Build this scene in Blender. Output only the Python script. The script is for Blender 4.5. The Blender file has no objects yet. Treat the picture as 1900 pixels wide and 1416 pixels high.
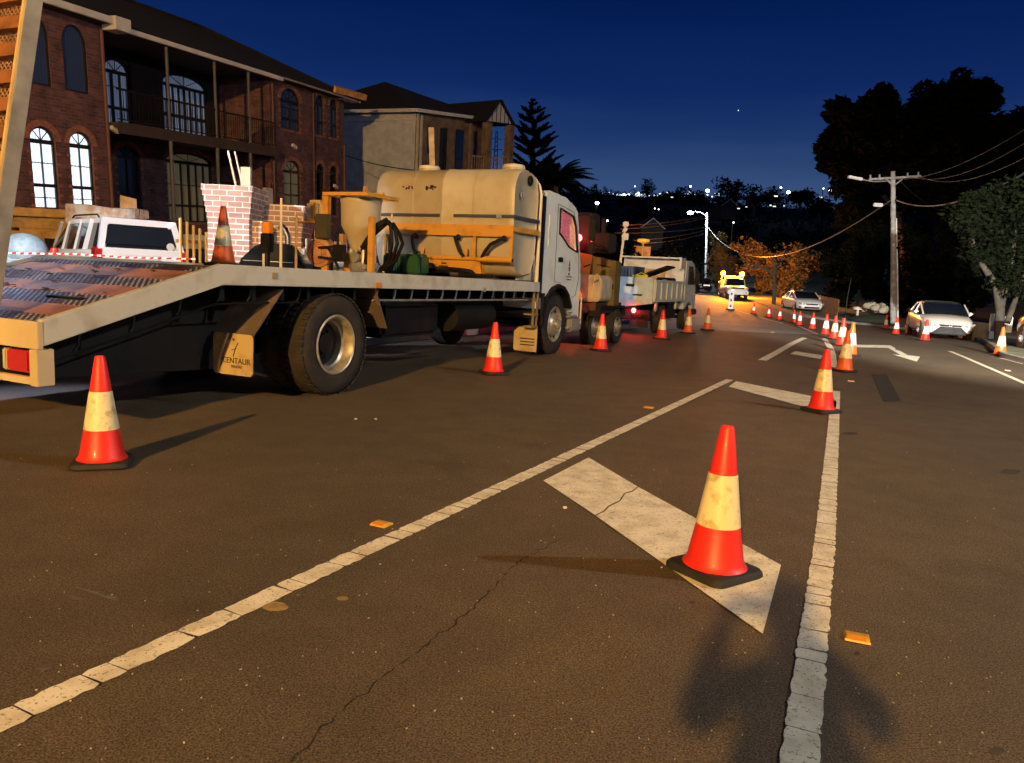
import bpy, bmesh, math, random
from mathutils import Vector, Matrix
from mathutils.geometry import tessellate_polygon
random.seed(7)
R = math.radians
scene = bpy.context.scene
col = scene.collection

# ------------------------------------------------------------------ camera
FPX, CAMH = 1424.0, 1.33
RHO, TH = math.atan(.0509), math.atan(196.9/FPX)
AX = Vector((1, 0, 0)); AU = Vector((0, math.sin(TH), math.cos(TH))); AF = Vector((0, math.cos(TH), -math.sin(TH)))
EYE = Vector((0, 0, CAMH))
cr = AX*math.cos(RHO)+AU*math.sin(RHO); cu = AU*math.cos(RHO)-AX*math.sin(RHO)
cam_d = bpy.data.cameras.new('camera'); cam = bpy.data.objects.new('camera', cam_d); col.objects.link(cam)
cam.matrix_world = Matrix(((cr.x, cu.x, -AF.x, EYE.x), (cr.y, cu.y, -AF.y, EYE.y), (cr.z, cu.z, -AF.z, EYE.z), (0, 0, 0, 1)))
cam_d.sensor_width = 36; cam_d.lens = 36*FPX/1900; cam_d.clip_end = 6000; cam_d.clip_start = .02
scene.camera = cam

# ------------------------------------------------------------------ world: clear dusk sky, deep blue overhead, paler low down
world = bpy.data.worlds.new("World"); scene.world = world; world.use_nodes = True
wn = world.node_tree.nodes; wl = world.node_tree.links; wn.clear()
wo = wn.new('ShaderNodeOutputWorld'); wb = wn.new('ShaderNodeBackground'); wr = wn.new('ShaderNodeValToRGB')
wt = wn.new('ShaderNodeTexCoord'); ws = wn.new('ShaderNodeSeparateXYZ'); wz = wn.new('ShaderNodeTexNoise')
wadd = wn.new('ShaderNodeMath'); wadd.operation = 'MULTIPLY_ADD'
wm = wn.new('ShaderNodeMapping'); wm.inputs['Scale'].default_value = (2, 2, 14)
wl.new(wt.outputs['Generated'], ws.inputs[0]); wl.new(wt.outputs['Generated'], wm.inputs[0]); wl.new(wm.outputs[0], wz.inputs['Vector'])
wz.inputs['Scale'].default_value = 1.6; wz.inputs['Detail'].default_value = 5
wl.new(wz.outputs['Fac'], wadd.inputs[0]); wadd.inputs[1].default_value = .05; wl.new(ws.outputs['Z'], wadd.inputs[2])
wl.new(wadd.outputs[0], wr.inputs[0]); wl.new(wr.outputs[0], wb.inputs[0]); wl.new(wb.outputs[0], wo.inputs[0])
e = wr.color_ramp.elements
e[0].position = 0.09; e[0].color = (.050, .098, .23, 1)
e[1].position = 0.70; e[1].color = (.0004, .0022, .018, 1)
for p, c in ((.15, (.034, .072, .185, 1)), (.20, (.013, .040, .145, 1)), (.25, (.0048, .0225, .118, 1)), (.355, (.0007, .0103, .076, 1)), (.48, (.0005, .0050, .040, 1))):
    q = e.new(p); q.color = c
wb.inputs[1].default_value = 1.0
scene.view_settings.view_transform = 'Standard'; scene.view_settings.look = 'None'
scene.view_settings.exposure = 0.0; scene.view_settings.gamma = 1
scene.cycles.use_denoising = True
scene.cycles.max_bounces = 6
scene.cycles.sample_clamp_indirect = 4

# ------------------------------------------------------------------ road frame and ground height
HD = Vector((.426, .905, 0)).normalized(); ND = Vector((HD.y, -HD.x, 0))      # along the road / to its right
R0 = Vector((-1.81, 7.92, 0))
def sl(s, l, z=0): return R0+HD*s+ND*l+Vector((0, 0, z))
KN = [(-400, 0), (0, 0), (19, 0), (25, -.10), (31, -.26), (38, -.40), (45, -.46), (52, -.32), (60, .02), (66, .28), (76, .5), (88, .8), (100, 2.1), (150, 7.5), (200, 15), (260, 24), (400, 43), (600, 62), (800, 66), (3000, 50)]
def base(y):
    for (a, za), (b, zb) in zip(KN, KN[1:]):
        if y <= b:
            t = (y-a)/(b-a); return za+(zb-za)*t
    return KN[-1][1]
def smooth(a, b, x):
    t = min(1, max(0, (x-a)/(b-a))); return t*t*(3-2*t)
def gz(x, y):
    b = .25*base(y-1.5)+.5*base(y)+.25*base(y+1.5)
    p = Vector((x, y, 0))-R0; s = p.dot(HD); l = p.dot(ND)
    k = 1-smooth(70, 120, y)
    if l < -3: b += (1-smooth(38, 62, y))*(.30*smooth(-3.6, -6.0, l)+(1.0+.075*max(0, min(s, 32)-5))*smooth(-8, -15, l))
    if l > 8.5: b += k*.5*smooth(8.5, 20, l)
    if y > 110: b += 1.5*math.sin(x*.021+1)*smooth(120, 300, y)
    return b
def ray(u, v):
    return (cr*(u-950)+cu*(708-v)+AF*FPX)
def G(u, v, dz=0):
    d = ray(u, v); d = d/d.y; y = 1.0
    while y < 900:
        p = EYE+d*y
        if p.z <= gz(p.x, p.y)+dz: break
        y += .05 if y < 30 else .2
    lo, hi = y-.2, y
    for _ in range(12):
        m = (lo+hi)/2; p = EYE+d*m
        if p.z <= gz(p.x, p.y)+dz: hi = m
        else: lo = m
    return EYE+d*hi
def P(u, v, Y):
    d = ray(u, v); return EYE+d*(Y/d.y)

# ------------------------------------------------------------------ mesh helper
class MB:
    def __init__(s): s.v = []; s.f = []; s.sm = []
    def add(s, vs, fs, sm=False):
        o = len(s.v); s.v += [Vector(p) for p in vs]
        for f in fs: s.f.append([i+o for i in f]); s.sm.append(sm)
        return s
    def box(s, x0, x1, y0, y1, z0, z1):
        s.add([(x, y, z) for z in (z0, z1) for y in (y0, y1) for x in (x0, x1)], [(0, 2, 3, 1), (4, 5, 7, 6), (0, 1, 5, 4), (2, 6, 7, 3), (0, 4, 6, 2), (1, 3, 7, 5)]); return s
    def bev(s, x0, x1, y0, y1, z0, z1, b=.02, n=2):
        bm = bmesh.new(); bmesh.ops.create_cube(bm, size=1)
        for v in bm.verts: v.co = Vector(((x0+x1)/2+v.co.x*(x1-x0), (y0+y1)/2+v.co.y*(y1-y0), (z0+z1)/2+v.co.z*(z1-z0)))
        bmesh.ops.bevel(bm, geom=bm.edges[:], offset=b, segments=n, affect='EDGES')
        bm.verts.index_update(); s.add([v.co.copy() for v in bm.verts], [[v.index for v in f.verts] for f in bm.faces], True); bm.free(); return s
    def obox(s, c, ax, ay, az):
        c = Vector(c); ax = Vector(ax); ay = Vector(ay); az = Vector(az)
        s.add([c+ax*i+ay*j+az*k for k in (-1, 1) for j in (-1, 1) for i in (-1, 1)], [(0, 2, 3, 1), (4, 5, 7, 6), (0, 1, 5, 4), (2, 6, 7, 3), (0, 4, 6, 2), (1, 3, 7, 5)]); return s
    def bar(s, a, b, w, h, up=(0, 0, 1)):
        a = Vector(a); b = Vector(b); d = (b-a); x = d.normalized(); u = Vector(up)
        y = u.cross(x)
        if y.length < 1e-4: y = Vector((0, 1, 0)).cross(x)
        y.normalize(); z = x.cross(y)
        return s.obox((a+b)/2, d/2, y*w/2, z*h/2)
    def prism(s, pts, fn, d0, d1):
        # pts: 2D outline, fn(a,b,d)->3D
        n = len(pts)
        tri = tessellate_polygon([[Vector((p[0], p[1], 0)) for p in pts]])
        vs = [fn(p[0], p[1], d0) for p in pts]+[fn(p[0], p[1], d1) for p in pts]
        fs = [tuple(t) for t in tri]+[tuple(i+n for i in t[::-1]) for t in tri]
        fs += [(i, (i+1) % n, (i+1) % n+n, i+n) for i in range(n)]
        return s.add(vs, fs)
    def xz(s, pts, y0, y1): return s.prism(pts, lambda a, b, d: Vector((a, d, b)), y0, y1)
    def yz(s, pts, x0, x1): return s.prism(pts, lambda a, b, d: Vector((d, a, b)), x0, x1)
    def xy(s, pts, z0, z1): return s.prism(pts, lambda a, b, d: Vector((a, b, d)), z0, z1)
    def cyl(s, a, b, r0, r1=None, n=16, cap=True):
        r1 = r0 if r1 is None else r1
        a = Vector(a); b = Vector(b); x = (b-a).normalized()
        y = x.orthogonal().normalized(); z = x.cross(y)
        vs = []
        for c, r in ((a, r0), (b, r1)):
            vs += [c+(y*math.cos(2*math.pi*i/n)+z*math.sin(2*math.pi*i/n))*r for i in range(n)]
        s.add(vs, [(i, (i+1) % n, (i+1) % n+n, i+n) for i in range(n)], True)
        if cap: s.add(vs, [tuple(range(n))[::-1], tuple(range(n, 2*n))])
        return s
    def tube(s, pts, r, n=8, r1=None):
        pts = [Vector(p) for p in pts]; m = len(pts); r1 = r if r1 is None else r1
        pv = None; vs = []
        for i, p in enumerate(pts):
            d = (pts[min(i+1, m-1)]-pts[max(i-1, 0)]).normalized()
            y = d.orthogonal().normalized() if pv is None else (pv-d*pv.dot(d)).normalized()
            pv = y; z = d.cross(y); rr = r+(r1-r)*i/(m-1)
            vs += [p+(y*math.cos(2*math.pi*k/n)+z*math.sin(2*math.pi*k/n))*rr for k in range(n)]
        fs = [(i*n+k, i*n+(k+1) % n, (i+1)*n+(k+1) % n, (i+1)*n+k) for i in range(m-1) for k in range(n)]
        s.add(vs, fs, True); s.add(vs, [tuple(range(n))[::-1], tuple(range((m-1)*n, m*n))]); return s
    def lathe(s, prof, c, axis=(0, 0, 1), n=24, ex=None):
        # prof: (radius, height along axis)
        c = Vector(c); x = Vector(axis).normalized(); y = (Vector(ex) if ex else x.orthogonal()).normalized(); z = x.cross(y)
        vs = []
        for r, h in prof: vs += [c+x*h+(y*math.cos(2*math.pi*i/n)+z*math.sin(2*math.pi*i/n))*r for i in range(n)]
        m = len(prof)
        s.add(vs, [(i*n+k, i*n+(k+1) % n, (i+1)*n+(k+1) % n, (i+1)*n+k) for i in range(m-1) for k in range(n)], True); return s
    def sphere(s, c, r, n=12, sc=(1, 1, 1)):
        c = Vector(c); vs = []; m = n//2
        for i in range(m+1):
            t = math.pi*i/m
            for k in range(n):
                a = 2*math.pi*k/n; vs.append(c+Vector((math.sin(t)*math.cos(a)*r*sc[0], math.sin(t)*math.sin(a)*r*sc[1], math.cos(t)*r*sc[2])))
        s.add(vs, [(i*n+k, (i+1)*n+k, (i+1)*n+(k+1) % n, i*n+(k+1) % n) for i in range(m) for k in range(n)], True); return s
    def loft(s, rings, close=True, caps=True, sm=True):
        n = len(rings[0]); vs = [Vector(p) for r in rings for p in r]
        kk = n if close else n-1
        s.add(vs, [(i*n+k, i*n+(k+1) % n, (i+1)*n+(k+1) % n, (i+1)*n+k) for i in range(len(rings)-1) for k in range(kk)], sm)
        if caps: s.add(vs, [tuple(range(n))[::-1], tuple(range((len(rings)-1)*n, len(rings)*n))])
        return s
    def build(s, name, mat, parent=None, ang=35, bevel=0):
        me = bpy.data.meshes.new(name); me.from_pydata(s.v, [], s.f)
        me.materials.append(mat)
        bm = bmesh.new(); bm.from_mesh(me); bmesh.ops.remove_doubles(bm, verts=bm.verts, dist=1e-5)
        if len(bm.faces) < 60000: bmesh.ops.recalc_face_normals(bm, faces=bm.faces)
        if bevel: bmesh.ops.bevel(bm, geom=[e_ for e_ in bm.edges if len(e_.link_faces) == 2 and e_.calc_face_angle(0) > .6], offset=bevel, segments=2, affect='EDGES')
        uvl = bm.loops.layers.uv.new('UV')
        for f in bm.faces:
            a = [abs(c) for c in f.normal]; k = a.index(max(a))
            for lp in f.loops:
                c = lp.vert.co; lp[uvl].uv = (c.y, c.z) if k == 0 else (c.x, c.z) if k == 1 else (c.x, c.y)
            f.smooth = True
        bm.to_mesh(me); bm.free()
        me.set_sharp_from_angle(angle=R(ang))
        o = bpy.data.objects.new(name, me); col.objects.link(o)
        if parent: o.parent = parent
        return o
def tag(o, label=None, cat=None, group=None, kind=None):
    if label: o['label'] = label
    if cat: o['category'] = cat
    if group: o['group'] = group
    if kind: o['kind'] = kind
    return o
def empty(name, loc=(0, 0, 0), rz=0, label=None, cat=None, group=None, mw=None):
    o = bpy.data.objects.new(name, None); col.objects.link(o); o.empty_display_size = .2
    if mw is not None: o.matrix_world = mw
    else: o.location = loc; o.rotation_euler = (0, 0, rz)
    return tag(o, label, cat, group)
def copy_tree(o, parent=None):
    c = o.copy(); col.objects.link(c)
    if parent: c.parent = parent
    for ch in [x for x in bpy.data.objects if x.parent == o]: copy_tree(ch, c)
    return c
def frame(origin, x, z=(0, 0, 1)):
    x = Vector(x).normalized(); z = Vector(z); y = z.cross(x).normalized(); z = x.cross(y)
    o = Vector(origin)
    return Matrix(((x.x, y.x, z.x, o.x), (x.y, y.y, z.y, o.y), (x.z, y.z, z.z, o.z), (0, 0, 0, 1)))
def text(s, size, name, mat, parent, mw, ext=.002, align='CENTER'):
    cu_ = bpy.data.curves.new(name, 'FONT'); cu_.body = s; cu_.size = size; cu_.extrude = ext; cu_.align_x = align; cu_.align_y = 'CENTER'
    to = bpy.data.objects.new(name, cu_); col.objects.link(to); bpy.context.view_layer.update()
    me = bpy.data.meshes.new_from_object(to.evaluated_get(bpy.context.evaluated_depsgraph_get()))
    bpy.data.objects.remove(to)
    me.transform(mw); me.name = name
    o = bpy.data.objects.new(name, me); col.objects.link(o); me.materials.clear(); me.materials.append(mat)
    if parent: o.parent = parent
    return o

# ------------------------------------------------------------------ materials
MATS = {}
def pm(name, c, rough=.6, metal=0, var=.25, scale=3, c2=None, thr=None, bump=0, bscale=40, coat=0, emis=None, es=0, trans=0, alpha=None, spec=.5):
    if name in MATS: return MATS[name]
    m = bpy.data.materials.new(name); m.use_nodes = True; nt = m.node_tree; N = nt.nodes; L = nt.links
    b = N['Principled BSDF']; b.inputs['Roughness'].default_value = rough; b.inputs['Metallic'].default_value = metal
    b.inputs['Specular IOR Level'].default_value = spec
    tc = N.new('ShaderNodeTexCoord'); nz = N.new('ShaderNodeTexNoise'); nz.inputs['Scale'].default_value = scale; nz.inputs['Detail'].default_value = 6
    L.new(tc.outputs['Object'], nz.inputs['Vector'])
    rp = N.new('ShaderNodeValToRGB'); L.new(nz.outputs['Fac'], rp.inputs[0]); L.new(rp.outputs[0], b.inputs['Base Color'])
    c = tuple(c)
    if c2 is None:
        rp.color_ramp.elements[0].position = .3; rp.color_ramp.elements[1].position = .7
        rp.color_ramp.elements[0].color = tuple(x*(1-var) for x in c)+(1,); rp.color_ramp.elements[1].color = tuple(min(1, x*(1+var*.6)) for x in c)+(1,)
    else:
        t0, t1 = thr or (.52, .62)
        rp.color_ramp.elements[0].position = t0; rp.color_ramp.elements[1].position = t1
        rp.color_ramp.elements[0].color = c+(1,); rp.color_ramp.elements[1].color = tuple(c2)+(1,)
    if coat: b.inputs['Coat Weight'].default_value = coat; b.inputs['Coat Roughness'].default_value = .08
    if emis: b.inputs['Emission Color'].default_value = tuple(emis)+(1,); b.inputs['Emission Strength'].default_value = es
    if trans: b.inputs['Transmission Weight'].default_value = trans
    if bump:
        nb = N.new('ShaderNodeTexNoise'); nb.inputs['Scale'].default_value = bscale; nb.inputs['Detail'].default_value = 4
        L.new(tc.outputs['Object'], nb.inputs['Vector']); bp = N.new('ShaderNodeBump'); bp.inputs['Strength'].default_value = bump; bp.inputs['Distance'].default_value = .01
        L.new(nb.outputs['Fac'], bp.inputs['Height']); L.new(bp.outputs[0], b.inputs['Normal'])
    MATS[name] = m; return m
def em(name, c, s):
    if name in MATS: return MATS[name]
    m = bpy.data.materials.new(name); m.use_nodes = True; b = m.node_tree.nodes['Principled BSDF']
    b.inputs['Base Color'].default_value = tuple(min(1, x) for x in c)+(1,); b.inputs['Emission Color'].default_value = tuple(c)+(1,); b.inputs['Emission Strength'].default_value = s
    MATS[name] = m; return m
def asphalt(name, ca, cb, spk=.34):
    m = bpy.data.materials.new(name); m.use_nodes = True; nt = m.node_tree; N = nt.nodes; L = nt.links; b = N['Principled BSDF']
    tc = N.new('ShaderNodeTexCoord')
    def noise(sc, det=5):
        n = N.new('ShaderNodeTexNoise'); n.inputs['Scale'].default_value = sc; n.inputs['Detail'].default_value = det; L.new(tc.outputs['Object'], n.inputs['Vector']); return n
    def mix(f, a, c, bt='MIX'):
        x = N.new('ShaderNodeMix'); x.data_type = 'RGBA'; x.blend_type = bt
        if isinstance(f, float): x.inputs[0].default_value = f
        else: L.new(f, x.inputs[0])
        for k, val in ((6, a), (7, c)):
            if isinstance(val, tuple): x.inputs[k].default_value = val+(1,)
            else: L.new(val, x.inputs[k])
        return x.outputs[2]
    def ramp(src, a, c):
        r = N.new('ShaderNodeMapRange'); r.inputs['From Min'].default_value = a; r.inputs['From Max'].default_value = c; L.new(src, r.inputs['Value']); return r.outputs[0]
    base_c = mix(ramp(noise(.55).outputs['Fac'], .35, .65), ca, cb)
    g = mix(ramp(noise(150, 2).outputs['Fac'], .34, .68), (.30, .30, .30), (1.75, 1.75, 1.75))
    c1 = mix(1.0, base_c, g, 'MULTIPLY')
    sm = mix(ramp(noise(3.2).outputs['Fac'], .42, .6), (.92, .92, .92), (1.05, 1.05, 1.05)); c1 = mix(1.0, c1, sm, 'MULTIPLY')
    lg = mix(ramp(noise(.16, 3).outputs['Fac'], .38, .62), (.84, .86, .88), (1.10, 1.08, 1.05)); c1 = mix(1.0, c1, lg, 'MULTIPLY')
    st = mix(ramp(noise(1.3, 8).outputs['Fac'], .60, .72), (1, 1, 1), (.72, .70, .68)); c1 = mix(1.0, c1, st, 'MULTIPLY')
    vo = N.new('ShaderNodeTexVoronoi'); vo.inputs['Scale'].default_value = 85; L.new(tc.outputs['Object'], vo.inputs['Vector'])
    sc = N.new('ShaderNodeSeparateColor'); L.new(vo.outputs['Color'], sc.inputs[0])
    a1 = N.new('ShaderNodeMath'); a1.operation = 'GREATER_THAN'; a1.inputs[1].default_value = .93; L.new(sc.outputs[0], a1.inputs[0])
    a2 = N.new('ShaderNodeMath'); a2.operation = 'LESS_THAN'; a2.inputs[1].default_value = .17; L.new(vo.outputs['Distance'], a2.inputs[0])
    a3 = N.new('ShaderNodeMath'); a3.operation = 'MULTIPLY'; L.new(a1.outputs[0], a3.inputs[0]); L.new(a2.outputs[0], a3.inputs[1])
    a4 = N.new('ShaderNodeMath'); a4.operation = 'MULTIPLY'; L.new(a3.outputs[0], a4.inputs[0]); L.new(sc.outputs[1], a4.inputs[1])
    c2 = mix(a4.outputs[0], c1, (spk, spk*.9, spk*.75))
    L.new(c2, b.inputs['Base Color']); b.inputs['Roughness'].default_value = .72; b.inputs['Specular IOR Level'].default_value = .35
    bp = N.new('ShaderNodeBump'); bp.inputs['Strength'].default_value = .55; bp.inputs['Distance'].default_value = .006
    L.new(noise(140, 4).outputs['Fac'], bp.inputs['Height']); L.new(bp.outputs[0], b.inputs['Normal'])
    MATS[name] = m; return m
def brick(name, c1, c2, mort, bw=.24, rh=.086, rough=.85, var=.5):
    m = bpy.data.materials.new(name); m.use_nodes = True; nt = m.node_tree; N = nt.nodes; L = nt.links; b = N['Principled BSDF']
    tc = N.new('ShaderNodeTexCoord'); t = N.new('ShaderNodeTexBrick'); L.new(tc.outputs['UV'], t.inputs['Vector'])
    t.inputs['Scale'].default_value = 1; t.inputs['Brick Width'].default_value = bw; t.inputs['Row Height'].default_value = rh; t.inputs['Mortar Size'].default_value = .009
    t.inputs['Color1'].default_value = tuple(c1)+(1,); t.inputs['Color2'].default_value = tuple(c2)+(1,); t.inputs['Mortar'].default_value = tuple(mort)+(1,)
    nz = N.new('ShaderNodeTexNoise'); nz.inputs['Scale'].default_value = 2.2; nz.inputs['Detail'].default_value = 7; L.new(tc.outputs['Object'], nz.inputs['Vector'])
    mr = N.new('ShaderNodeMapRange'); mr.inputs['From Min'].default_value = .3; mr.inputs['From Max'].default_value = .7; mr.inputs['To Min'].default_value = 1-var; mr.inputs['To Max'].default_value = 1+var*.6; L.new(nz.outputs['Fac'], mr.inputs['Value'])
    x = N.new('ShaderNodeMix'); x.data_type = 'RGBA'; x.blend_type = 'MULTIPLY'; x.inputs[0].default_value = 1; L.new(t.outputs['Color'], x.inputs[6]); L.new(mr.outputs[0], x.inputs[7])
    L.new(x.outputs[2], b.inputs['Base Color']); b.inputs['Roughness'].default_value = rough
    bp = N.new('ShaderNodeBump'); bp.inputs['Strength'].default_value = .5; bp.inputs['Distance'].default_value = .01; bp.invert = True; L.new(t.outputs['Fac'], bp.inputs['Height']); L.new(bp.outputs[0], b.inputs['Normal'])
    MATS[name] = m; return m
def checker_plate(name):
    m = bpy.data.materials.new(name); m.use_nodes = True; nt = m.node_tree; N = nt.nodes; L = nt.links; b = N['Principled BSDF']
    tc = N.new('ShaderNodeTexCoord')
    def wave(rot):
        mp = N.new('ShaderNodeMapping'); mp.inputs['Rotation'].default_value = (0, 0, rot); L.new(tc.outputs['Object'], mp.inputs[0])
        w = N.new('ShaderNodeTexWave'); w.inputs['Scale'].default_value = 7.5; L.new(mp.outputs[0], w.inputs['Vector']); return w
    a = wave(R(45)); c = wave(R(-45)); mu = N.new('ShaderNodeMath'); mu.operation = 'MULTIPLY'; L.new(a.outputs['Fac'], mu.inputs[0]); L.new(c.outputs['Fac'], mu.inputs[1])
    mr = N.new('ShaderNodeMapRange'); mr.inputs['From Min'].default_value = .35; mr.inputs['From Max'].default_value = .6; L.new(mu.outputs[0], mr.inputs['Value'])
    x = N.new('ShaderNodeMix'); x.data_type = 'RGBA'; x.inputs[6].default_value = (.06, .05, .045, 1); x.inputs[7].default_value = (.80, .78, .80, 1); L.new(mr.outputs[0], x.inputs[0])
    nz = N.new('ShaderNodeTexNoise'); nz.inputs['Scale'].default_value = 3; nz.inputs['Detail'].default_value = 6; L.new(tc.outputs['Object'], nz.inputs['Vector'])
    m2 = N.new('ShaderNodeMapRange'); m2.inputs['From Min'].default_value = .52; m2.inputs['From Max'].default_value = .62; L.new(nz.outputs['Fac'], m2.inputs['Value'])
    y = N.new('ShaderNodeMix'); y.data_type = 'RGBA'; L.new(m2.outputs[0], y.inputs[0]); L.new(x.outputs[2], y.inputs[6]); y.inputs[7].default_value = (.07, .035, .018, 1)
    L.new(y.outputs[2], b.inputs['Base Color']); b.inputs['Metallic'].default_value = .35; b.inputs['Roughness'].default_value = .35
    bp = N.new('ShaderNodeBump'); bp.inputs['Strength'].default_value = .8; bp.inputs['Distance'].default_value = .01; L.new(mr.outputs[0], bp.inputs['Height']); L.new(bp.outputs[0], b.inputs['Normal'])
    MATS[name] = m; return m

ASPH = asphalt('worn_asphalt', (.112, .082, .050), (.140, .100, .058))
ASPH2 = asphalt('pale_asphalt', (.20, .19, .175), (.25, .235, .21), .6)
def road_paint(name, c, grime, pit):
    m = bpy.data.materials.new(name); m.use_nodes = True; nt = m.node_tree; N = nt.nodes; L = nt.links; b = N['Principled BSDF']; tc = N.new('ShaderNodeTexCoord')
    def nz(sc, det, lo, hi):
        n = N.new('ShaderNodeTexNoise'); n.inputs['Scale'].default_value = sc; n.inputs['Detail'].default_value = det; L.new(tc.outputs['Object'], n.inputs['Vector'])
        r = N.new('ShaderNodeMapRange'); r.inputs['From Min'].default_value = lo; r.inputs['From Max'].default_value = hi; L.new(n.outputs['Fac'], r.inputs['Value']); return r.outputs[0]
    def mx(f, a, d):
        x = N.new('ShaderNodeMix'); x.data_type = 'RGBA'; L.new(f, x.inputs[0])
        for k, v in ((6, a), (7, d)):
            if isinstance(v, tuple): x.inputs[k].default_value = v+(1,)
            else: L.new(v, x.inputs[k])
        return x.outputs[2]
    c1 = mx(nz(7, 6, .42, .72), c, grime); c2 = mx(nz(95, 3, .60, .68), c1, pit); c3 = mx(nz(30, 5, .62, .70), c2, tuple(x*.6 for x in grime))
    L.new(c3, b.inputs['Base Color']); b.inputs['Roughness'].default_value = .75
    bp = N.new('ShaderNodeBump'); bp.inputs['Strength'].default_value = .5; bp.inputs['Distance'].default_value = .004; L.new(nz(120, 4, 0, 1), bp.inputs['Height']); L.new(bp.outputs[0], b.inputs['Normal'])
    MATS[name] = m; return m
PAINT = road_paint('road_paint', (.86, .78, .60), (.60, .51, .35), (.30, .22, .12))
CONC = pm('concrete', (.36, .36, .35), .85, scale=2, var=.3, bump=.3, bscale=60)
GRASS = pm('verge_grass', (.21, .22, .12), .95, scale=1.5, var=.45, bump=.8, bscale=25)
DARKG = pm('dark_ground', (.018, .024, .013), 1, scale=.1, var=.5)
WHT = pm('white_truck_paint', (.74, .77, .74), .38, scale=2.6, c2=(.56, .54, .47), thr=(.5, .8), coat=.35)
RAIL = pm('cream_rail_paint', (.56, .54, .46), .5, scale=4.5, c2=(.36, .30, .21), thr=(.5, .8), bump=.1)
YEL = pm('yellow_paint', (.62, .30, .035), .45, scale=5, c2=(.30, .14, .03), thr=(.52, .8), bump=.1)
YEL2 = pm('pale_yellow_paint', (.66, .46, .17), .5, scale=4, var=.25)
TANKM = pm('cream_polyethylene', (.47, .40, .27), .42, scale=3.5, c2=(.39, .30, .18), thr=(.45, .8), bump=.12, bscale=9)
BLK = pm('black_steel', (.008, .0075, .007), .6, scale=5, var=.5, spec=.25)
RUB = pm('tyre_rubber', (.020, .016, .013), .85, scale=7, c2=(.040, .028, .018), thr=(.45, .7), bump=.25, bscale=60)
RIM = pm('dusty_steel_rim', (.48, .43, .34), .40, metal=.5, scale=9, var=.4)
CHR = pm('bright_steel', (.7, .7, .7), .22, metal=1, var=.1)
GAL = pm('galvanised_steel', (.45, .45, .44), .45, metal=.6, scale=8, var=.3)
GLASS = pm('dark_glass', (.012, .015, .02), .06, var=.1, spec=.7)
RED_P = pm('red_lens', (.45, .012, .012), .2, var=.1, coat=.5)
AMB_P = pm('amber_lens', (.75, .24, .02), .2, var=.1, coat=.5)
TIMB = pm('pine_timber', (.50, .31, .13), .8, scale=6, var=.35, bump=.2)
BOARD = pm('brown_deck_board', (.30, .115, .035), .75, scale=4, c2=(.10, .038, .015), thr=(.45, .7), bump=.4, bscale=25)
MUD = pm('dark_mud', (.045, .026, .014), .95, scale=9, var=.5, bump=.9, bscale=30)
CONE_R = pm('red_orange_cone', (.80, .024, .008), .48, scale=7, c2=(.42, .030, .014), thr=(.56, .85), coat=.06, bump=.08, bscale=30)
CONE_O = pm('faded_orange_cone', (.70, .115, .015), .45, scale=7, c2=(.36, .075, .02), thr=(.5, .8), bump=.08, bscale=30)
CONE_B = pm('cone_rubber', (.018, .016, .014), .75, var=.4, scale=8, bump=.2)
BAND = pm('cone_sleeve', (.84, .72, .42), .35, scale=16, c2=(.52, .40, .16), thr=(.52, .68), bump=.15, bscale=90)
BANDW = pm('clean_cone_sleeve', (.92, .92, .90), .35, scale=12, var=.06)
BRICK = brick('red_brick', (.18, .062, .064), (.088, .034, .038), (.12, .095, .09))
BRICK2 = brick('pale_red_brick', (.44, .25, .20), (.33, .20, .17), (.78, .74, .70), .24, .086, var=.3)
BRICKC = brick('cream_brick', (.60, .62, .64), (.54, .56, .58), (.50, .50, .50), var=.2)
QUOIN = pm('brick_soldier_course', (.30, .12, .08), .85, scale=5, var=.5)
ROOF = pm('dark_roof_tiles', (.007, .006, .006), .9, scale=2, var=.5, bump=.5, bscale=12)
FASC = pm('white_fascia', (.62, .60, .56), .6, var=.15)
FRM = pm('black_window_frame', (.015, .014, .014), .4)
LEAF = pm('dark_leaves', (.0032, .0048, .0022), .95, scale=2, var=.5, spec=.05)
LEAF3 = pm('glow_tinted_leaves', (.080, .058, .025), .85, scale=2, var=.4, spec=.1)  # beacon and street lamp glow is partly put into this leaf colour
LEAF2 = pm('olive_leaves', (.0065, .0095, .0035), .9, scale=2, var=.5, spec=.08)
BARK = pm('grey_bark', (.062, .052, .040), .9, scale=6, var=.5, bump=.8, bscale=18)

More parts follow.
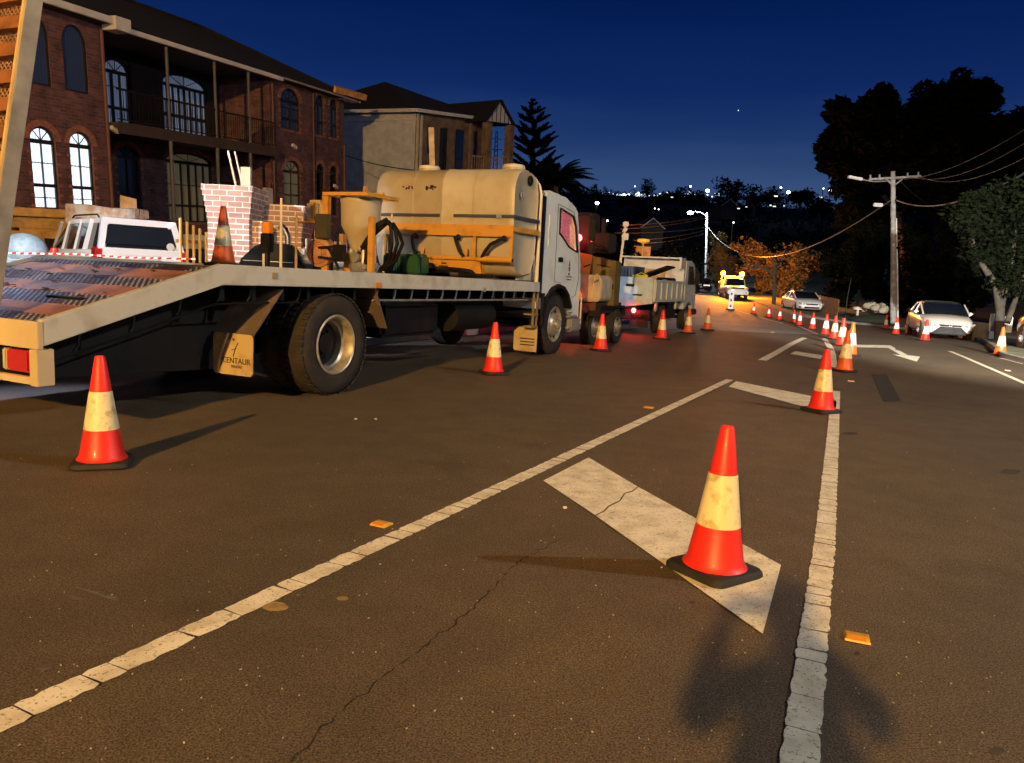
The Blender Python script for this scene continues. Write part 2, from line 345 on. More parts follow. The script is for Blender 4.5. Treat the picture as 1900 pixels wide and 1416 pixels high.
# ------------------------------------------------------------------ lamps of the place
def point(name, loc, c, w, r=.1, parent=None):
    l = bpy.data.lights.new(name, 'POINT'); l.color = c; l.energy = w; l.shadow_soft_size = r
    o = bpy.data.objects.new(name, l); col.objects.link(o); o.location = loc
    if parent: o.parent = parent
    return o
def spot(name, loc, tgt, c, w, ang, r=.1, blend=.5):
    l = bpy.data.lights.new(name, 'SPOT'); l.color = c; l.energy = w; l.shadow_soft_size = r; l.spot_size = R(ang); l.spot_blend = blend
    o = bpy.data.objects.new(name, l); col.objects.link(o); o.location = loc
    o.rotation_euler = (Vector(tgt)-Vector(loc)).to_track_quat('-Z', 'Y').to_euler(); return o
def street_lamp(loc, head, label, warm):
    loc = Vector(loc); head = Vector(head)
    t = empty('street_lamp', loc, 0, label, 'street lamp')
    hl = head-loc; top = Vector((0, 0, hl.z+.15))
    MB().cyl((0, 0, 0), top, .10, .06, 12).build('pole', GAL, t)
    MB().tube([top-Vector((0, 0, .3)), top*1+hl.xy.to_3d()*.3, Vector((hl.x, hl.y, hl.z+.12))], .035).build('arm', GAL, t)
    MB().bev(hl.x-.18, hl.x+.18, hl.y-.12, hl.y+.12, hl.z+.04, hl.z+.16, .03).build('lamp_head', BLK, t)
    MB().box(hl.x-.14, hl.x+.14, hl.y-.09, hl.y+.09, hl.z+.0, hl.z+.035).build('lamp_lens', em('lens_'+('w' if warm else 'c'), (1, .72, .4) if warm else (.8, .9, 1), 30), t)
    return t
WARM = (1.0, .56, .155); COOL = (.98, .98, .92)
WL = Vector((-7.1, -20.6, 10.2)); CL = Vector((13.0, 3.0, 8.6))
street_lamp((-9.4, -19.6, 0), WL, 'tall street lamp with a warm orange light behind the camera', True)
point('warm_street_light', WL-Vector((0, 0, .15)), WARM, 56000, .30)
street_lamp((14.8, 2.4, gz(14.8, 2.4)), CL, 'street lamp with a cool white light on the verge right of the camera', False)
point('cool_street_light', CL-Vector((0, 0, .15)), COOL, 4000, .15)

# ------------------------------------------------------------------ ground, road, markings
def ticks(a, b, st): 
    n = max(1, round((b-a)/st)); return [a+(b-a)*i/n for i in range(n+1)]
ys = ticks(-40, 120, 2)+ticks(120, 300, 6)[1:]+ticks(300, 900, 25)[1:]+[1500, 2500]
xs = [-1500, -900, -600, -450]+ticks(-360, -60, 15)+ticks(-60, 60, 2)[1:]+ticks(60, 390, 15)[1:]+[480, 650, 900, 1500]
g = MB(); nx = len(xs)
g.add([(x, y, gz(x, y)-.06) for y in ys for x in xs], [(j*nx+i, j*nx+i+1, (j+1)*nx+i+1, (j+1)*nx+i) for j in range(len(ys)-1) for i in range(nx-1)])
tag(g.build('ground', DARKG, ang=80), kind='structure')
def resample(pts, n):
    pts = [Vector((p[0], p[1], 0)) for p in pts]; d = [0]
    for a, b in zip(pts, pts[1:]): d.append(d[-1]+(b-a).length)
    out = []
    for i in range(n):
        t = d[-1]*i/(n-1); k = 0
        while k < len(d)-2 and d[k+1] < t: k += 1
        f = (t-d[k])/max(1e-6, d[k+1]-d[k]); out.append(pts[k].lerp(pts[k+1], f))
    return out
def ribbon(name, L_, R_, mat, dz, n, m, kind='structure', skirt=0):
    L_ = resample(L_, n); R_ = resample(R_, n); b = MB(); vs = []
    for a, c in zip(L_, R_):
        for j in range(m+1):
            p = a.lerp(c, j/m); vs.append((p.x, p.y, gz(p.x, p.y)+dz))
    w = m+1; b.add(vs, [(i*w+j, i*w+j+1, (i+1)*w+j+1, (i+1)*w+j) for i in range(n-1) for j in range(m)])
    if skirt:
        b.add([v for i in range(n) for v in (vs[i*w], (vs[i*w][0], vs[i*w][1], vs[i*w][2]-skirt))], [(2*i, 2*i+1, 2*i+3, 2*i+2) for i in range(n-1)])
        b.add([v for i in range(n) for v in (vs[i*w+m], (vs[i*w+m][0], vs[i*w+m][1], vs[i*w+m][2]-skirt))], [(2*i, 2*i+1, 2*i+3, 2*i+2) for i in range(n-1)])
    o = b.build(name, mat, ang=60); tag(o, kind=kind); return o
KRp = [G(*p) for p in ((1900, 676), (1855, 664), (1834, 643), (1796, 625), (1742, 616), (1692, 612.5), (1655, 610), (1600, 603), (1500, 590), (1440, 576), (1405, 563), (1345, 546))]
KR = [KRp[0]+(KRp[0]-KRp[1]).normalized()*t for t in (48, 12)]+KRp
KL = [sl(s, -2.95) for s in (-55, -20, 0, 14, 24)]
kend = KRp[-1]; KL += [sl(34, -5.5), sl(50, -11), Vector((kend.x-17, kend.y+2, 0))]
rt = lambda pts, o: [p+((pts[min(i+1, len(pts)-1)]-pts[max(i-1, 0)]).xy.to_3d().normalized().cross(Vector((0, 0, 1))))*o for i, p in enumerate(pts)]
ribbon('road', KL, KR, ASPH, -.001, 140, 18)
ribbon('kerb', rt(KR, 0), rt(KR, .14), CONC, .12, 160, 1, skirt=.16).name = 'kerb'
ribbon('verge', rt(KR, .14), rt(KR, 6.5), GRASS, .11, 120, 6)
ribbon('kerb', rt(KL, -.16), rt(KL, 0), CONC, .12, 140, 1, skirt=.16)
ribbon('footpath', rt(KL, -4.6), rt(KL, -.16), CONC, .10, 140, 5)
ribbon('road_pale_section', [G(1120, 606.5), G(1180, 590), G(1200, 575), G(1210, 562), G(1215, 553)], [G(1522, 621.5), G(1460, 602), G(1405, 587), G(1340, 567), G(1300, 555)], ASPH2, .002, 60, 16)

DZ = .0048
def strip_line(name, pts, w, mat=PAINT, plates=None, dz=DZ):
    """painted line; with plates it is broken by cross cracks into irregular plates"""
    pts = [Vector((p[0], p[1], 0)) for p in pts]
    tot = sum((b-a).length for a, b in zip(pts, pts[1:])); N_ = max(2, int(tot/.03))
    c = resample(pts, N_); b = MB(); i = 0; rr = random.Random(5)
    while i < N_-1:
        k = min(N_-1, i+(rr.randint(*plates) if plates else 12)); Lf = []; Rf = []
        js = (rr.uniform(-.014, .014), rr.uniform(-.014, .014))
        for j in range(i, k+1):
            p = c[j]; d = (c[min(j+1, N_-1)]-c[max(j-1, 0)]).normalized(); nn_ = Vector((d.y, -d.x, 0))
            jl = rr.gauss(0, .0028) if plates else 0; jr = rr.gauss(0, .0028) if plates else 0
            q = p.copy()
            e_ = 0
            if plates and j in (i, k): e_ = rr.choice((.001, .003, .006))
            if plates and j == i: q = q+d*rr.choice((.001, .001, .002, .005))
            if plates and j == k: q = q-d*rr.choice((.001, .001, .003))
            A = q-nn_*(w/2-e_+jl); B_ = q+nn_*(w/2-e_+jr)
            if plates and j == i: A = A+d*max(0, js[0]); B_ = B_+d*max(0, js[1])
            Lf.append((A.x, A.y, gz(A.x, A.y)+dz)); Rf.append((B_.x, B_.y, gz(B_.x, B_.y)+dz))
        n_ = len(Lf); b.add(Lf+Rf, [(t, t+1, n_+t+1, n_+t) for t in range(n_-1)]); i = k
        if i >= N_-1: break
        if not plates: pass
    o = b.build(name, mat); tag(o, kind='structure'); return o
def flat_poly(name, pix, mat=PAINT, dz=DZ, gap=None):
    ps = [G(*p) for p in pix]; b = MB()
    t = tessellate_polygon([[Vector((p.x, p.y, 0)) for p in ps]])
    b.add([(p.x, p.y, gz(p.x, p.y)+dz) for p in ps], [tuple(q) for q in t]); o = b.build(name, mat); tag(o, kind='structure'); return o
def ext(a, b, t): return a+(b-a)*t
La, Lb = G(20, 1332), G(1354, 705)
strip_line('median_line', [ext(La, Lb, -.9), La, Lb], .105, plates=(3, 9))
# cross bars of the painted island
flat_poly('island_bar', [(1008, 893), (1104, 957), (1120, 949), (1128, 940), (1149, 930), (1158, 916), (1172, 912), (1183, 904), (1092, 850)])
flat_poly('island_bar', [(1105.5, 958.5), (1415, 1178), (1449, 1050), (1184.5, 905), (1174, 913.5), (1160, 917.5), (1151, 931.5), (1130, 942), (1122, 950.5)])
flat_poly('island_bar', [(1352, 718), (1498, 757), (1548, 768), (1553, 745), (1366, 708)])
flat_poly('island_bar', [(1466, 657), (1523, 667), (1526, 660), (1476, 652)])
C1, C2, C3 = G(1484, 1400), G(1531, 1000), G(1551, 726)
strip_line('centre_line', [ext(C1, C2, -1.6), C1, C2, G(1546, 800)], .105, plates=(3, 9))
strip_line('centre_line', [G(1546, 800), C3], .105)
strip_line('island_line', [G(1414, 669), G(1440, 655), G(1493, 627)], .16)
strip_line('island_line', [G(1529, 628), G(1543, 650), G(1547, 682)], .14)
strip_line('centre_line', [G(1521, 621.5), G(1482, 605)], .12)
strip_line('centre_line', [G(1453, 600), G(1406, 587)], .12)
strip_line('centre_line', [G(1401, 585.5), G(1350, 569.5), G(1292, 553)], .12)
strip_line('edge_line', [G(1762, 652), G(1900, 711), ext(G(1762, 652), G(1900, 711), 3)], .10)
strip_line('edge_line', [G(1855, 664.5), G(1900, 676)], .09)
flat_poly('lane_arrow', [(1582, 640), (1652, 641), (1684, 659.5), (1707, 662), (1701, 671.6), (1656, 658), (1671, 659), (1648, 646), (1582, 644.5)])
PATCH = pm('dark_road_patch', (.030, .028, .026), .9, scale=4, var=.4, bump=.4)
flat_poly('road_patch', [(1617, 695), (1645, 695), (1672, 745), (1640, 745)], PATCH)
def spot_mark(name, u, v, ru, rv, mat, seed=1):
    rr = random.Random(seed); flat_poly(name, [(u+ru*math.cos(2*math.pi*k/18)*rr.uniform(.88, 1.1), v+rv*math.sin(2*math.pi*k/18)*rr.uniform(.88, 1.1)) for k in range(18)], mat, .0032)
SPT = pm('dark_road_spot', (.060, .048, .034), .9, scale=14, var=.4, bump=.4)
spot_mark('road_patch', 1577, 805, 15, 3, SPT); spot_mark('road_patch', 1874, 876, 19, 5, SPT, 2); spot_mark('road_patch', 1590, 1214, 6, 4, SPT, 3); spot_mark('road_patch', 1356, 1337, 8, 4, SPT, 4); spot_mark('road_patch', 1284, 1119, 6, 3, SPT, 5); spot_mark('road_patch', 1850, 1395, 14, 7, SPT, 6)
YST = pm('faded_yellow_stain', (.36, .24, .08), .8, scale=20, var=.4)
spot_mark('road_stain', 511, 1127, 25, 9, YST, 7); spot_mark('road_stain', 636, 1112, 12, 4, YST, 8)
LST = pm('pale_scrape', (.15, .13, .10), .85, scale=20, var=.5)
flat_poly('road_scrape', [(133, 1090), (150, 1092), (230, 1114), (212, 1117)], LST)
flat_poly('road_scrape', [(64, 1243), (90, 1236), (100, 1240), (80, 1248)], LST)
flat_poly('road_scrape', [(118, 1106), (140, 1108), (160, 1115), (140, 1114)], LST)
# long jagged cracks in the asphalt
CRK = pm('crack_shadow', (.012, .010, .009), 1, var=.2)
def crack(name, pix, w, seed=3):
    rr = random.Random(seed); pts = [G(*p) for p in pix]; out = []
    for a, b_ in zip(pts, pts[1:]):
        n_ = max(2, int((b_-a).length/.03)); d = (b_-a).normalized(); q = Vector((d.y, -d.x, 0))
        for i in range(n_): out.append(a.lerp(b_, i/n_)+q*rr.uniform(-.012, .012))
    out.append(pts[-1]); b = MB(); L_ = []; R_ = []
    for i, p in enumerate(out):
        d = (out[min(i+1, len(out)-1)]-out[max(0, i-1)]).normalized(); q = Vector((d.y, -d.x, 0)); ww = w*rr.uniform(.1, 1)/2
        L_.append((p.x-q.x*ww, p.y-q.y*ww, gz(p.x, p.y)+.003)); R_.append((p.x+q.x*ww, p.y+q.y*ww, gz(p.x, p.y)+.003))
    n_ = len(out); b.add(L_+R_, [(t, t+1, n_+t+1, n_+t) for t in range(n_-1)]); tag(b.build(name, CRK), kind='structure')
crack('road_crack', [(1040, 1000), (960, 1045), (880, 1130), (800, 1190), (700, 1270), (600, 1350), (540, 1416)], .008)
crack('road_crack', [(1180, 908), (1140, 935), (1106, 960)], .006, 8)
crack('road_crack', [(1470, 760), (1400, 800), (1330, 812)], .005, 5)
# loose chips on the asphalt
rr = random.Random(9)
chip = MB()
for i in range(380):
    u = rr.uniform(20, 1880); v = rr.uniform(820, 1410)
    p = G(u, v); r_ = rr.uniform(.0008, .0024)
    chip.obox(p+Vector((0, 0, r_*.6)), Vector((r_, rr.uniform(-r_, r_), 0)), Vector((rr.uniform(-r_, r_)*.6, r_, 0)), (0, 0, r_*.8))
tag(chip.build('loose_grit', pm('pale_grit', (.62, .52, .36), .8, var=.3)), 'fine pale grit scattered over the dark asphalt', 'grit', kind='stuff')
for i, (u, v, lb) in enumerate(((660, 779, 'small white pebble on the road, left of a pair ahead of the rear truck wheel'), (697, 779, 'small white pebble on the road, right of a pair ahead of the rear truck wheel'), (1048, 944, 'tiny white stone beside the long painted island bar'))):
    p = G(u, v); b = MB(); b.sphere((0, 0, .008), .012, 8, (1.2, .9, .7)); o = b.build('pebble', FASC); o.location = p; tag(o, lb, 'pebble')

# raised pavement markers
def rpm(u, v, ang, lab, mat=YEL2):
    p = G(u, v); t = empty('road_marker', p, ang, lab, 'road marker', 'raised yellow road markers')
    b = MB()
    b.loft([[(-.055, -.05, .002), (.055, -.05, .002), (.055, .05, .002), (-.055, .05, .002)], [(-.052, -.045, .012), (.052, -.045, .012), (.052, .045, .012), (-.052, .045, .012)], [(-.045, -.022, .02), (.045, -.022, .02), (.045, .022, .02), (-.045, .022, .02)]], sm=False)
    b.build('body', mat, t); t.scale = (.85, .85, .8)
    MB().obox((0, -.0375, .0175), (.036, 0, 0), (0, .010, .0035), (0, -.001, .0025)).build('reflector', AMB_P, t)
    return t
YM = pm('yellow_marker', (.70, .38, .04), .4, var=.3, scale=20)
rpm(708, 974, -.45, 'yellow raised road marker left of the long white line', YM)
rpm(1590, 1185, -.35, 'yellow raised road marker right of the centre line near the shadow', YM)
rpm(1204, 757, -.5, 'yellow raised road marker between the line and the third truck side cone', YM)
rpm(1579, 708, -.4, 'pale raised road marker right of the second row cone', FASC)
rpm(1433, 617, -.4, 'pale raised road marker where the centre line bends', FASC)
rpm(1869, 688, -.4, 'pale raised road marker near the right edge line', FASC)

# ------------------------------------------------------------------ cones
def make_cone(kind, s=1.0, lean=(0, 0)):
    t = empty('traffic_cone')
    main = {'red': CONE_R, 'orange': CONE_O}[kind[0]]; band = BANDW if kind[1] == 'w' else BAND
    b = MB()
    def sq(w, z, c):
        o = []
        for sx, sy in ((1, 1), (-1, 1), (-1, -1), (1, -1)):
            a0 = math.atan2(sy, sx)-math.pi/4
            for k in range(4):
                a = a0+k*math.pi/6; o.append((sx*(w-c)+math.cos(a)*c, sy*(w-c)+math.sin(a)*c, z))
        return o
    b.loft([sq(.166, .004, .05), sq(.172, .012, .05), sq(.170, .028, .05), sq(.160, .040, .045), sq(.11, .046, .04)]); b.build('base', CONE_B, t)
    def rad(z): return .030+(.70-z)/(.70-.06)*(.128-.030)
    MB().lathe([(.150, .044), (.142, .052), (rad(.075)+.004, .075), (rad(.24), .24)], (0, 0, 0), n=32).build('lower_cone', main, t)
    MB().lathe([(rad(.235)-.001, .235), (rad(.24)+.0025, .238), (rad(.475)+.0025, .475), (rad(.478)-.001, .479)], (0, 0, 0), n=32).build('reflective_sleeve', band, t)
    MB().lathe([(rad(.475), .475), (rad(.688), .688), (rad(.70)-.004, .699), (rad(.7)-.012, .699), (rad(.7)-.014, .66)], (0, 0, 0), n=32).build('upper_cone', main, t)
    return t
protos = {}
def cone(u, v, kind, rz, label, grp, s=1.0, tilt=(0, 0), loc=None):
    if kind not in protos: t = protos[kind] = make_cone(kind)
    else: t = copy_tree(protos[kind])
    t.location = loc if loc is not None else G(u, v); t.rotation_euler = (tilt[0], tilt[1], rz); t.scale = (s, s, s)
    tag(t, label, 'traffic cone', grp); return t
GA = 'cones on the painted island'; GB = 'cones beside the parked trucks'; GC = 'cones curving along the centre line'; GD = 'cones along the right kerb'
cone(1324, 1062, ('red', 'd'), .62, 'large nearest cone standing on the painted island bar', GA, tilt=(0, .012))
cone(1523, 764, ('red', 'd'), .5, 'second nearest cone with bright yellowed sleeve at the end of the second bar', GA)
cone(1566, 690, ('orange', 'd'), .45, 'faded orange cone just behind the second island cone', GA)
cone(1577, 660, ('orange', 'w'), .3, 'orange cone half hidden behind the faded orange island cone', GC)
cone(1561, 642, ('red', 'd'), .5, 'red cone with marked sleeve, first clear one of the curving row', GC)
cone(1547, 630, ('red', 'd'), .2, 'red cone second in the curving row behind the island', GC)
cone(1531, 622, ('red', 'w'), .6, 'red cone third in the curving row, clean white sleeve', GC)
cone(1507, 611.5, ('red', 'w'), .4, 'red cone at the front right corner of the far white sedan', GC)
cone(1483, 604, ('red', 'w'), .4, 'right one of two cones close together before the far white sedan', GC)
cone(1472, 600, ('red', 'w'), .1, 'left one of two cones close together before the far white sedan', GC)
cone(1446, 594, ('red', 'w'), .4, 'small cone left of the far white sedan', GC)
cone(1426, 589, ('red', 'w'), .4, 'small distant cone between the ute and the far sedan', GC)
cone(1398, 583, ('red', 'w'), .4, 'smallest farthest cone of the row below the ute', GC)
cone(1643, 611, ('red', 'w'), .4, 'cone on the kerb left of the utility pole base', GD)
cone(1662, 621, ('red', 'w'), .4, 'cone at the foot of the utility pole beside the near sedan', GD)
cone(1716, 633, ('red', 'w'), .2, 'cone in front of the near sedan headlight', GD)
cone(1855, 660, ('orange', 'd'), .2, 'orange cone alone right of the near sedan under the tree', GD)
cone(190, 862, ('red', 'd'), .35, 'large cone on the road behind the flatbed truck tail', GB)
cone(915, 694, ('red', 'd'), .45, 'cone beside the flatbed truck between its wheels', GB)
cone(1114, 651, ('red', 'd'), .4, 'cone just ahead of the flatbed truck cab', GB)
cone(1227, 630, ('red', 'd'), .3, 'cone beside the tipper truck tray', GB)
cone(1276, 619, ('orange', 'd'), .4, 'orange cone beside the tipper truck front wheel', GB)
cone(1312, 613, ('orange', 'd'), .3, 'orange cone farthest along the trucks, at the pale asphalt edge', GB)

# ------------------------------------------------------------------ flatbed beavertail truck
TRZ = math.atan2(HD.y, HD.x)
CHK = checker_plate('checker_plate')
def wheel(parent, x, y, r, w, side, dish='deep', rimm=RIM, name='wheel'):
    """side=-1: outer face looks to -y (the near side)"""
    o = MB(); yo = y; yi = y-side*w
    ax = (0, side, 0)
    prof = [(r*.60, -w*.98), (r*.64, -w), (r*.93, -w*.97), (r*.985, -w*.86), (r, -w*.70), (r, -w*.30), (r*.985, -w*.14), (r*.94, -w*.03), (r*.80, 0), (r*.68, -.004), (r*.60, -.012), (r*.58, -.03)]
    o.lathe(prof, (x, y, r), ax, 48)
    for k in range(48):
        a = 2*math.pi*k/48
        for off in (-.28, .28):
            a2 = a+(0 if off > 0 else math.pi/48)
            c = Vector((x+math.cos(a2)*r*1.004, y-side*w*(.5+off*1.2), r+math.sin(a2)*r*1.004))
            o.obox(c, Vector((-math.sin(a2), 0, math.cos(a2)))*r*.042, (0, w*.13, 0), Vector((math.cos(a2), 0, math.sin(a2)))*.006)
    t = o.build(name, RUB, parent, ang=50)
    b = MB()
    if dish == 'deep':
        b.lathe([(r*.60, -.006), (r*.575, .004), (r*.545, -.004), (r*.53, -.03), (r*.51, -.06), (r*.50, -.11), (r*.45, -.125), (r*.44, -w*.72), (r*.2, -w*.78), (r*.19, -w*.6), (r*.10, -w*.55), (0, -w*.55)], (x, y, r), ax, 40)
        b.build('rim', rimm, t)
        h = MB(); h.lathe([(r*.435, -w*.70), (r*.22, -w*.74), (r*.21, -w*.5), (r*.12, -w*.45), (0.0, -w*.45)], (x, y, r), ax, 24)
        for k in range(8):
            a = 2*math.pi*k/8+.2; h.cyl((x+math.cos(a)*r*.29, y-side*w*.74, r+math.sin(a)*r*.29), (x+math.cos(a)*r*.29, y-side*w*.62, r+math.sin(a)*r*.29), .016, n=6)
        h.build('hub', BLK, t)
    else:
        b.lathe([(r*.60, -.004), (r*.57, .006), (r*.53, -.02), (r*.50, -.05), (r*.42, -.055), (r*.38, -.02), (r*.30, .02), (r*.26, .03), (r*.16, .03), (r*.15, .07), (r*.08, .085), (0, .085)], (x, y, r), ax, 40)
        for k in range(10):
            a = 2*math.pi*k/10; b.cyl((x+math.cos(a)*r*.225, y+side*.02, r+math.sin(a)*r*.225), (x+math.cos(a)*r*.225, y+side*.055, r+math.sin(a)*r*.225), .014, n=6)
        b.build('rim', rimm, t)
        h = MB()
        for k in range(8):
            a = 2*math.pi*(k+.5)/8; c = Vector((x+math.cos(a)*r*.45, y-side*.045, r+math.sin(a)*r*.45)); h.cyl(c, c+Vector((0, side*.008, 0)), r*.055, n=10)
        h.build('hand_hole', BLK, t)
    return t
T = empty('flatbed_truck', R0, TRZ, 'white flatbed truck with sloping beavertail deck carrying a cream water tank', 'truck')
# chassis, with an added black mass that keeps the tail underside dark
b = MB()
for y in (.75, 1.55): b.box(-2.2, 6.9, y, y+.09, .72, .98)
for x in (-2, -.9, .9, 2, 3.2, 4.6): b.box(x, x+.1, .84, 1.55, .76, .94)
for k in range(19):
    x = -1.5+k*.37
    if x < 5: b.box(x, x+.05, .1, 2.3, .985, 1.12)
b.cyl((0, .3, .52), (0, 2.1, .52), .09); b.cyl((6.03, .3, .52), (6.03, 2.1, .52), .07); b.sphere((0, 1.2, .52), .2, 14)
b.tube([(0, 1.2, .55), (3, 1.2, .72), (5.5, 1.2, .8)], .05)
b.box(-2.6, 5.0, .35, .75, .965, 1.0)
b.xz([(-2.95, .40), (-2.95, .66), (-1.6, .98), (-.62, .98), (-.62, .30)], .55, 2.3); b.bev(.75, 1.15, .5, 2.1, .45, .95, .03)  # the sloped prism is added to block light under the tail
b.build('chassis', BLK, T)
b = MB(); b.bev(1.2, 2.5, .3, .72, .5, .95, .05); b.cyl((2.75, .35, .72), (3.9, .35, .72), .2, n=20); b.bev(3.2, 4.3, 1.7, 2.2, .45, .95, .05)
b.build('fuel_tank', BLK, T)
# side rails
for k, (y0, y1) in enumerate(((0, .07), (2.36, 2.43))):
    b = MB(); b.xz([(-3.12, .875), (-3.12, .70), (-1.56, 1.125), (5.13, 1.085), (5.13, 1.24), (-1.56, 1.30)], y0, y1); b.build('side_rail', RAIL, T, bevel=.006)
# under-rail brackets and rope rail
b = MB()
for i in range(12):
    x = .78+i*.36
    if x > 4.95: break
    b.tube([(x, .09, 1.10), (x-.01, .10, 1.02), (x-.03, .10, .98)], .012, 6)
b.tube([(.70, .10, .975), (4.9, .10, .95)], .013, 6)
b.build('rope_rail', GAL, T)
b = MB()
for i, x in enumerate((-2.8, -2.35, -1.92, -1.5, -1.15, -.78, -.5)):
    z = 1.125+min(0, (x+1.56))*.272
    b.tube([(x, .09, z-.02), (x-.01, .10, z-.11), (x-.04, .10, z-.15)], .012, 6)
b.tube([(-3.0, .10, .58), (-1.56, .10, .96), (-.5, .10, .965)], .010, 6)
b.build('rope_rail', BLK, T)
# deck
b = MB(); b.box(-1.56, 5.1, .07, 2.36, 1.235, 1.262); b.build('deck', pm('grimy_deck_steel', (.16, .12, .09), .7, scale=3, c2=(.07, .045, .03), thr=(.4, .6)), T)
SLX, SLZ = Vector((1.56, 0, .425)).normalized(), None
def slope(a): return Vector((-3.12, 0, .835))+SLX*a
tot = 1.617; segs = [('p', .17), ('b', .20), ('p', .22), ('b', .22), ('p', .20), ('b', .24), ('p', .12)]
a = 0.0; sc_ = tot/sum(s_[1] for s_ in segs); up_s = Vector((-SLX.z, 0, SLX.x))
for kd, wd in segs:
    wd *= sc_; c = slope(a+wd/2)+Vector((0, 1.215, 0))
    MB().obox(c+up_s*(.0025 if kd == 'p' else -.004), SLX*(wd/2-.003), (0, 1.143, 0), up_s*(.004 if kd == 'p' else .010)).build('tread_plate' if kd == 'p' else 'deck_board', CHK if kd == 'p' else BOARD, T)
    a += wd
# mud lying on the slope
b = MB(); rr = random.Random(4)
for i in range(60):
    aa = rr.choice((.42, .72, 1.05, 1.3))+rr.gauss(0, .07); y = rr.gauss(1.5, .6)
    if not .1 < y < 2.3 or not 0 < aa < tot: continue
    c = slope(aa)+up_s*.02+Vector((0, y, 0)); r_ = rr.uniform(.006, .016); b.sphere(c, r_, 8, (1.6, 2.4, .35))
b.build('caked_mud', MUD, T)
# tail beam, tail light, posts
b = MB(); b.box(-3.16, -3.122, .0, 2.43, .68, .865); b.box(-3.16, -3.12, .09, 2.34, .435, .485); b.box(-3.17, -3.05, 0, .085, .43, .678); b.box(-3.17, -3.05, 2.345, 2.43, .43, .678)
b.build('tail_beam', pm('cream_tail_paint', (.62, .50, .30), .5, var=.15), T, bevel=.004)
b = MB(); b.box(-3.06, -3.0, .09, 2.34, .44, .68); b.build('tail_recess', BLK, T)
for y in (.10, 1.98):
    l = MB().bev(-3.13, -3.07, y+.06, y+.30, .505, .655, .012).build('tail_light', RED_P, T)
    MB().bev(-3.128, -3.07, y+.005, y+.055, .505, .655, .01).build('amber_segment', AMB_P, l); MB().bev(-3.128, -3.07, y+.305, y+.35, .505, .655, .01).build('clear_segment', pm('cloudy_lens', (.5, .45, .35), .25), l)
# folded loading ramp standing at the tail
for yy in (.47, 1.35):
    Ra, Rb = Vector((-3.18, 0, .86)), Vector((-2.74, 0, 3.35)); dd = (Rb-Ra).normalized(); nn_ = Vector((-dd.z, 0, dd.x))
    rp_ = empty('loading_ramp', (0, 0, 0)); rp_.parent = T; tag(rp_)
    b = MB()
    for y in (yy, yy+.60): b.obox((Ra+Rb)/2+Vector((0, y+.02, 0)), dd*(Rb-Ra).length/2, (0, .022, 0), nn_*.055)
    b.build('stringer', GAL if False else pm('grey_ramp_steel', (.30, .27, .22), .6, scale=5, var=.35), rp_, bevel=.004)
    b = MB()
    for y in (yy-.003, yy+.603): b.obox((Ra+Rb)/2+Vector((0, y+.02, 0))+nn_*.062, dd*(Rb-Ra).length/2, (0, .012, 0), nn_*.007)
    b.build('flange', YEL2, rp_)
    b = MB(); n_ = 13
    for i in range(n_):
        p = Ra+dd*(.12+i*((Rb-Ra).length-.2)/(n_-1)); b.obox(p+Vector((0, yy+.32, 0))+nn_*.02, dd*.045, (0, .275, 0), nn_*.025)
    b.build('rung', BOARD, rp_)
    b = MB()
    Lr = (Rb-Ra).length
    for sgn in (1, -1):
        k = -.56
        while k < Lr:
            a0 = max(0, k); a1 = min(Lr, k+.56)
            if a1 > a0:
                t0 = (a0-k)/.56*.56; t1 = (a1-k)/.56*.56
                y0 = t0 if sgn > 0 else .56-t0; y1 = t1 if sgn > 0 else .56-t1
                b.bar(Ra+dd*a0+Vector((0, yy+.04+y0, 0))-nn_*.02, Ra+dd*a1+Vector((0, yy+.04+y1, 0))-nn_*.02, .007, .007, nn_)
            k += .045
    b.build('mesh_panel', pm('rusty_mesh', (.42, .22, .09), .6, var=.4, scale=8), rp_)
# wheels
wheel(T, 0, .03, .523, .27, -1); wheel(T, 0, .33, .523, .27, -1); wheel(T, 0, 2.40, .523, .27, 1); wheel(T, 0, 2.10, .523, .27, 1)
wheel(T, 6.03, .07, .52, .27, -1, 'front'); wheel(T, 6.03, 2.36, .52, .27, 1, 'front')
# mudguards and flaps
b = MB()
b.obox((-.98, .30, .88), Vector((.20, 0, .22))*.95, (0, .26, 0), Vector((-.22, 0, .20)).normalized()*.008)
b.build('mudguard', pm('grimy_guard', (.10, .07, .05), .8, scale=6, c2=(.20, .14, .09), thr=(.5, .8)), T); b = MB()
b.obox((.78, .30, .90), Vector((.13, 0, -.24)), (0, .26, 0), Vector((.24, 0, .13)).normalized()*.008)
b.build('mudguard', MATS['grimy_guard'], T); b = MB()
b.obox((.0, 2.13, 1.09), (.45, 0, 0), (0, .26, 0), (0, 0, .006)); b.build('mudguard', pm('grimy_guard', (.10, .07, .05), .8, scale=6, c2=(.20, .14, .09), thr=(.5, .8)), T)
def rr_rect(y0, y1, z0, z1, c=.03, n=4):
    o = []
    for cx, cz, a0 in ((y1-c, z1-c, 0), (y0+c, z1-c, 90), (y0+c, z0+c, 180), (y1-c, z0+c, 270)):
        for k in range(n+1): a = R(a0+90*k/n); o.append((cx+math.cos(a)*c, cz+math.sin(a)*c))
    return o
FLAPM = pm('cream_mud_flap', (.50, .38, .19), .65, scale=6, c2=(.33, .22, .10), thr=(.5, .75), bump=.15)
fl = MB().yz(rr_rect(.02, .50, .30, .68, .04), -1.20, -1.19).build('mud_flap', FLAPM, T)
MB().tube([(-1.215, .30, .68), (-1.22, .40, .45), (-1.21, .43, .33)], .010, 6).build('flap_stay', GAL, fl)
def tail_mw(x, y, z): return Matrix(((0, 0, -1, x), (-1, 0, 0, y), (0, 1, 0, z), (0, 0, 0, 1)))
INK = pm('dark_brown_ink', (.06, .03, .02), .8, var=.2)
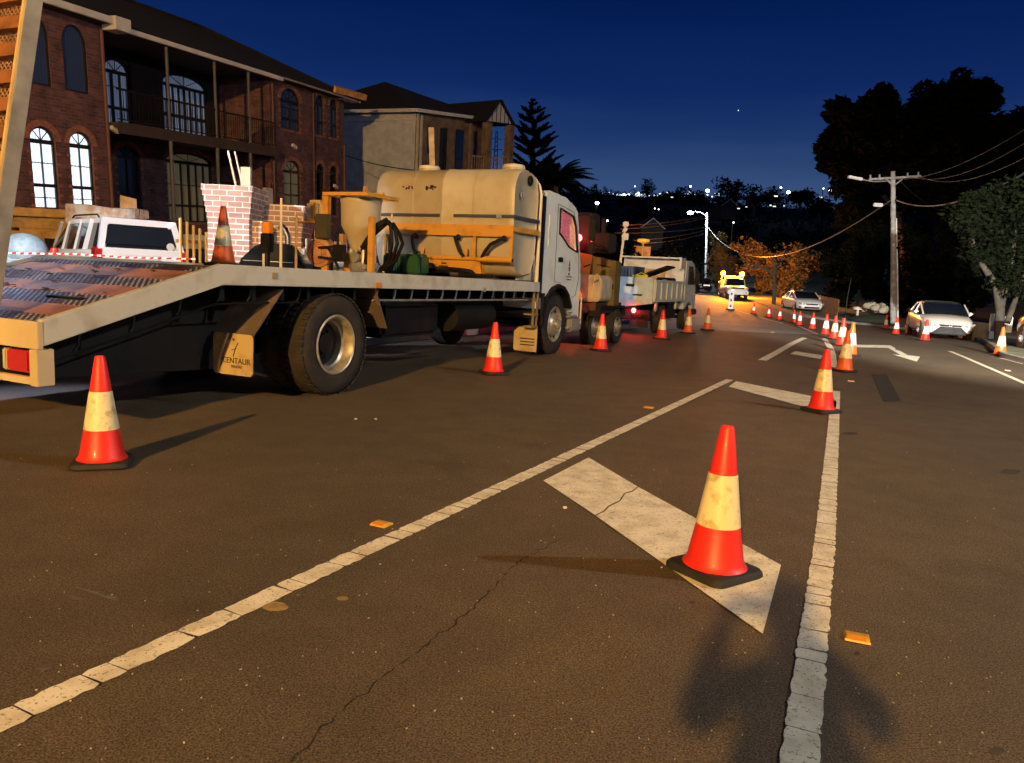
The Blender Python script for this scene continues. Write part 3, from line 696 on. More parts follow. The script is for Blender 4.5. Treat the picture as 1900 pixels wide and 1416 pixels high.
text('CENTAUR', .075, 'flap_lettering', INK, fl, tail_mw(-1.2025, .215, .43))
text('TRUCKS', .036, 'flap_lettering', INK, fl, tail_mw(-1.2025, .215, .378), align='CENTER')
b = MB(); b.tube([(-1.203, .25, .47), (-1.203, .22, .55), (-1.203, .19, .60)], .004, 5); b.tube([(-1.203, .27, .53), (-1.203, .21, .545)], .003, 5); b.sphere((-1.203, .245, .625), .014, 8, (.2, 1, 1)); b.build('flap_emblem', INK, fl)
fl = MB().yz([(0.0, .10), (.0, .50), (.33, .50), (.42, .42), (.42, .14), (.40, .10)], 5.12, 5.132).build('mud_flap', FLAPM, T)
b = MB()
for z in (.30, .25, .20): b.box(5.112, 5.12, .04, .30, z, z+.018)
b.build('flap_rib', INK, fl)
b = MB(); 
for x in (4.98, 5.12): b.box(x, x+.03, .02, .05, .50, 1.08)
b.box(4.98, 5.15, .01, .2, .70, .73); b.box(4.98, 5.15, .01, .2, .50, .53); b.build('step_ladder', pm('worn_step', (.25, .18, .10), .6, var=.4), T)
b = MB()
for x, z in ((-.95, 1.215), (3.2, 1.11)): b.box(x-.035, x+.035, -.006, 0, z-.03, z+.03)
b.build('side_reflector', pm('dull_reflector', (.35, .28, .16), .4), T)
MB().bev(.60, .72, -.012, 0, 1.115, 1.175, .004).build('side_reflector', AMB_P, T)

# cab
def prof(x, y_, zs):
    return [(x, y_+i, z) for i, z in zs]
cab = empty('cab'); cab.parent = T
b = MB()
cw = 2.30
sidep = [(5.32, .80), (5.32, 2.62), (5.38, 2.70), (5.45, 2.735), (6.2, 2.70), (6.62, 2.60), (6.80, 2.50), (6.93, 2.1), (7.10, 1.55), (7.14, 1.2), (7.12, .55), (6.78, .52), (6.74, .78), (6.60, 1.00), (6.35, 1.15), (6.03, 1.20), (5.70, 1.14), (5.48, .98), (5.40, .80)]
WIN = [(5.93, 2.50), (6.56, 2.42), (6.72, 2.25), (6.87, 1.80), (6.42, 1.88), (6.10, 2.03), (5.96, 2.08)]
def with_hole(mb, outer, hole, fn, d):
    polys = [[Vector((p[0], p[1], 0)) for p in outer]]+([[Vector((p[0], p[1], 0)) for p in hole[::-1]]] if hole else [])
    allp = outer+(hole[::-1] if hole else []); t = tessellate_polygon(polys)
    mb.add([fn(p[0], p[1], d) for p in allp], [tuple(q) for q in t])
yf = lambda a, b_, d: Vector((a, d, b_))
for y in (.06, .06+cw): with_hole(b, sidep, WIN, yf, y)
for y, d in ((.06, .05), (.06+cw, -.05)):
    n_ = len(WIN); b.add([(p[0], y, p[1]) for p in WIN]+[(p[0], y+d, p[1]) for p in WIN], [(i, (i+1) % n_, (i+1) % n_+n_, i+n_) for i in range(n_)])
n_ = len(sidep); b.add([(p[0], .06, p[1]) for p in sidep]+[(p[0], .06+cw, p[1]) for p in sidep], [(i, (i+1) % n_, (i+1) % n_+n_, i+n_) for i in range(n_) if i not in (6, 7)])
# windscreen surround strips
for i in (6, 7):
    (x0, z0), (x1, z1) = sidep[i], sidep[i+1]
    for ya, yb in ((.06, .16), (.06+cw-.1, .06+cw)): b.add([(x0, ya, z0), (x1, ya, z1), (x1, yb, z1), (x0, yb, z0)], [(0, 1, 2, 3)])
cb = b.build('cab_shell', WHT, cab)
b = MB(); b.add([(6.80, .16, 2.50), (6.93, .16, 2.1), (7.10, .16, 1.55), (7.10, cw-.04, 1.55), (6.93, cw-.04, 2.1), (6.80, cw-.04, 2.5)], [(0, 1, 4, 5), (1, 2, 3, 4)]); b.build('windscreen', pm('dusty_windscreen', (.66, .60, .60), .5, scale=40, c2=(.45, .38, .38), thr=(.45, .6)), cab)
WGL = bpy.data.materials.new('clear_side_glass'); WGL.use_nodes = True; gN = WGL.node_tree.nodes; gL = WGL.node_tree.links; gN.clear()
g1 = gN.new('ShaderNodeBsdfTransparent'); g1.inputs[0].default_value = (.93, .95, .95, 1); g2 = gN.new('ShaderNodeBsdfGlossy'); g2.inputs['Roughness'].default_value = .03
g3 = gN.new('ShaderNodeMixShader'); g3.inputs[0].default_value = .08; g4 = gN.new('ShaderNodeOutputMaterial'); gL.new(g1.outputs[0], g3.inputs[1]); gL.new(g2.outputs[0], g3.inputs[2]); gL.new(g3.outputs[0], g4.inputs[0])
for y in (.09, .03+cw): b = MB(); with_hole(b, WIN, None, yf, y); b.build('side_window', WGL, cab)
b = MB(); b.box(5.36, 5.40, .15, 2.25, 1.25, 2.6); b.box(5.35, 7.0, .15, 2.25, 1.22, 1.25); b.box(5.35, 6.6, .15, 2.25, 2.60, 2.62); b.build('cab_lining', pm('pale_cab_lining', (.62, .55, .52), .8), cab)
b = MB(); b.bev(5.5, 6.0, .25, .75, 1.3, 1.45, .04); b.bev(5.45, 5.56, .25, .75, 1.4, 1.8, .05); b.bev(6.75, 7.02, .2, 2.2, 1.3, 1.72, .05); b.build('seat_and_dash', BLK, cab)
# steering wheel
b = MB(); pts = [Vector((6.50, .62, 1.80))+Vector((.10*math.sin(t), 0, .0))*0+Vector((-.09*math.sin(t), .20*math.cos(t), .17*math.sin(t))) for t in [2*math.pi*k/20 for k in range(21)]]; b.tube(pts, .014, 6); b.build('steering_wheel', BLK, cab)
# door outline, window rubber, vents
DR = pm('door_gap', (.05, .05, .045), .8)
b = MB()
dl = [(5.86, 1.26), (5.86, 2.56), (6.60, 2.49), (6.76, 2.28), (6.96, 1.75), (7.03, 1.35), (6.90, 1.02), (6.70, .98)]
for p, q in zip(dl, dl[1:]): b.bar((p[0], .058, p[1]), (q[0], .058, q[1]), .004, .010, (0, 1, 0))
b.bar((5.86, .058, 1.26), (6.2, .058, 1.24), .004, .010, (0, 1, 0)); b.build('door_gap', DR, cab)
b = MB(); n_ = len(WIN)
for i in range(n_):
    p, q = WIN[i], WIN[(i+1) % n_]; b.bar((p[0], .052, p[1]), (q[0], .052, q[1]), .016, .035, (0, 1, 0))
b.build('window_rubber', BLK, cab)
b = MB(); b.bev(5.50, 5.56, .048, .062, 1.85, 2.35, .012); b.build('side_groove', pm('warm_white', (.7, .66, .56), .4), cab)
dh = MB(); dh.bev(5.98, 6.16, .030, .058, 1.60, 1.68, .012); dh.build('door_handle', BLK, cab)
b = MB()
for k in range(7):
    a = R(25+k*22); a2 = R(25+(k+1)*22)
    for rr_ in (.0,): b.obox((6.03+math.cos((a+a2)/2)*.66, .10, .52+math.sin((a+a2)/2)*.66), Vector((-math.sin((a+a2)/2), 0, math.cos((a+a2)/2)))*.135, (0, .09, 0), Vector((math.cos((a+a2)/2), 0, math.sin((a+a2)/2)))*.03)
b.obox((5.36, .13, .86), (.03, 0, 0), (0, .12, 0), (0, 0, .20)); b.build('wheel_arch', BLK, cab)
b = MB(); b.bev(6.70, 7.22, .02, 2.40, .36, .62, .03); b.box(6.62, 7.0, .03, .3, .62, .66); b.build('bumper', pm('grey_bumper', (.22, .21, .20), .5), cab)
b = MB(); b.bev(6.60, 6.76, .03, .10, .70, .73, .01); b.bev(6.6, 6.8, .03, .12, .42, .46, .01); b.build('cab_step', GAL, cab)
b = MB(); b.tube([(6.80, .05, 2.45), (7.0, -.06, 2.50), (7.05, -.12, 2.42)], .014, 6); b.tube([(6.98, -.05, 1.55), (7.08, -.14, 1.6)], .014, 6); b.bev(7.02, 7.08, -.21, -.08, 2.02, 2.40, .02); wm_ = b.build('wing_mirror', BLK, cab); MB().bev(7.02, 7.07, -.20, -.09, 1.78, 1.98, .02).build('wide_angle_mirror', BLK, cab)
b = MB(); b.bev(7.10, 7.16, .02, .12, .95, 1.10, .01); b.build('indicator', AMB_P, cab)
b = MB(); b.bar((7.15, .02, .5), (7.15, .02, 1.02), .02, .02, (1, 0, 0)); b.build('corner_marker', FASC, cab)
b = MB(); b.prism([(6.50, 1.545), (6.56, 1.545), (6.53, 1.645)], yf, .052, .058); b.box(6.505, 6.515, .052, .058, 1.45, 1.535); b.box(6.52, 6.53, .052, .058, 1.45, 1.535); b.box(6.54, 6.55, .052, .058, 1.45, 1.535); b.box(6.50, 6.56, .052, .058, 1.485, 1.5)
b.build('door_emblem', INK, cab)
side_mw = lambda x, y, z: Matrix(((1, 0, 0, x), (0, 0, -1, y), (0, 1, 0, z), (0, 0, 0, 1)))
text('UC', .055, 'door_lettering', INK, cab, side_mw(6.53, .055, 1.40), .003)
b = MB()
for z, w_ in ((1.345, .28), (1.295, .20)):
    x = 6.53-w_/2
    while x < 6.53+w_/2: ww = random.uniform(.012, .03); b.box(x, x+ww, .053, .058, z, z+random.uniform(.012, .022)); x += ww+.008
b.build('door_lettering', INK, cab)
# headboard frame, black gap and white grab pipe
b = MB(); b.box(5.10, 5.30, .04, 2.35, .98, 2.62)
for z in (1.45, 1.75, 2.05, 2.35): b.box(5.08, 5.13, .08, .2, z, z+.03)
b.build('headboard', BLK, T)
b = MB(); b.tube([(4.97, .0, 1.24), (4.97, .0, 2.62), (4.955, .03, 2.74), (4.93, .10, 2.84), (4.90, .24, 2.93)], .032, 10); b.build('grab_pipe', pm('cream_pipe', (.72, .62, .42), .4, var=.1), T)
b = MB(); b.box(4.42, 5.08, .09, .12, 1.262, 1.66); b.build('side_board', pm('peeling_board', (.62, .52, .34), .6, scale=3.2, c2=(.34, .34, .30), thr=(.52, .56)), T)
p = T.matrix_world
def tw(x, y, z): return R0+HD*x-ND*y+Vector((0, 0, z))
point('added_cab_light', tw(6.35, 1.55, 2.35), (1, .25, .30), 95, .06)  # unseen red light added to make the cab window glow pink

# ------------------------------------------------------------------ water tank unit on the deck
TK = empty('water_tank', tw(4.4, 1.2, 1.262), TRZ, 'large cream plastic water tank in a yellow frame, mounted across the truck deck', 'water tank')
# local: x forward from tank centre, y left, z up from deck
pr = [(-.30, .10), (-.40, .30), (-.44, .80), (-.45, 1.30), (-.42, 1.46), (-.34, 1.57), (-.22, 1.635), (0, 1.66), (.22, 1.635), (.34, 1.57), (.42, 1.45), (.45, 1.30), (.44, .80), (.40, .35), (.28, .08), (0, .04)]
rings = []
for y, s_ in ((-1.20, .90), (-1.225+.0, .955), (-1.19, .99), (-1.12, 1), (-.03, 1), (-.02, 1.012), (.02, 1.012), (.03, 1), (1.12, 1), (1.19, .99), (1.225, .955), (1.20, .90)):
    cz = .85; rings.append([(x*s_, y, cz+(z-cz)*s_) for x, z in pr])
MB().loft(rings).build('tank_shell', TANKM, TK, ang=60)
b = MB()
def ringband(y, k=1.012, w=.03):
    return [(x*k, y, .85+(z-.85)*k) for x, z in pr[2:13]]
for y in (-.55, .52):
    A = ringband(y-.02, 1.004); B_ = ringband(y+.02, 1.004); n_ = len(A); b.add(A+B_, [(i, i+1, n_+i+1, n_+i) for i in range(n_-1)], True)
b.build('moulded_rib', TANKM, TK)
for y, r_ in ((.52, .17), (-.98, .17)):
    l = MB().lathe([(r_, -.02), (r_, .05), (r_*.92, .065), (0, .07)], (0, y, 1.66), n=24).build('filler_lid', pm('pale_lid', (.66, .58, .42), .5), TK)
    MB().lathe([(r_*1.06, -.01), (r_*1.06, .02), (r_, .02)], (0, y, 1.66), n=24).build('lid_ring', TANKM, l)
b = MB()
for y0, y1 in ((-1.24, -.22), (.02, 1.24)): b.bev(-.468, -.452, y0, y1, .90, .945, .004)
b.box(-.46, .48, -1.246, -1.234, .90, .945); b.build('dark_strap', pm('dark_blue_strap', (.05, .055, .075), .5), TK)
MB().bev(-.475, -.45, -1.05, -.95, .885, .96, .01).build('strap_buckle', GAL, TK)
b = MB()
b.bev(-.50, -.455, -1.255, 1.0, .62, .79, .006); b.bev(-.50, .47, -1.262, -1.236, .70, .78, .005)
b.bev(-.53, -.46, -1.22, 1.0, .26, .31, .01); b.bev(-.50, -.46, .97, 1.03, 0, .62, .006); b.bev(-.50, -.46, -.64, -.59, .30, .63, .006); b.bev(-.50, -.465, -1.255, -1.21, .3, .62, .006)
b.yz([(-.78, 0), (-.72, .25), (.62, .25), (.55, .17), (.20, .17), (-.15, .12), (-.45, .03), (-.52, 0)], -.49, -.46)
b.box(-.44, .2, -.72, -.66, 0, .22)
b.build('yellow_frame', YEL, TK)
MB().cyl((-.515, -.70, .285), (-.515, -1.28, .285), .042, n=14).build('frame_pipe', YEL, TK)
MB().cyl((-.52, -1.281, .285), (-.52, -1.284, .285), .028, n=12).build('pipe_mouth', BLK, TK)
b = MB(); b.box(-.498, -.489, -.18, -.02, .12, .165); b.box(-.498, -.489, -.15, -.06, .185, .21); b.build('maker_plate', INK, TK)
for y, dx in ((.42, .02), (-.34, .05), (-1.12, -.16)):
    v_ = MB(); v_.lathe([(.042, 0), (.045, .05), (.03, .06), (0, .06)], (-.45, y, .60), (-1, 0, 0), 14); v_.tube([(-.50, y, .60), (-.56, y+.02, .585), (-.57, y+.03+(-dx), .50), (-.56, y+.02-dx*1.6, .40), (-.53, y-.01-dx*2.2, .31)], .027, 10); v_.build('valve_hose', BLK, TK)
    MB().lathe([(.05, 0), (.05, .02), (.035, .02)], (-.452, y, .60), (-1, 0, 0), 14).build('hose_clamp', GAL, TK)
b = MB()
for y in (.30, -.48): b.bev(-.475, -.45, y-.02, y+.03, .33, .43, .005)
b.build('bracket', YEL, TK)
b = MB(); b.lathe([(.075, 0), (.08, .02), (.06, .035), (0, .035)], (.10, -1.21, 1.50), (0, -1, 0), 18); b.build('side_cap', BLK, TK)
b = MB(); b.lathe([(.06, 0), (.06, .004)], (-.18, -1.224, 1.26), (0, -1, 0), 20); b.add([(-.18+math.cos(k*math.pi/8)*.06, -1.228, 1.26+math.sin(k*math.pi/8)*.06) for k in range(16)], [tuple(range(16))]); b.build('round_emblem', FASC, TK)
b = MB(); b.lathe([(.060, .004), (.050, .006)], (-.18, -1.224, 1.26), (0, -1, 0), 20); b.box(-.20, -.165, -1.232, -1.228, 1.225, 1.25); b.box(-.19, -.17, -1.232, -1.228, 1.25, 1.295); b.build('emblem_mark', INK, TK)
b = MB(); rr = random.Random(2)
for cx, w_, n_ in ((.62, .09, 9), (.20, .09, 20)):
    for i in range(n_):
        y = cx+rr.uniform(-w_, w_); z = 1.33+rr.uniform(-.02, .035)-abs(y-cx)*.1; r_ = rr.uniform(.006, .017)
        b.obox((-.452, y, z), (.003, 0, 0), (0, r_, r_*.6), (0, -r_*.4, r_*.8))
b.build('worn_lettering', INK, TK)
# jerrycans in front of the frame
GRN = pm('green_plastic', (.018, .085, .028), .45, var=.2, coat=.2)
def jerry(x, y, lab, mat=GRN):
    t = empty('jerry_can', tw(x, y, 1.262), TRZ+random.uniform(-.06, .06), lab, 'jerry can', 'green jerry cans on the truck deck')
    MB().bev(-.14, .14, -.155, .155, 0, .30, .035, 3).build('body', mat, t); 
    b = MB()
    for y in (-.08, .0, .08): b.bev(-.147, -.138, y-.02, y+.02, .03, .27, .004)
    b.build('moulded_rib', mat, t)
    MB().tube([(0, -.07, .29), (0, -.06, .335), (0, .04, .335), (0, .05, .29)], .012, 8).build('handle', mat, t); MB().cyl((0, .10, .295), (0, .10, .325), .032, n=14).build('cap', pm('pale_cap', (.6, .5, .3), .5), t)
jerry(3.35, 1.60, 'dark teal green jerry can, left one of the pair', pm('teal_plastic', (.012, .07, .045), .45, var=.2, coat=.2)); jerry(3.35, 1.24, 'bright green jerry can, right one of the pair')
# loose pump and hoses under the frame arch
t = empty('suction_hose', tw(3.72, .9, 1.262), TRZ, 'coiled black suction hose lying under the yellow tank frame', 'hose')
b = MB(); pts = [(.02*math.sin(k*.7), .42*math.cos(k*.35), .06+.05*abs(math.sin(k*.35))) for k in range(24)]; b.tube(pts, .035, 8); b.tube([(0, -.2, .03), (-.06, -.45, .035), (0, -.75, .04)], .032, 8); b.build('hose', BLK, t)
b = MB(); b.cyl((-.06, -.08, .05), (-.06, -.22, .05), .035, n=10); b.cyl((-.05, -.42, .04), (-.05, -.50, .04), .028, n=10); b.build('coupling', CHR, t)

# ------------------------------------------------------------------ hopper mixing unit
HU = empty('mixing_unit', tw(2.2, 1.4, 1.262), TRZ, 'cream cone bottomed hopper on yellow posts with pump and hoses', 'mixer unit')
b = MB(); b.lathe([(.27, 1.0), (.285, .96), (.27, .9), (.26, .62), (.20, .50), (.06, .14), (.05, .06)], (0, 0, 0), n=28); b.build('hopper', TANKM, HU)
b = MB(); b.box(-.36, .36, -.36, -.30, .985, 1.03); b.box(-.36, .36, .30, .36, .985, 1.03); b.box(-.36, -.30, -.30, .30, .985, 1.03); b.box(.30, .36, -.30, .30, .985, 1.03); b.bar((0, -.36, 1.04), (0, .50, 1.04), .04, .03); b.box(-.02, .02, -.08, -.04, 1.0, 1.14)
for x, y in ((-.31, .33), (.31, .33)): b.bev(x-.035, x+.035, y-.05, y+.05, 0, .985, .005)
b.bev(-.36, -.30, -.46, -.38, 0, .72, .005); b.bev(-.2, .1, .0, .12, 0, .25, .01); b.build('yellow_frame', YEL, HU)
b = MB(); b.bev(-.42, -.12, .36, .75, .62, .645, .004); b.build('shelf', YEL, HU)
c_ = MB().bev(-.34, -.08, .40, .68, .66, .93, .05, 3).build('header_can', TANKM, HU); MB().bev(-.355, -.335, .50, .56, .66, .90, .004).build('can_strap', YEL, c_)
b = MB(); b.bev(-.44, -.36, .20, .42, .42, .74, .01); b.build('control_box', pm('olive_box', (.045, .040, .018), .7), HU)
b = MB(); b.tube([(-.05, -.02, .12), (-.2, -.10, .2), (-.25, -.30, .42), (-.2, -.42, .62), (-.1, -.5, .70)], .04, 10); b.tube([(-.1, -.5, .68), (-.22, -.36, .5), (-.25, -.30, .25), (-.18, -.22, .05)], .035, 10)
b.tube([(-.3, .35, .38), (-.40, .2, .28), (-.38, .05, .04)], .018, 8)
for k in range(3): b.tube([(-.12+.03*k, -.46-.05*k, .70-.02*k), (-.2+.03*k, -.62-.05*k, .62-.05*k), (-.22+.02*k, -.66-.07*k, .40), (-.15, -.58-.05*k, .18), (-.12, -.42-.02*k, .06)], .024, 8)
b.build('black_hose', BLK, HU)
b = MB(); b.bev(-.28, .1, -.28, .0, .02, .14, .03); b.cyl((-.3, -.12, .2), (-.05, -.12, .2), .07, n=14); b.cyl((-.22, -.22, .12), (-.22, -.22, .3), .035, n=10); b.sphere((-.25, -.05, .26), .05, 8); b.sphere((-.25, -.18, .30), .035, 8); b.build('pump', GAL, HU)
b = MB(); b.sphere((-.12, -.58, .74), .025, 8, (.6, .6, 1.8)); b.build('valve_lever', YEL2, HU)
# hose reel on the left of the hopper
HR = empty('hose_reel', tw(1.85, 1.80, 1.262), TRZ, 'round brown hose reel standing left of the hopper', 'hose reel')
b = MB(); ax = (-1, 0, 0); b.lathe([(0, .06), (.05, .06), (.10, .045), (.17, .03), (.195, .02), (.20, 0), (.195, -.12), (0, -.12)], (0, 0, .24), ax, 32); b.build('drum', pm('tan_reel', (.46, .25, .13), .55, scale=7, var=.35), HR)
b = MB()
for k in range(3): b.lathe([(.07+.03*k, .062-.008*k), (.08+.03*k, .066-.008*k), (.09+.03*k, .058-.008*k)], (0, 0, .24), ax, 32)
b.build('hub_ring', pm('rust_ring', (.50, .18, .06), .6), HR)
b = MB(); b.bar((-.07, -.04, .30), (-.05, -.36, .33), .03, .03); b.bar((-.07, -.04, .18), (-.05, -.36, .15), .03, .03); b.bev(-.12, -.02, -.46, -.30, .13, .35, .01); b.box(-.03, .03, -.03, .03, 0, .05); b.box(.05, .10, -.15, .15, 0, .25); b.build('bracket', BLK, HR)

# ------------------------------------------------------------------ other things on the deck
cone(0, 0, ('orange', 'd'), TRZ+.1, 'dull orange cone standing up on the truck deck at the top of the slope', GB, loc=tw(.42, 2.05, 1.263))
PB = empty('beacon_post', tw(.0, .98, 1.262), TRZ, 'orange beacon lamp on a black box and post behind the deck cone', 'warning beacon')
MB().cyl((0, 0, 0), (0, 0, .22), .03, n=12).build('post', BLK, PB)
MB().bev(-.05, .05, -.06, .06, .18, .38, .012).build('box', BLK, PB)
MB().lathe([(.05, .38), (.062, .40), (.06, .48), (.045, .50), (0, .505)], (0, 0, 0), n=20).build('beacon', pm('orange_beacon', (.75, .24, .02), .2, emis=(1, .28, .02), es=.12), PB)
MB().box(-.056, -.051, -.015, .015, .02, .16).build('label_plate', FASC, PB)
WP = empty('marker_pole', tw(.0, .79, 1.262), TRZ, 'thin white pole standing on the deck right of the beacon', 'pole')
MB().cyl((0, 0, 0), (0, 0, .75), .016, .013, 10).build('pole', pm('cream_pole', (.66, .56, .40), .5, var=.2), WP)
WP2 = empty('marker_pole', tw(1.3, 1.72, 1.262), TRZ, 'thin timber stake on the deck beside the hose reel', 'pole')
MB().cyl((0, 0, 0), (0, 0, .68), .018, .015, 8).build('stake', TIMB, WP2)
LT = empty('timber_post', P(803, 330, 22)-Vector((0, 0, 1.6)), 0, 'leaning pale timber post rising behind the water tank', 'post')
b = MB(); b.obox((-.0, 0, 1.6), (.075, 0, .0), (0, .05, 0), (-.09, 0, 1.35)); b.build('post', TIMB, LT)

# ------------------------------------------------------------------ drilling rig truck ahead (yellow box, water tank, red lamps)
O2 = Vector((2.19, 16.43, 0)); V2 = empty('vacuum_rig_trailer', O2, TRZ, 'yellow box trailer with cream tank, hose reel and lit red lamps ahead of the flatbed', 'trailer')
OLV = pm('ochre_panel', (.12, .085, .016), .5, scale=3, c2=(.06, .045, .016), thr=(.45, .7))
b = MB(); b.yz([(-.02, .80), (-.02, 1.72), (1.0, 1.90), (1.75, 1.92), (1.75, .80)], -.45, -.06); b.build('body', OLV, V2, bevel=.02)
b = MB(); b.yz([(.70, 1.30), (.78, 1.88), (.50, 1.83), (.55, 1.30)], -.462, -.452); b.build('yellow_stripe', YEL, V2)
b = MB(); b.tube([(-.455, .08, 1.60), (-.46, .38, 1.64)], .008, 6); b.box(-.46, -.45, .0, .03, 1.15, 1.25); b.build('panel_seam', BLK, V2)
t_ = MB().loft([[(x, y, z) for y, z in rr_rect(.02, 1.12, .88, 1.42, .12, 4)] for x in (-1.15, -.46)]).build('water_tank', pm('dusty_tank', (.44, .38, .27), .5, scale=5, var=.35), V2, bevel=.02)
b = MB()
for y in (.18, .52): b.tube([(-1.16, y, .90), (-1.18, y, 1.2), (-1.17, y-.02, 1.38), (-1.05, y-.02, 1.43)], .018, 6)
b.build('moulded_rib', TANKM, t_)
b = MB(); b.lathe([(.06, 0), (.06, .06), (.04, .10), (.05, .16), (0, .16)], (-.9, .62, 1.42), n=12); b.build('filler_cap', BLK, t_)
b = MB(); b.lathe([(0, .03), (.10, .03), (.22, .02), (.235, 0), (.23, -.12), (0, -.12)], (-1.30, .90, 1.12), (-1, 0, 0), 26); r_ = b.build('hose_reel', pm('red_brown_reel', (.16, .07, .05), .6, scale=6, var=.5), V2)
b = MB(); b.box(-1.2, .5, .1, 1.7, .66, .86); b.box(-1.25, -1.05, .35, 1.7, .38, .66); b.box(.5, 1.4, .6, 1.1, .5, .62); b.cyl((0, .1, .36), (0, 1.6, .36), .05); b.build('chassis', pm('dark_red_chassis', (.05, .018, .016), .6, var=.4), V2)
wheel(V2, 0, .0, .36, .22, -1, 'front', pm('dull_alloy', (.30, .27, .22), .5, metal=.5, scale=9, var=.4)); wheel(V2, -.80, .22, .36, .22, -1, 'front', pm('dull_alloy', (.3, .27, .22)))
wheel(V2, 0, 1.72, .36, .22, 1, 'front', pm('dull_alloy', (.3, .27, .22))); 
b = MB(); b.xz([(-1.25, .60), (-1.15, .82), (.45, .80), (.50, .60), (.40, .60), (.36, .75), (-1.05, .76), (-1.2, .58)], -.0, .24); b.build('mudguard', BLK, V2)
b = MB(); b.bev(-.25, .25, .62, 1.75, 1.90, 2.72, .03); b.bev(-.30, .2, .20, .60, 1.90, 2.30, .03); b.cyl((-.1, .42, 2.28), (-.1, .42, 2.62), .05, n=12); b.bev(-.34, -.2, 1.0, 1.5, 2.3, 2.55, .02); b.tube([(-.3, .62, 2.1), (-.42, .45, 2.0), (-.40, .25, 1.95)], .03, 8); b.build('engine_housing', pm('maroon_housing', (.007, .0025, .0025), .9, scale=2, var=.5), V2)
def lit_lamp(parent, x, y, z, r, c, s, nm='tail_lamp', w=0, lr=.04):
    o = MB().lathe([(r, 0), (r*.9, r*.3), (0, r*.4)], (x, y, z), (-1, 0, 0), 16).build(nm, em(nm+'%d%d' % (s, c[1]*100), c, s), parent)
    MB().lathe([(r*1.25, .0), (r*1.25, r*.25), (r, r*.25)], (x, y, z), (-1, 0, 0), 16).build('bezel', BLK, o)
    return o
REDL = (1, .05, .06)
lit_lamp(V2, -1.26, .80, .615, .05, REDL, 28, 'tail_lamp'); point('red_tail_light', O2+HD*-1.36-ND*.80+Vector((0, 0, .6)), (1, .03, .04), 16, .05)
lit_lamp(V2, -1.26, .59, .61, .035, (1, .62, .08), 20, 'indicator_lamp'); point('amber_indicator_light', O2+HD*-1.34-ND*.58+Vector((0, 0, .6)), (1, .6, .1), 2.5, .04)
lit_lamp(V2, -.36, .86, 2.18, .075, REDL, 32, 'brake_lamp'); point('red_high_light', O2+HD*-.55-ND*.88+Vector((0, 0, 2.2)), (1, .03, .04), 24, .05)
MB().box(-.33, -.31, .58, .61, 2.02, 2.18).build('red_reflector', em('refl_red_glow', (1, .15, .12), 1.2), V2)  # reflected red shine put in as emission
# raised light mast between the vehicles
LMa, LMb, LMc = P(1152, 472, 16.6), P(1157, 440, 16.6), P(1161, 416, 16.6)
LM = empty('light_mast', LMa, 0, 'slanted white folding light mast above the yellow trailer', 'mast')
b = MB(); b.bar((0, 0, -.2), LMb-LMa, .05, .05); b.bar(LMb-LMa, LMc-LMa, .045, .045); b.obox((LMb-LMa)+Vector((.03, 0, 0)), (.07, 0, .01), (0, .04, 0), (0, 0, .07)); b.obox(LMc-LMa, (.06, 0, 0), (0, .05, 0), (0, 0, .05)); b.obox((LMc-LMa)*.8, (.05, 0, .02), (0, .05, 0), (0, 0, .035)); b.build('arm', FASC, LM, bevel=.01)

# ------------------------------------------------------------------ small tipper truck
O3 = Vector((4.06, 20.68, 0)); V3 = empty('tipper_truck', O3, TRZ, 'small white tipper truck with high headboard and lit red tail light', 'truck')
GRYW = pm('greyish_white_paint', (.50, .50, .44), .5, scale=4, c2=(.33, .30, .22), thr=(.5, .75))
BLW = pm('pale_blue_tailgate', (.50, .60, .66), .45, scale=5, var=.2)
b = MB(); b.box(-1.42, 1.75, .03, 1.80, .86, .93); b.build('tray_floor', GRYW, V3)
b = MB(); b.box(-1.40, 1.75, .0, .05, .90, 1.38)
for k in range(6): b.box(-1.38+k*.56, -1.25+k*.56, -.03, 0, .90, 1.34)
b.box(-1.42, 1.77, -.02, .055, 1.34, 1.40); b.box(-1.42, 1.77, -.02, .055, .84, .90); b.build('side_board', GRYW, V3, bevel=.005)
b = MB(); b.box(-1.40, 1.75, 1.78, 1.83, .90, 1.38); b.build('side_board', GRYW, V3, bevel=.005)
tg = MB().box(-1.46, -1.42, .04, 1.79, .92, 1.44).box(-1.475, -1.46, .04, 1.79, 1.38, 1.44).box(-1.475, -1.46, .04, .12, .92, 1.44).build('tailgate', BLW, V3, bevel=.005)
MB().bev(-1.48, -1.462, .52, .74, 1.20, 1.27, .01).build('gate_latch', BLK, tg); MB().box(-1.47, -1.461, .30, .55, .98, 1.02).build('gate_plate', BLK, tg)
b = MB(); b.yz([(.02, .80), (.02, .92), (1.79, .92), (1.79, .62), (1.2, .62)], -1.55, -1.42); b.build('rear_apron', pm('white_apron', (.56, .58, .60), .5, scale=5, var=.3), V3)
b = MB(); b.box(1.60, 1.70, .0, 1.8, .95, 2.06); b.box(1.2, 1.7, .0, .06, 1.75, 2.06); b.box(1.3, 1.62, .0, 1.8, 2.02, 2.06); b.build('headboard', pm('white_headboard', (.62, .58, .47), .5, scale=3, c2=(.36, .27, .12), thr=(.52, .7)), V3)
b = MB()
for k, y in enumerate((.55, .85, 1.15, 1.4)): b.box(1.55, 1.598, y, y+.27, .95, 1.72)
b.build('timber_sheet', TIMB, V3)
c3 = empty('cab'); c3.parent = V3
b = MB(); b.xz([(1.86, .60), (1.86, 1.98), (2.6, 2.02), (2.95, 1.90), (3.25, 1.30), (3.35, .95), (3.35, .45), (3.0, .42), (2.9, .70), (2.45, .80), (2.05, .60)], .0, 1.70); b.build('cab_shell', GRYW, c3, bevel=.03)
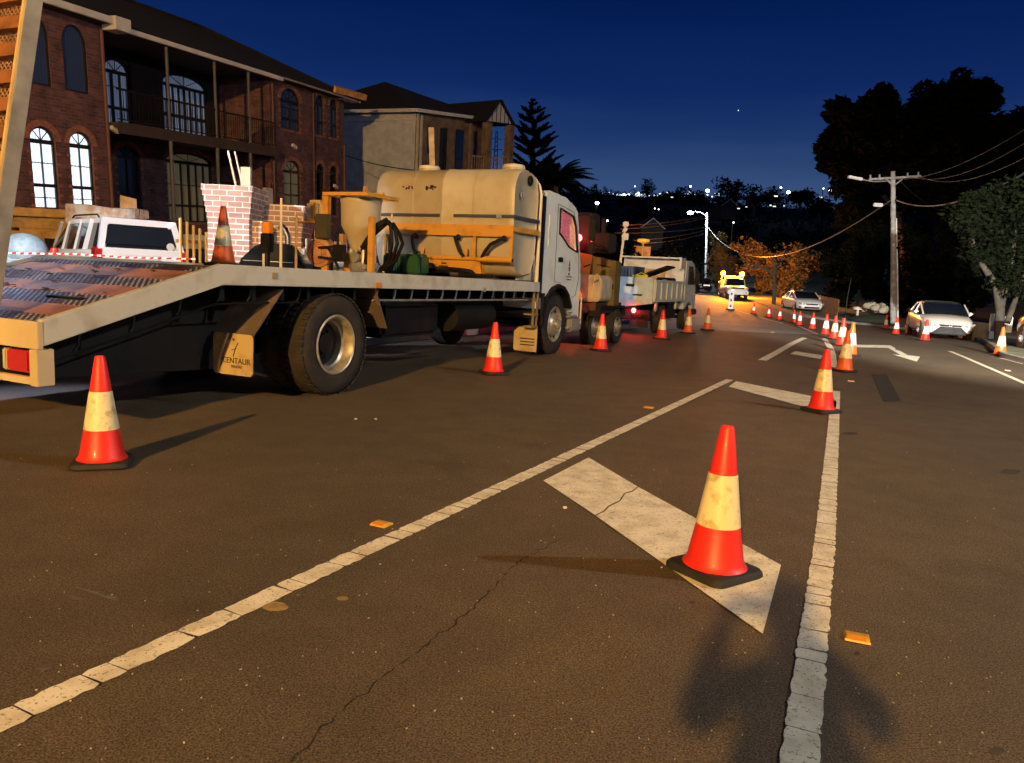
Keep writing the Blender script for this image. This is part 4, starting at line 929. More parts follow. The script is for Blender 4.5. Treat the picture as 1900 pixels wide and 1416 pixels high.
b = MB(); b.xz([(2.15, 1.85), (2.72, 1.85), (3.05, 1.32), (2.15, 1.32)], -.006, .0); b.xz([(2.15, 1.85), (2.72, 1.85), (3.05, 1.32), (2.15, 1.32)], 1.70, 1.706); b.build('side_window', GLASS, c3)
b = MB(); b.bev(2.95, 3.1, -.16, -.02, 1.35, 1.70, .02); b.bev(2.9, 3.2, -.10, 1.8, .42, .60, .03); b.build('mirror_and_bumper', BLK, c3)
b = MB(); b.bev(3.05, 3.20, -.03, .0, 1.0, 1.12, .01); b.build('chrome_trim', CHR, c3)
b = MB(); b.box(-1.35, 3.2, .45, 1.35, .50, .70); b.box(-1.4, -1.2, .1, 1.6, .38, .62); b.cyl((-.2, .1, .36), (-.2, 1.7, .36), .06); b.cyl((2.45, .1, .36), (2.45, 1.6, .36), .05); b.bev(.6, 1.6, .15, .5, .35, .75, .03); b.build('chassis', BLK, V3)
wheel(V3, -.25, .04, .37, .24, -1, 'front', pm('dull_alloy', (.3, .27, .22))); wheel(V3, 2.45, .04, .36, .2, -1, 'front', pm('dull_alloy', (.3, .27, .22)))
wheel(V3, -.25, 1.74, .37, .24, 1, 'front', pm('dull_alloy', (.3, .27, .22))); wheel(V3, 2.45, 1.68, .36, .2, 1, 'front', pm('dull_alloy', (.3, .27, .22)))
b = MB(); b.box(-1.40, -1.385, .12, .60, .18, .50); b.build('mud_flap', BLK, V3)
b = MB(); b.bev(-1.2, -1.05, -.01, .05, .60, .84, .02); b.bev(.9, 1.05, -.01, .05, .62, .84, .02); b.build('side_lamp_bracket', GAL, V3)
lit_lamp(V3, -1.43, .50, .60, .06, REDL, 32, 'tail_lamp'); point('red_tail_light', O3+HD*-1.55-ND*.50+Vector((0, 0, .58)), (1, .03, .04), 30, .05)
BN = empty('storage_bin', O3+HD*-.95-ND*.95+Vector((0, 0, .93)), TRZ, 'dark navy ribbed bin with open lid in the tipper tray', 'bin')
b = MB(); b.loft([[(x, y, 0) for x, y in rr_rect(-.38, .38, -.36, .36, .06)], [(x, y, .78) for x, y in rr_rect(-.42, .42, -.42, .42, .06)]], caps=True)
for k in range(9): b.box(-.44, -.41, -.36+k*.085, -.33+k*.085, .08, .70)
b.build('body', pm('navy_plastic', (.030, .040, .075), .45, var=.3), BN, ang=50)
MB().obox((.2, -.75, .66), (.42, 0, 0), (0, .40, -.16), (0, .01, .02)).build('lid', BLK, BN)
YB = empty('yellow_tool', O3+HD*-1.38-ND*.40+Vector((0, 0, 1.44)), TRZ, 'fluorescent yellow tool resting on the tipper tailgate', 'tool'); 
b = MB(); b.bev(-.06, .06, -.20, .20, 0, .06, .02); b.tube([(0, .16, .04), (.02, .0, .12), (0, -.18, .05)], .012, 6); b.build('body', pm('fluoro_yellow', (.62, .62, .06), .5), YB)
YB = empty('yellow_tool', O3+HD*-1.3-ND*1.42+Vector((0, 0, 1.42)), TRZ, 'fluorescent green handle sticking out left of the navy bin', 'tool')
b = MB(); b.bar((0, .1, .2), (0, -.2, .02), .05, .05); b.bar((0, .1, .2), (.02, .22, .24), .035, .035); b.build('handle', pm('fluoro_green', (.45, .62, .10), .5), YB)
BC = empty('mushroom_beacon', O3+HD*1.4-ND*1.20+Vector((0, 0, 2.03)), TRZ, 'small flat amber beacon on a stalk above the tipper headboard', 'warning beacon')
MB().cyl((0, 0, 0), (0, 0, .42), .022, n=8).build('stalk', pm('tan_stalk', (.5, .35, .2), .6), BC); MB().lathe([(.03, .40), (.17, .44), (.18, .49), (.15, .52), (0, .53)], (0, 0, 0), n=18).build('beacon', pm('amber_cap', (.85, .45, .06), .3, emis=(1, .45, .03), es=.5), BC)
TB = empty('tool_box', O3+HD*.8-ND*.30+Vector((0, 0, .93)), TRZ, 'black tool box with a white label in the tipper tray', 'tool box')
MB().bev(-.35, .35, -.2, .2, 0, .55, .03).build('body', BLK, TB); MB().box(-.362, -.352, -.12, .02, .38, .5).build('label_plate', FASC, TB)

# ------------------------------------------------------------------ cars
def car(name, loc, rz, label, cat, paint, L=4.8, W=1.82, H=1.46, kind='sedan', s=1.0, face=True, dark=False):
    t = empty(name, loc, rz, label, cat); t.scale = (s, s, s)
    hl = L/2; hw = W/2
    if kind == 'sedan':
        belt = [(-hl, .62, .80, .74), (-hl+.12, .92, .98, .86), (-hl+.9, 1.06, 1.0, .97), (-hl+1.6, 1.0, .97, 1), (-.2, .96, .95, 1), (.75, .93, .95, 1), (hl-1.25, .93, .99, .99), (hl-.55, .82, .90, .96), (hl-.16, .68, .74, .86), (hl, .52, .56, .66)]
        gh = [(-hl+.75, 1.04), (-hl+1.5, 1.38), (-hl+1.9, H-.02), (-.1, H), (.45, H-.05), (1.42, .98)]
    elif kind == 'ute':
        belt = [(-hl, .95, 1.0, .94), (-hl+.1, 1.05, 1.05, .98), (-.6, 1.08, 1.06, 1), (.2, 1.10, 1.1, 1), (.95, 1.12, 1.14, 1), (hl-.9, 1.10, 1.15, .99), (hl-.22, 1.02, 1.06, .94), (hl, .85, .9, .82)]
        gh = [(-.75, 1.08), (-.62, 1.72), (-.4, H), (.35, H), (.6, H-.06), (1.15, 1.14)]
    else:  # wagon
        belt = [(-hl, .80, .86, .93), (-hl+.07, 1.0, 1.04, .97), (-hl+.5, 1.06, 1.05, 1), (-.4, 1.04, 1.04, 1), (.6, 1.04, 1.05, 1), (hl-1.2, 1.05, 1.10, .99), (hl-.4, 1.0, 1.04, .96), (hl-.08, .9, .92, .88), (hl, .7, .75, .8)]
        gh = [(-hl+.03, 1.02), (-hl+.16, H-.07), (-hl+.34, H), (.2, H), (.42, H-.05), (1.02, 1.06)]
    zb = {'sedan': .22, 'ute': .38, 'wagon': .30}[kind]
    zc = .30*H if kind == 'sedan' else .38*H
    rings = []
    for x, zbl, zt, wf in belt:
        w_ = hw*wf*1.03; z0 = zb+(.03 if abs(x) > hl-.3 else 0)*(1 if kind != 'ute' else 3)
        if abs(x) > hl-.01: x *= 1.035
        half = [(0, z0), (w_*.80, z0), (w_*.95, z0+.07), (w_*1.0, (z0+zbl)/2+.0), (w_*.985, zbl-.08), (w_*.93, zbl), (w_*.80, zt-.01 if zt > zbl else zbl+.01), (w_*.45, zt+.02), (0, zt+.03)]
        rings.append([(x, y, z) for y, z in half]+[(x, -y, z) for y, z in half[-2:0:-1]])
    bd = MB().loft(rings).build('body', paint, t, ang=60)
    sd = bd.modifiers.new('s', 'SUBSURF'); sd.levels = 1; sd.render_levels = 2
    # greenhouse: glass volume with painted roof and pillars
    gw = hw*.90; tw_ = hw*.70; zb_ = belt[3][1]-.02
    def at_(x, z):
        f = (z-zb_)/(H-zb_); return gw+(tw_-gw)*max(0, min(1, f))
    gr = []
    for x, z in gh: gr.append((x, z))
    xs_ = [p_[0] for p_ in gh]
    def topz(x):
        for (a, za), (b_, zb2) in zip(gh, gh[1:]):
            if a <= x <= b_: return za+(zb2-za)*(x-a)/(b_-a)
        return gh[0][1]
    m = MB(); rg = []
    for x, z in gh:
        yt = at_(x, z); rg.append([(x, gw*.99, zb_), (x, yt, z-.015), (x, yt*.8, z+.012), (x, 0, z+.022), (x, -yt*.8, z+.012), (x, -yt, z-.015), (x, -gw*.99, zb_)])
    m.loft(rg, close=False, caps=False); m.build('windows', GLASS, t, ang=40)
    m = MB()
    r0 = 2; rg = []
    for x, z in gh[1:5]:
        yt = at_(x, z)+.012; rd_ = .11 if kind == 'wagon' else .06; rg.append([(x, yt+.012, z-rd_), (x, yt, z-.01), (x, yt*.8, z+.024), (x, 0, z+.036), (x, -yt*.8, z+.024), (x, -yt, z-.01), (x, -yt-.012, z-rd_)])
    if kind == 'wagon': rg[0] = [(x-.02, y, z) for x, y, z in rg[0]]
    m.loft(rg, close=False, caps=False)
    pl = [gh[0], gh[1]], [gh[4], gh[5]]
    for (a, b_), ww in zip(pl, (.13 if kind != 'sedan' else .09, .055)):
        for sg in (1, -1):
            A = Vector((a[0], sg*(gw*.95), a[1]-.03)); B_ = Vector((b_[0], sg*(at_(*b_)-.012), b_[1]-.005)); m.bar(A, B_, .035, ww, (0, 1, 0))
    for x in {'sedan': (-.35, -1.25), 'ute': (-.45,), 'wagon': (-.55, .28, -1.32)}[kind]:
        for sg in (1, -1):
            z = topz(x); m.bar((x-.03, sg*(gw+.002), zb_), (x, sg*(at_(x, z)+.008), z-.04), .02, (.05 if kind != 'wagon' else .075) if x != -1.32 else .16, (0, 1, 0))
    m.build('roof_and_pillars', paint, t, ang=50)
    wr_ = .33 if kind == 'sedan' else .37
    for x in ((-hl+.98), (hl-.92)):
        for sg in (1, -1):
            MB().lathe([(wr_*1.16, -.02), (wr_*1.16, .006), (wr_*.9, .008), (0, .004)], (x, sg*hw*.98, wr_+.02), (0, sg, 0), 28).build('wheel_arch', BLK, t)
            wheel(t, x, sg*hw*.985, wr_, .20, sg, 'front', pm('alloy_wheel', (.5, .5, .5), .35, metal=.7))
    m = MB()
    for sg in (1, -1): m.bev(.80, .92, sg*(hw+.05)-.09, sg*(hw+.05)+.07, .98, 1.09, .035, 3)
    m.build('mirror', paint if kind != 'wagon' else BLK, t)
    m = MB()
    for x in (({'sedan': (-.35, .9, -1.2)}).get(kind, (-.5, .9))):
        for sg in (1, -1): m.bar((x, sg*(hw+.0), .42), (x, sg*(hw*.985), .92), .008, .006, (0, 1, 0))
    for x in (-.2, -1.05):
        for sg in (1, -1): m.bev(x-.22, x-.06, sg*hw-.02, sg*hw+.02, .80, .83, .006)
    m.build('door_trim', pm('trim_grey', (.10, .10, .10), .5), t)
    return t, hl, hw
PEARL = pm('pearl_white_paint', (.80, .74, .64), .22, var=.04, coat=1)
WHITE = pm('white_car_paint', (.88, .88, .88), .25, var=.03, coat=1)
HLM = pm('headlamp_glass', (.75, .75, .72), .08, metal=.6, var=.2, coat=1)
LG = pm('lit_reflector', (.95, .93, .85), .2, emis=(1, .95, .85), es=.35)
def yzf(mb, pts, x0, x1, sg=1): return mb.yz([(sg*a, b_) for a, b_ in pts], x0, x1)
def front_sedan(t, hl, hw, big=True, plate=True):
    hl = hl+.075
    m = MB(); m.yz([(-.42, .62), (.42, .62), (.34, .55), (-.34, .55)], hl-.10, hl+.005); m.yz([(-.36, .535), (.36, .535), (.62, .28), (.55, .25), (-.55, .25), (-.62, .28)] if big else [(-.52, .42), (.52, .42), (.46, .31), (-.46, .31)], hl-.12, hl+.03)
    g_ = m.build('grille', BLK, t)
    m = MB()
    for k in range(4): z = .31+k*.055; w_ = .60-.07*k; m.box(hl+.03, hl+.036, -w_*.85, w_*.85, z, z+.008)
    if big: m.build('grille_bar', pm('dark_bar', (.06, .06, .06), .3), g_)
    m = MB(); m.lathe([(.055, 0), (.05, .012), (.04, .012)], (hl+.01, 0, .60), (1, 0, 0), 18); m.build('badge', CHR, g_)
    for sg in (1, -1):
        m = MB(); yzf(m, [(.46, .60), (.80, .70), (.83, .66), (.76, .56), (.5, .55)], hl-.36, hl-.03, sg); h_ = m.build('headlight', HLM, t)
        m = MB(); m.lathe([(.045, 0), (.03, .01), (0, .012)], (hl-.028, sg*.62, .61), (1, 0, 0), 12); m.build('projector', LG, h_)
        m = MB(); yzf(m, [(.68, .42), (.78, .44), (.76, .34), (.70, .34)], hl-.3, hl-.04, sg); m.build('fog_light', BLK, t)
PS = G(1728, 628); 
def car_at(u, v): return G(u, v)
# near pearl sedan: heading toward the camera side along the kerb
ps = car_at(1742, 629); hd = (Vector((1.35, 0, 0)))
t, hl, hw = car('sedan', ps+Vector((.95, 1.95, 0)), math.atan2(-.905, -.30), 'pearl white sedan facing the camera beside the utility pole', 'car', PEARL, kind='sedan', s=.95); front_sedan(t, hl, hw)
t.location.z = gz(t.location.x, t.location.y)
p = G(1481, 582)
t, hl, hw = car('sedan', p+Vector((.9, 2.1, 0)), math.atan2(-.95, -.06), 'bright white sedan facing the camera behind the curving cones', 'car', WHITE, kind='sedan'); front_sedan(t, hl, hw, big=False)
t.location.z = gz(t.location.x, t.location.y)
# ute with beacons
p = G(1381, 556.5)
t, hl, hw = car('utility_vehicle', p+Vector((-.4, 2.3, 0)), math.atan2(-.95, -.10), 'white ute with two blazing amber beacons on a roof rack', 'ute', pm('white_ute_paint', (.78, .77, .72), .3, coat=.8, var=.05), L=5.2, W=1.85, H=1.8, kind='ute'); U = t
m = MB(); m.yz([(-.46, 1.02), (.46, 1.02), (.52, .86), (.40, .78), (-.40, .78), (-.52, .86)], hl-.1, hl+.03); m.yz([(-.5, .62), (.5, .62), (.42, .5), (-.42, .5)], hl-.1, hl+.05); m.build('grille', BLK, t)
m = MB(); m.bev(hl-.02, hl+.10, -.86, .86, .42, .74, .05); m.build('bumper', WHITE, t)
for sg in (1, -1):
    m = MB(); yzf(m, [(.52, .98), (.80, 1.02), (.86, .92), (.80, .80), (.56, .82)], hl-.3, hl-.02, sg); m.build('headlight', HLM, t)
    m = MB(); m.lathe([(.06, 0), (0, .01)], (hl+.101, sg*.66, .58), (1, 0, 0), 10); m.build('fog_light', BLK, t)
m = MB(); m.box(-hl, -.85, -.92, .92, .95, 1.02); m.box(-hl, -.85, .88, .93, 1.02, 1.35); m.box(-hl, -.85, -.93, -.88, 1.02, 1.35); m.bar((-.9, -.9, 1.0), (-.9, -.9, 1.95), .06, .06); m.bar((-.9, .9, 1.0), (-.9, .9, 1.95), .06, .06); m.bar((-.9, -.95, 1.95), (-.9, .95, 1.95), .07, .07)
for k in range(4): m.bar((-1.2-.4*k, -.9, 1.0), (-1.2-.4*k, -.9, 1.5), .05, .05)
m.build('tray_and_rack', pm('tray_steel', (.45, .40, .33), .5, var=.3), t)
AMB = (1, .27, .012)
for sg in (1, -1):
    o = MB().lathe([(.16, 0), (.21, .05), (.22, .26), (.14, .38), (0, .41)], (-.9, sg*.82, 2.0), n=18).build('amber_beacon', em('amber_on', (1, .26, .012), 3.0), t)
    MB().lathe([(0, 0), (.13, .01), (.13, .02), (0, .03)], (-.67, sg*.82, 2.2), (1, 0, 0), n=16).build('bright_core', em('amber_core', (1, .62, .16), 30), o)
    l_ = point('amber_beacon_light', (0, 0, 0), AMB, 5400, .14); l_.location = t.location+Matrix.Rotation(t.rotation_euler.z, 3, 'Z')@Vector((-.35, sg*.9, 2.35))
m = MB(); m.box(-.1, .1, -.28, .28, 1.83, 1.90); m.build('light_bar', pm('dull_amber', (.6, .25, .04), .3), t)
# dark car behind the tipper
p = G(1300, 541.5)
t, hl, hw = car('dark_car', p+Vector((0, 2, 0)), math.atan2(-.95, .25), 'dark hatchback with bright number plate at the far left bend', 'car', pm('black_car_paint', (.015, .01, .01), .2, coat=1), L=4.3, W=1.76, H=1.5)
t.location.z = gz(t.location.x, t.location.y)
MB().box(hl+.0, hl+.03, -.35, .35, .45, .72).build('number_plate', pm('plate_white_glow', (.9, .9, .85), .4, emis=(1, .95, .85), es=.5), t)  # plate shine put in as emission, the plate is no lamp
MB().box(hl-.25, hl-.02, -.8, -.55, .62, .76).build('headlight', HLM, t); MB().box(hl-.25, hl-.02, .55, .8, .62, .76).build('headlight', HLM, t)
MB().box(-.3, -.2, .80, .82, .9, 1.1).build('tail_glint', RED_P, t)
# car at the right edge with one amber lamp
p = G(1925, 672)+Vector((1.5, 0, 0))
t, hl, hw = car('parked_car', p+Vector((1.0, 2.2, 0)), math.atan2(-.905, -.25), 'dark parked car cut by the right picture edge, amber lamp glowing', 'car', pm('black_car_paint', (.015, .01, .01), .2), L=4.5, W=1.8, H=1.5)
t.location.z = gz(t.location.x, t.location.y)
MB().bev(hl-.35, hl-.08, -.86, -.60, .56, .70, .03).build('headlight', em('amber_park', (1, .35, .05), 2.2), t)

# four wheel drive wagon on the driveway
SILV = pm('white_wagon_paint', (.74, .76, .80), .25, coat=1, var=.04)
jp = Vector((-8.72, 16.0, 0)); ja = R(46); jh = Vector((-math.sin(ja), math.cos(ja), 0)); jr = Vector((math.cos(ja), math.sin(ja), 0))
jc = jp+jr*.92+jh*2.2; jz = .38
t, hl, hw = car('four_wheel_drive', (jc.x, jc.y, jz), math.atan2(jh.y, jh.x), 'white four wheel drive wagon seen from behind on the driveway under the brick house', 'car', SILV, L=4.4, W=1.86, H=1.72, kind='wagon'); J = t
m = MB(); m.obox((-hl+.055, 0, 1.30), (.075*.5, 0, .27), (0, .70, 0), (-.012, 0, .003)); 
m = MB()
qa = [(-.75, 1.18), (.75, 1.18), (.66, 1.57), (-.66, 1.57)]
def rx(z): return -hl-.03+max(0, z-1.0)*.21
m.add([(rx(z), y, z) for y, z in qa]+[(rx(z)+.03, y, z) for y, z in qa], [(0, 1, 2, 3), (7, 6, 5, 4)]+[(i, (i+1) % 4, (i+1) % 4+4, i+4) for i in range(4)]); m.build('rear_window', GLASS, t)
m = MB()
for (a, b_) in (((-.84, 1.0), (-.70, 1.70)), ((.84, 1.0), (.70, 1.70)), ((-.74, 1.66), (.74, 1.66)), ((-.86, 1.04), (.86, 1.04))):
    m.bar((rx(a[1])+.005, a[0], a[1]), (rx(b_[1])+.005, b_[0], b_[1]), .13, .06, (1, 0, 0))
m.bev(-hl-.045, -hl+.1, -.88, .88, .60, 1.09, .03)
m.build('tailgate', SILV, t)
m = MB(); m.box(-hl-.062, -hl-.04, -.36, .36, .86, .97); m.build('plate_recess', pm('gate_recess', (.60, .62, .66), .3), t)
MB().box(-hl-.068, -hl-.046, -.20, .20, .74, .85).build('number_plate', pm('plate_white_glow', (.9, .9, .85), .4), t)
bp_ = MB(); 
for k in range(6): bp_.box(-hl-.074, -hl-.07, -.17+k*.06, -.135+k*.06, .765, .825)
bp_.build('plate_characters', pm('dark_green_ink', (.02, .06, .05), .6), t)
text('Jeep', .085, 'tailgate_badge', CHR, t, tail_mw(-hl-.068, 0, .925), .003)
for sg in (1, -1):
    m = MB(); m.bev(-hl-.06, -hl+.24, sg*.875-.085, sg*.875+.065, .72, 1.10, .025); tl = m.build('tail_light', RED_P, t)
    MB().bev(-hl-.066, -hl-.05, sg*.875-.06, sg*.875+.05, .74, .82, .01).build('clear_segment', pm('clear_lens', (.8, .78, .75), .2), tl)
MB().bev(rx(1.66)-.02, rx(1.66)+.05, -.16, .16, 1.65, 1.68, .01).build('high_brake_light', RED_P, t)
m = MB()
for sg in (1, -1): m.tube([(-1.5, sg*.62, 1.75), (-1.4, sg*.62, 1.80), (.1, sg*.62, 1.80), (.25, sg*.62, 1.75)], .02, 6)
m.build('roof_rail', BLK, t); m = MB(); m.tube([(-1.35, -.25, 1.75), (-1.42, -.25, 2.02)], .008, 5); m.build('aerial', BLK, t)
m = MB(); m.lathe([(.085, 0), (.085, .004), (0, .004)], (rx(1.18)-.012, -.60, 1.18), (-1, 0, 0), 16); m.build('window_sticker', FASC, t)

# ------------------------------------------------------------------ two storey brick house with balcony (level with gravity while the road falls away)
HV = Vector((.2997, .9515, .069)).normalized(); UP0 = Vector((-.009, -.0697, 1.0))
HM = frame(Vector((-12.69, 21.0, 2.46)), HV, UP0)
H1 = empty('brick_house', mw=HM, label='two storey red brick house with arched windows and long balcony', cat='house')
def curtain(name, c, s, dark=.25):
    m = bpy.data.materials.new(name); m.use_nodes = True; nt = m.node_tree; N = nt.nodes; L = nt.links; b_ = N['Principled BSDF']
    tc = N.new('ShaderNodeTexCoord'); w = N.new('ShaderNodeTexWave'); w.inputs['Scale'].default_value = 3.2; w.inputs['Distortion'].default_value = 2.5; w.inputs['Detail'].default_value = 2
    L.new(tc.outputs['Object'], w.inputs['Vector']); nz = N.new('ShaderNodeTexNoise'); nz.inputs['Scale'].default_value = .9; L.new(tc.outputs['Object'], nz.inputs['Vector'])
    mu = N.new('ShaderNodeMath'); mu.operation = 'MULTIPLY'; L.new(w.outputs['Fac'], mu.inputs[0]); L.new(nz.outputs['Fac'], mu.inputs[1])
    mr = N.new('ShaderNodeMapRange'); mr.inputs['To Min'].default_value = s*dark; mr.inputs['To Max'].default_value = s*1.5; mr.inputs['From Max'].default_value = .7; L.new(mu.outputs[0], mr.inputs['Value'])
    b_.inputs['Base Color'].default_value = tuple(x*.5 for x in c)+(1,); b_.inputs['Emission Color'].default_value = tuple(c)+(1,); L.new(mr.outputs[0], b_.inputs['Emission Strength']); b_.inputs['Roughness'].default_value = .15
    return m
LITW = curtain('lit_white_curtain', (.80, .92, 1.0), 1.25, .75); LITB = curtain('lit_blue_curtain', (.42, .55, .85), .20, .08); LITD = curtain('dim_tan_curtain', (.36, .30, .18), .13, .4)
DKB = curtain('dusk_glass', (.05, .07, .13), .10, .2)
def arch(x0, x1, z0, zb, zt, n=12):
    c = (x0+x1)/2; rx_ = (x1-x0)/2; p = [(x0, z0), (x1, z0)]
    if zt <= zb: return p+[(x1, zb), (x0, zb)]
    return p+[(c+rx_*math.cos(math.pi*k/n), zb+(zt-zb)*math.sin(math.pi*k/n)) for k in range(n+1)]
def inset(p, d):
    cx = sum(q[0] for q in p)/len(p); n_ = len(p); o = []
    for i in range(n_):
        a, b_, c = Vector(p[i-1]), Vector(p[i]), Vector(p[(i+1) % n_])
        u1 = (b_-a).normalized() if (b_-a).length > 1e-6 else (c-b_).normalized(); u2 = (c-b_).normalized() if (c-b_).length > 1e-6 else u1
        n1 = Vector((-u1.y, u1.x)); n2 = Vector((-u2.y, u2.x)); m_ = (n1+n2); m_ = m_/max(.3, m_.length_squared)*2
        o.append((b_.x+m_.x*d, b_.y+m_.y*d))
    return o
def wall(parent, y, outer, holes, mat=BRICK, depth=.14, name='wall', thick=.25):
    b_ = MB(); polys = [[Vector((p[0], p[1], 0)) for p in outer]]+[[Vector((p[0], p[1], 0)) for p in h[::-1]] for h in holes]
    al = outer+[q for h in holes for q in h[::-1]]; t_ = tessellate_polygon(polys)
    b_.add([(p[0], y, p[1]) for p in al], [tuple(q) for q in t_])
    for h in holes:
        n_ = len(h); b_.add([(p[0], y, p[1]) for p in h]+[(p[0], y+depth, p[1]) for p in h], [(i, (i+1) % n_, (i+1) % n_+n_, i+n_) for i in range(n_)])
    n_ = len(outer); b_.add([(p[0], y, p[1]) for p in outer]+[(p[0], y+thick, p[1]) for p in outer], [(i, (i+1) % n_, (i+1) % n_+n_, i+n_) for i in range(n_)])
    return b_.build(name, mat, parent)
def window(parent, y, ol, cols, rows, zb, pane, dz=.12, transom=None, surround=True, nm='window'):
    x0 = min(p[0] for p in ol); x1 = max(p[0] for p in ol); z0 = min(p[1] for p in ol); zt = max(p[1] for p in ol)
    b_ = MB(); inn = inset(ol, .05); n_ = len(ol); y0 = y+dz-.05; y1 = y+dz+.02
    for yy in (y0, y1): b_.add([(p[0], yy, p[1]) for p in ol]+[(p[0], yy, p[1]) for p in inn], [(i, (i+1) % n_, (i+1) % n_+n_, i+n_) for i in range(n_)])
    b_.add([(p[0], y0, p[1]) for p in inn]+[(p[0], y1, p[1]) for p in inn], [(i, (i+1) % n_, (i+1) % n_+n_, i+n_) for i in range(n_)])
    for c in range(1, cols):
        x = x0+(x1-x0)*c/cols; w_ = .012 if cols == 2 else (.05 if c == cols//2 else .03); b_.box(x-w_, x+w_, y0, y1-.005, z0+.02, zb)
    for r_ in rows: b_.box(x0+.03, x1-.03, y0+.004, y1-.006, r_[0]-r_[1], r_[0]+r_[1])
    if zt > zb+.02:
        b_.box(x0+.02, x1-.02, y0-.01, y1, zb-.09, zb+.02); cx = (x0+x1)/2
        for a_ in (50, 90, 130):
            e_ = Vector((cx+math.cos(R(a_))*(x1-x0)/2*.96, y0+.02, zb+math.sin(R(a_))*(zt-zb)*.96)); b_.bar((cx, y0+.02, zb), e_, .02, .02, (0, 1, 0))
    w = b_.build(nm, FRM, parent)
    m = MB(); t_ = tessellate_polygon([[Vector((p[0], p[1], 0)) for p in ol]]); m.add([(p[0], y+dz, p[1]) for p in ol], [tuple(q) for q in t_]); m.build('pane', pane, w)
    if surround and zt > zb+.02:
        m = MB(); cx = (x0+x1)/2; nb = 13; rx_ = (x1-x0)/2; rz_ = zt-zb
        for k in range(nb):
            a0, a1 = math.pi*(k+.06)/nb, math.pi*(k+.94)/nb
            q = [(cx+(rx_+.005)*math.cos(a0), zb+(rz_+.005)*math.sin(a0)), (cx+(rx_+.17)*math.cos(a0), zb+(rz_+.17)*math.sin(a0)), (cx+(rx_+.17)*math.cos(a1), zb+(rz_+.17)*math.sin(a1)), (cx+(rx_+.005)*math.cos(a1), zb+(rz_+.005)*math.sin(a1))]
            m.xz(q, y-.014, y+.02)
        z = z0+.05; s_ = 0
        while z < zb-.08:
            if s_ % 2 == 0:
                for xx, sg in ((x0, -1), (x1, 1)): m.box(min(xx, xx+sg*.12), max(xx, xx+sg*.12), y-.010, y+.02, z, z+.075)
            z += .086*1.6; s_ += 1
        m.box(x0-.10, x1+.10, y-.03, y+.05, z0-.09, z0-.005); m.build('brick_surround', QUOIN, w)
    return w
BOT = -2.2
# left block
hl_ = []
spec = [(-1.95, -1.15, LITW), (-.38, .39, LITW), (.83, 1.60, LITW)]
lw = [arch(a, b_, .0, 1.78, 2.13) for a, b_, _ in spec]; uwn = [arch(a, b_+.02, 3.17, 4.45, 4.92) for a, b_, _ in spec]
wall(H1, 0, [(-3.2, BOT), (2.25, BOT), (2.25, 5.12), (-3.2, 5.12)], lw+uwn)
for o_ in lw: window(H1, 0, o_, 2, [(.62, .045), (1.2, .012), (.30, .012)], 1.78, LITW)
for o_ in uwn: window(H1, 0, o_, 1, [], 5.0, DKB, dz=.08)
b = MB(); b.box(2.0, 2.25, .25, 2.25, BOT, 5.12); b.build('return_wall', BRICK, H1)
# middle, set back
YM_ = 2.25
ml = [arch(4.45, 5.5, 2.62, 4.45, 4.82), arch(7.0, 9.3, 2.80, 4.48, 4.88), arch(10.5, 11.3, 2.7, 4.6, 4.98, 8)]
mg = [arch(4.75, 5.75, -.6, 1.80, 2.12), arch(7.0, 9.4, -.35, 1.84, 2.16)]
wall(H1, YM_, [(2.0, 2.45), (12.25, 2.45), (12.25, 5.12), (2.0, 5.12)], ml, mat=brick('near_black_brick', (.012, .007, .006), (.010, .006, .005), (.010, .008, .007)), name='upper_wall')  # upper recess wall in near-black brick, lower wall stays red
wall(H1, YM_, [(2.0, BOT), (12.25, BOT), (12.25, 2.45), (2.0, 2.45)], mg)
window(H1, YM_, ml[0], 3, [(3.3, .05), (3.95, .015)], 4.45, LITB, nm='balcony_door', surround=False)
window(H1, YM_, ml[1], 8, [(3.42, .06), (3.95, .015)], 4.48, LITB, surround=False)
window(H1, YM_, ml[2], 2, [(3.5, .04)], 4.6, pm('black_glass', (.01, .01, .012), .1), nm='balcony_door', surround=False)
window(H1, YM_, mg[0], 2, [(.5, .05)], 1.80, pm('black_glass', (.01, .01, .012), .1), nm='front_door')
window(H1, YM_, mg[1], 6, [(.25, .04), (1.0, .015)], 1.84, LITD)
# right block
rl = [arch(10.72, 12.05, 3.38, 4.48, 4.92), arch(10.86, 12.02, .45, 1.80, 2.20), arch(13.18, 13.85, 3.42, 4.70, 5.02), arch(14.30, 14.95, 3.42, 4.70, 5.02), arch(13.22, 13.85, .1, 1.95, 2.25), arch(14.30, 14.92, .1, 1.95, 2.25)]
wall(H1, 0, [(10.0, BOT), (15.5, BOT), (15.5, 5.12), (10.0, 5.12)], rl)
window(H1, 0, rl[0], 2, [(3.78, .05), (4.2, .012)], 4.48, DKB); window(H1, 0, rl[1], 2, [(.85, .03), (1.3, .012)], 1.80, LITD)
for o_ in rl[2:4]: window(H1, 0, o_, 2, [(3.95, .05)], 4.70, DKB)
for o_ in rl[4:]: window(H1, 0, o_, 1, [(1.0, .03)], 1.95, pm('black_glass', (.01, .01, .012), .1))
b = MB(); b.box(10.0, 10.25, .25, 2.25, BOT, 5.12); b.box(15.25, 15.5, .25, 8.5, BOT, 5.12); b.box(-3.2, -2.95, .25, 8.5, BOT, 5.12); b.box(-2.95, 15.25, 8.25, 8.5, BOT, 5.12); b.build('return_wall', BRICK, H1)
MB().box(-2.95, 15.25, .3, 8.2, 2.3, 2.45).build('upper_floor', BLK, H1)
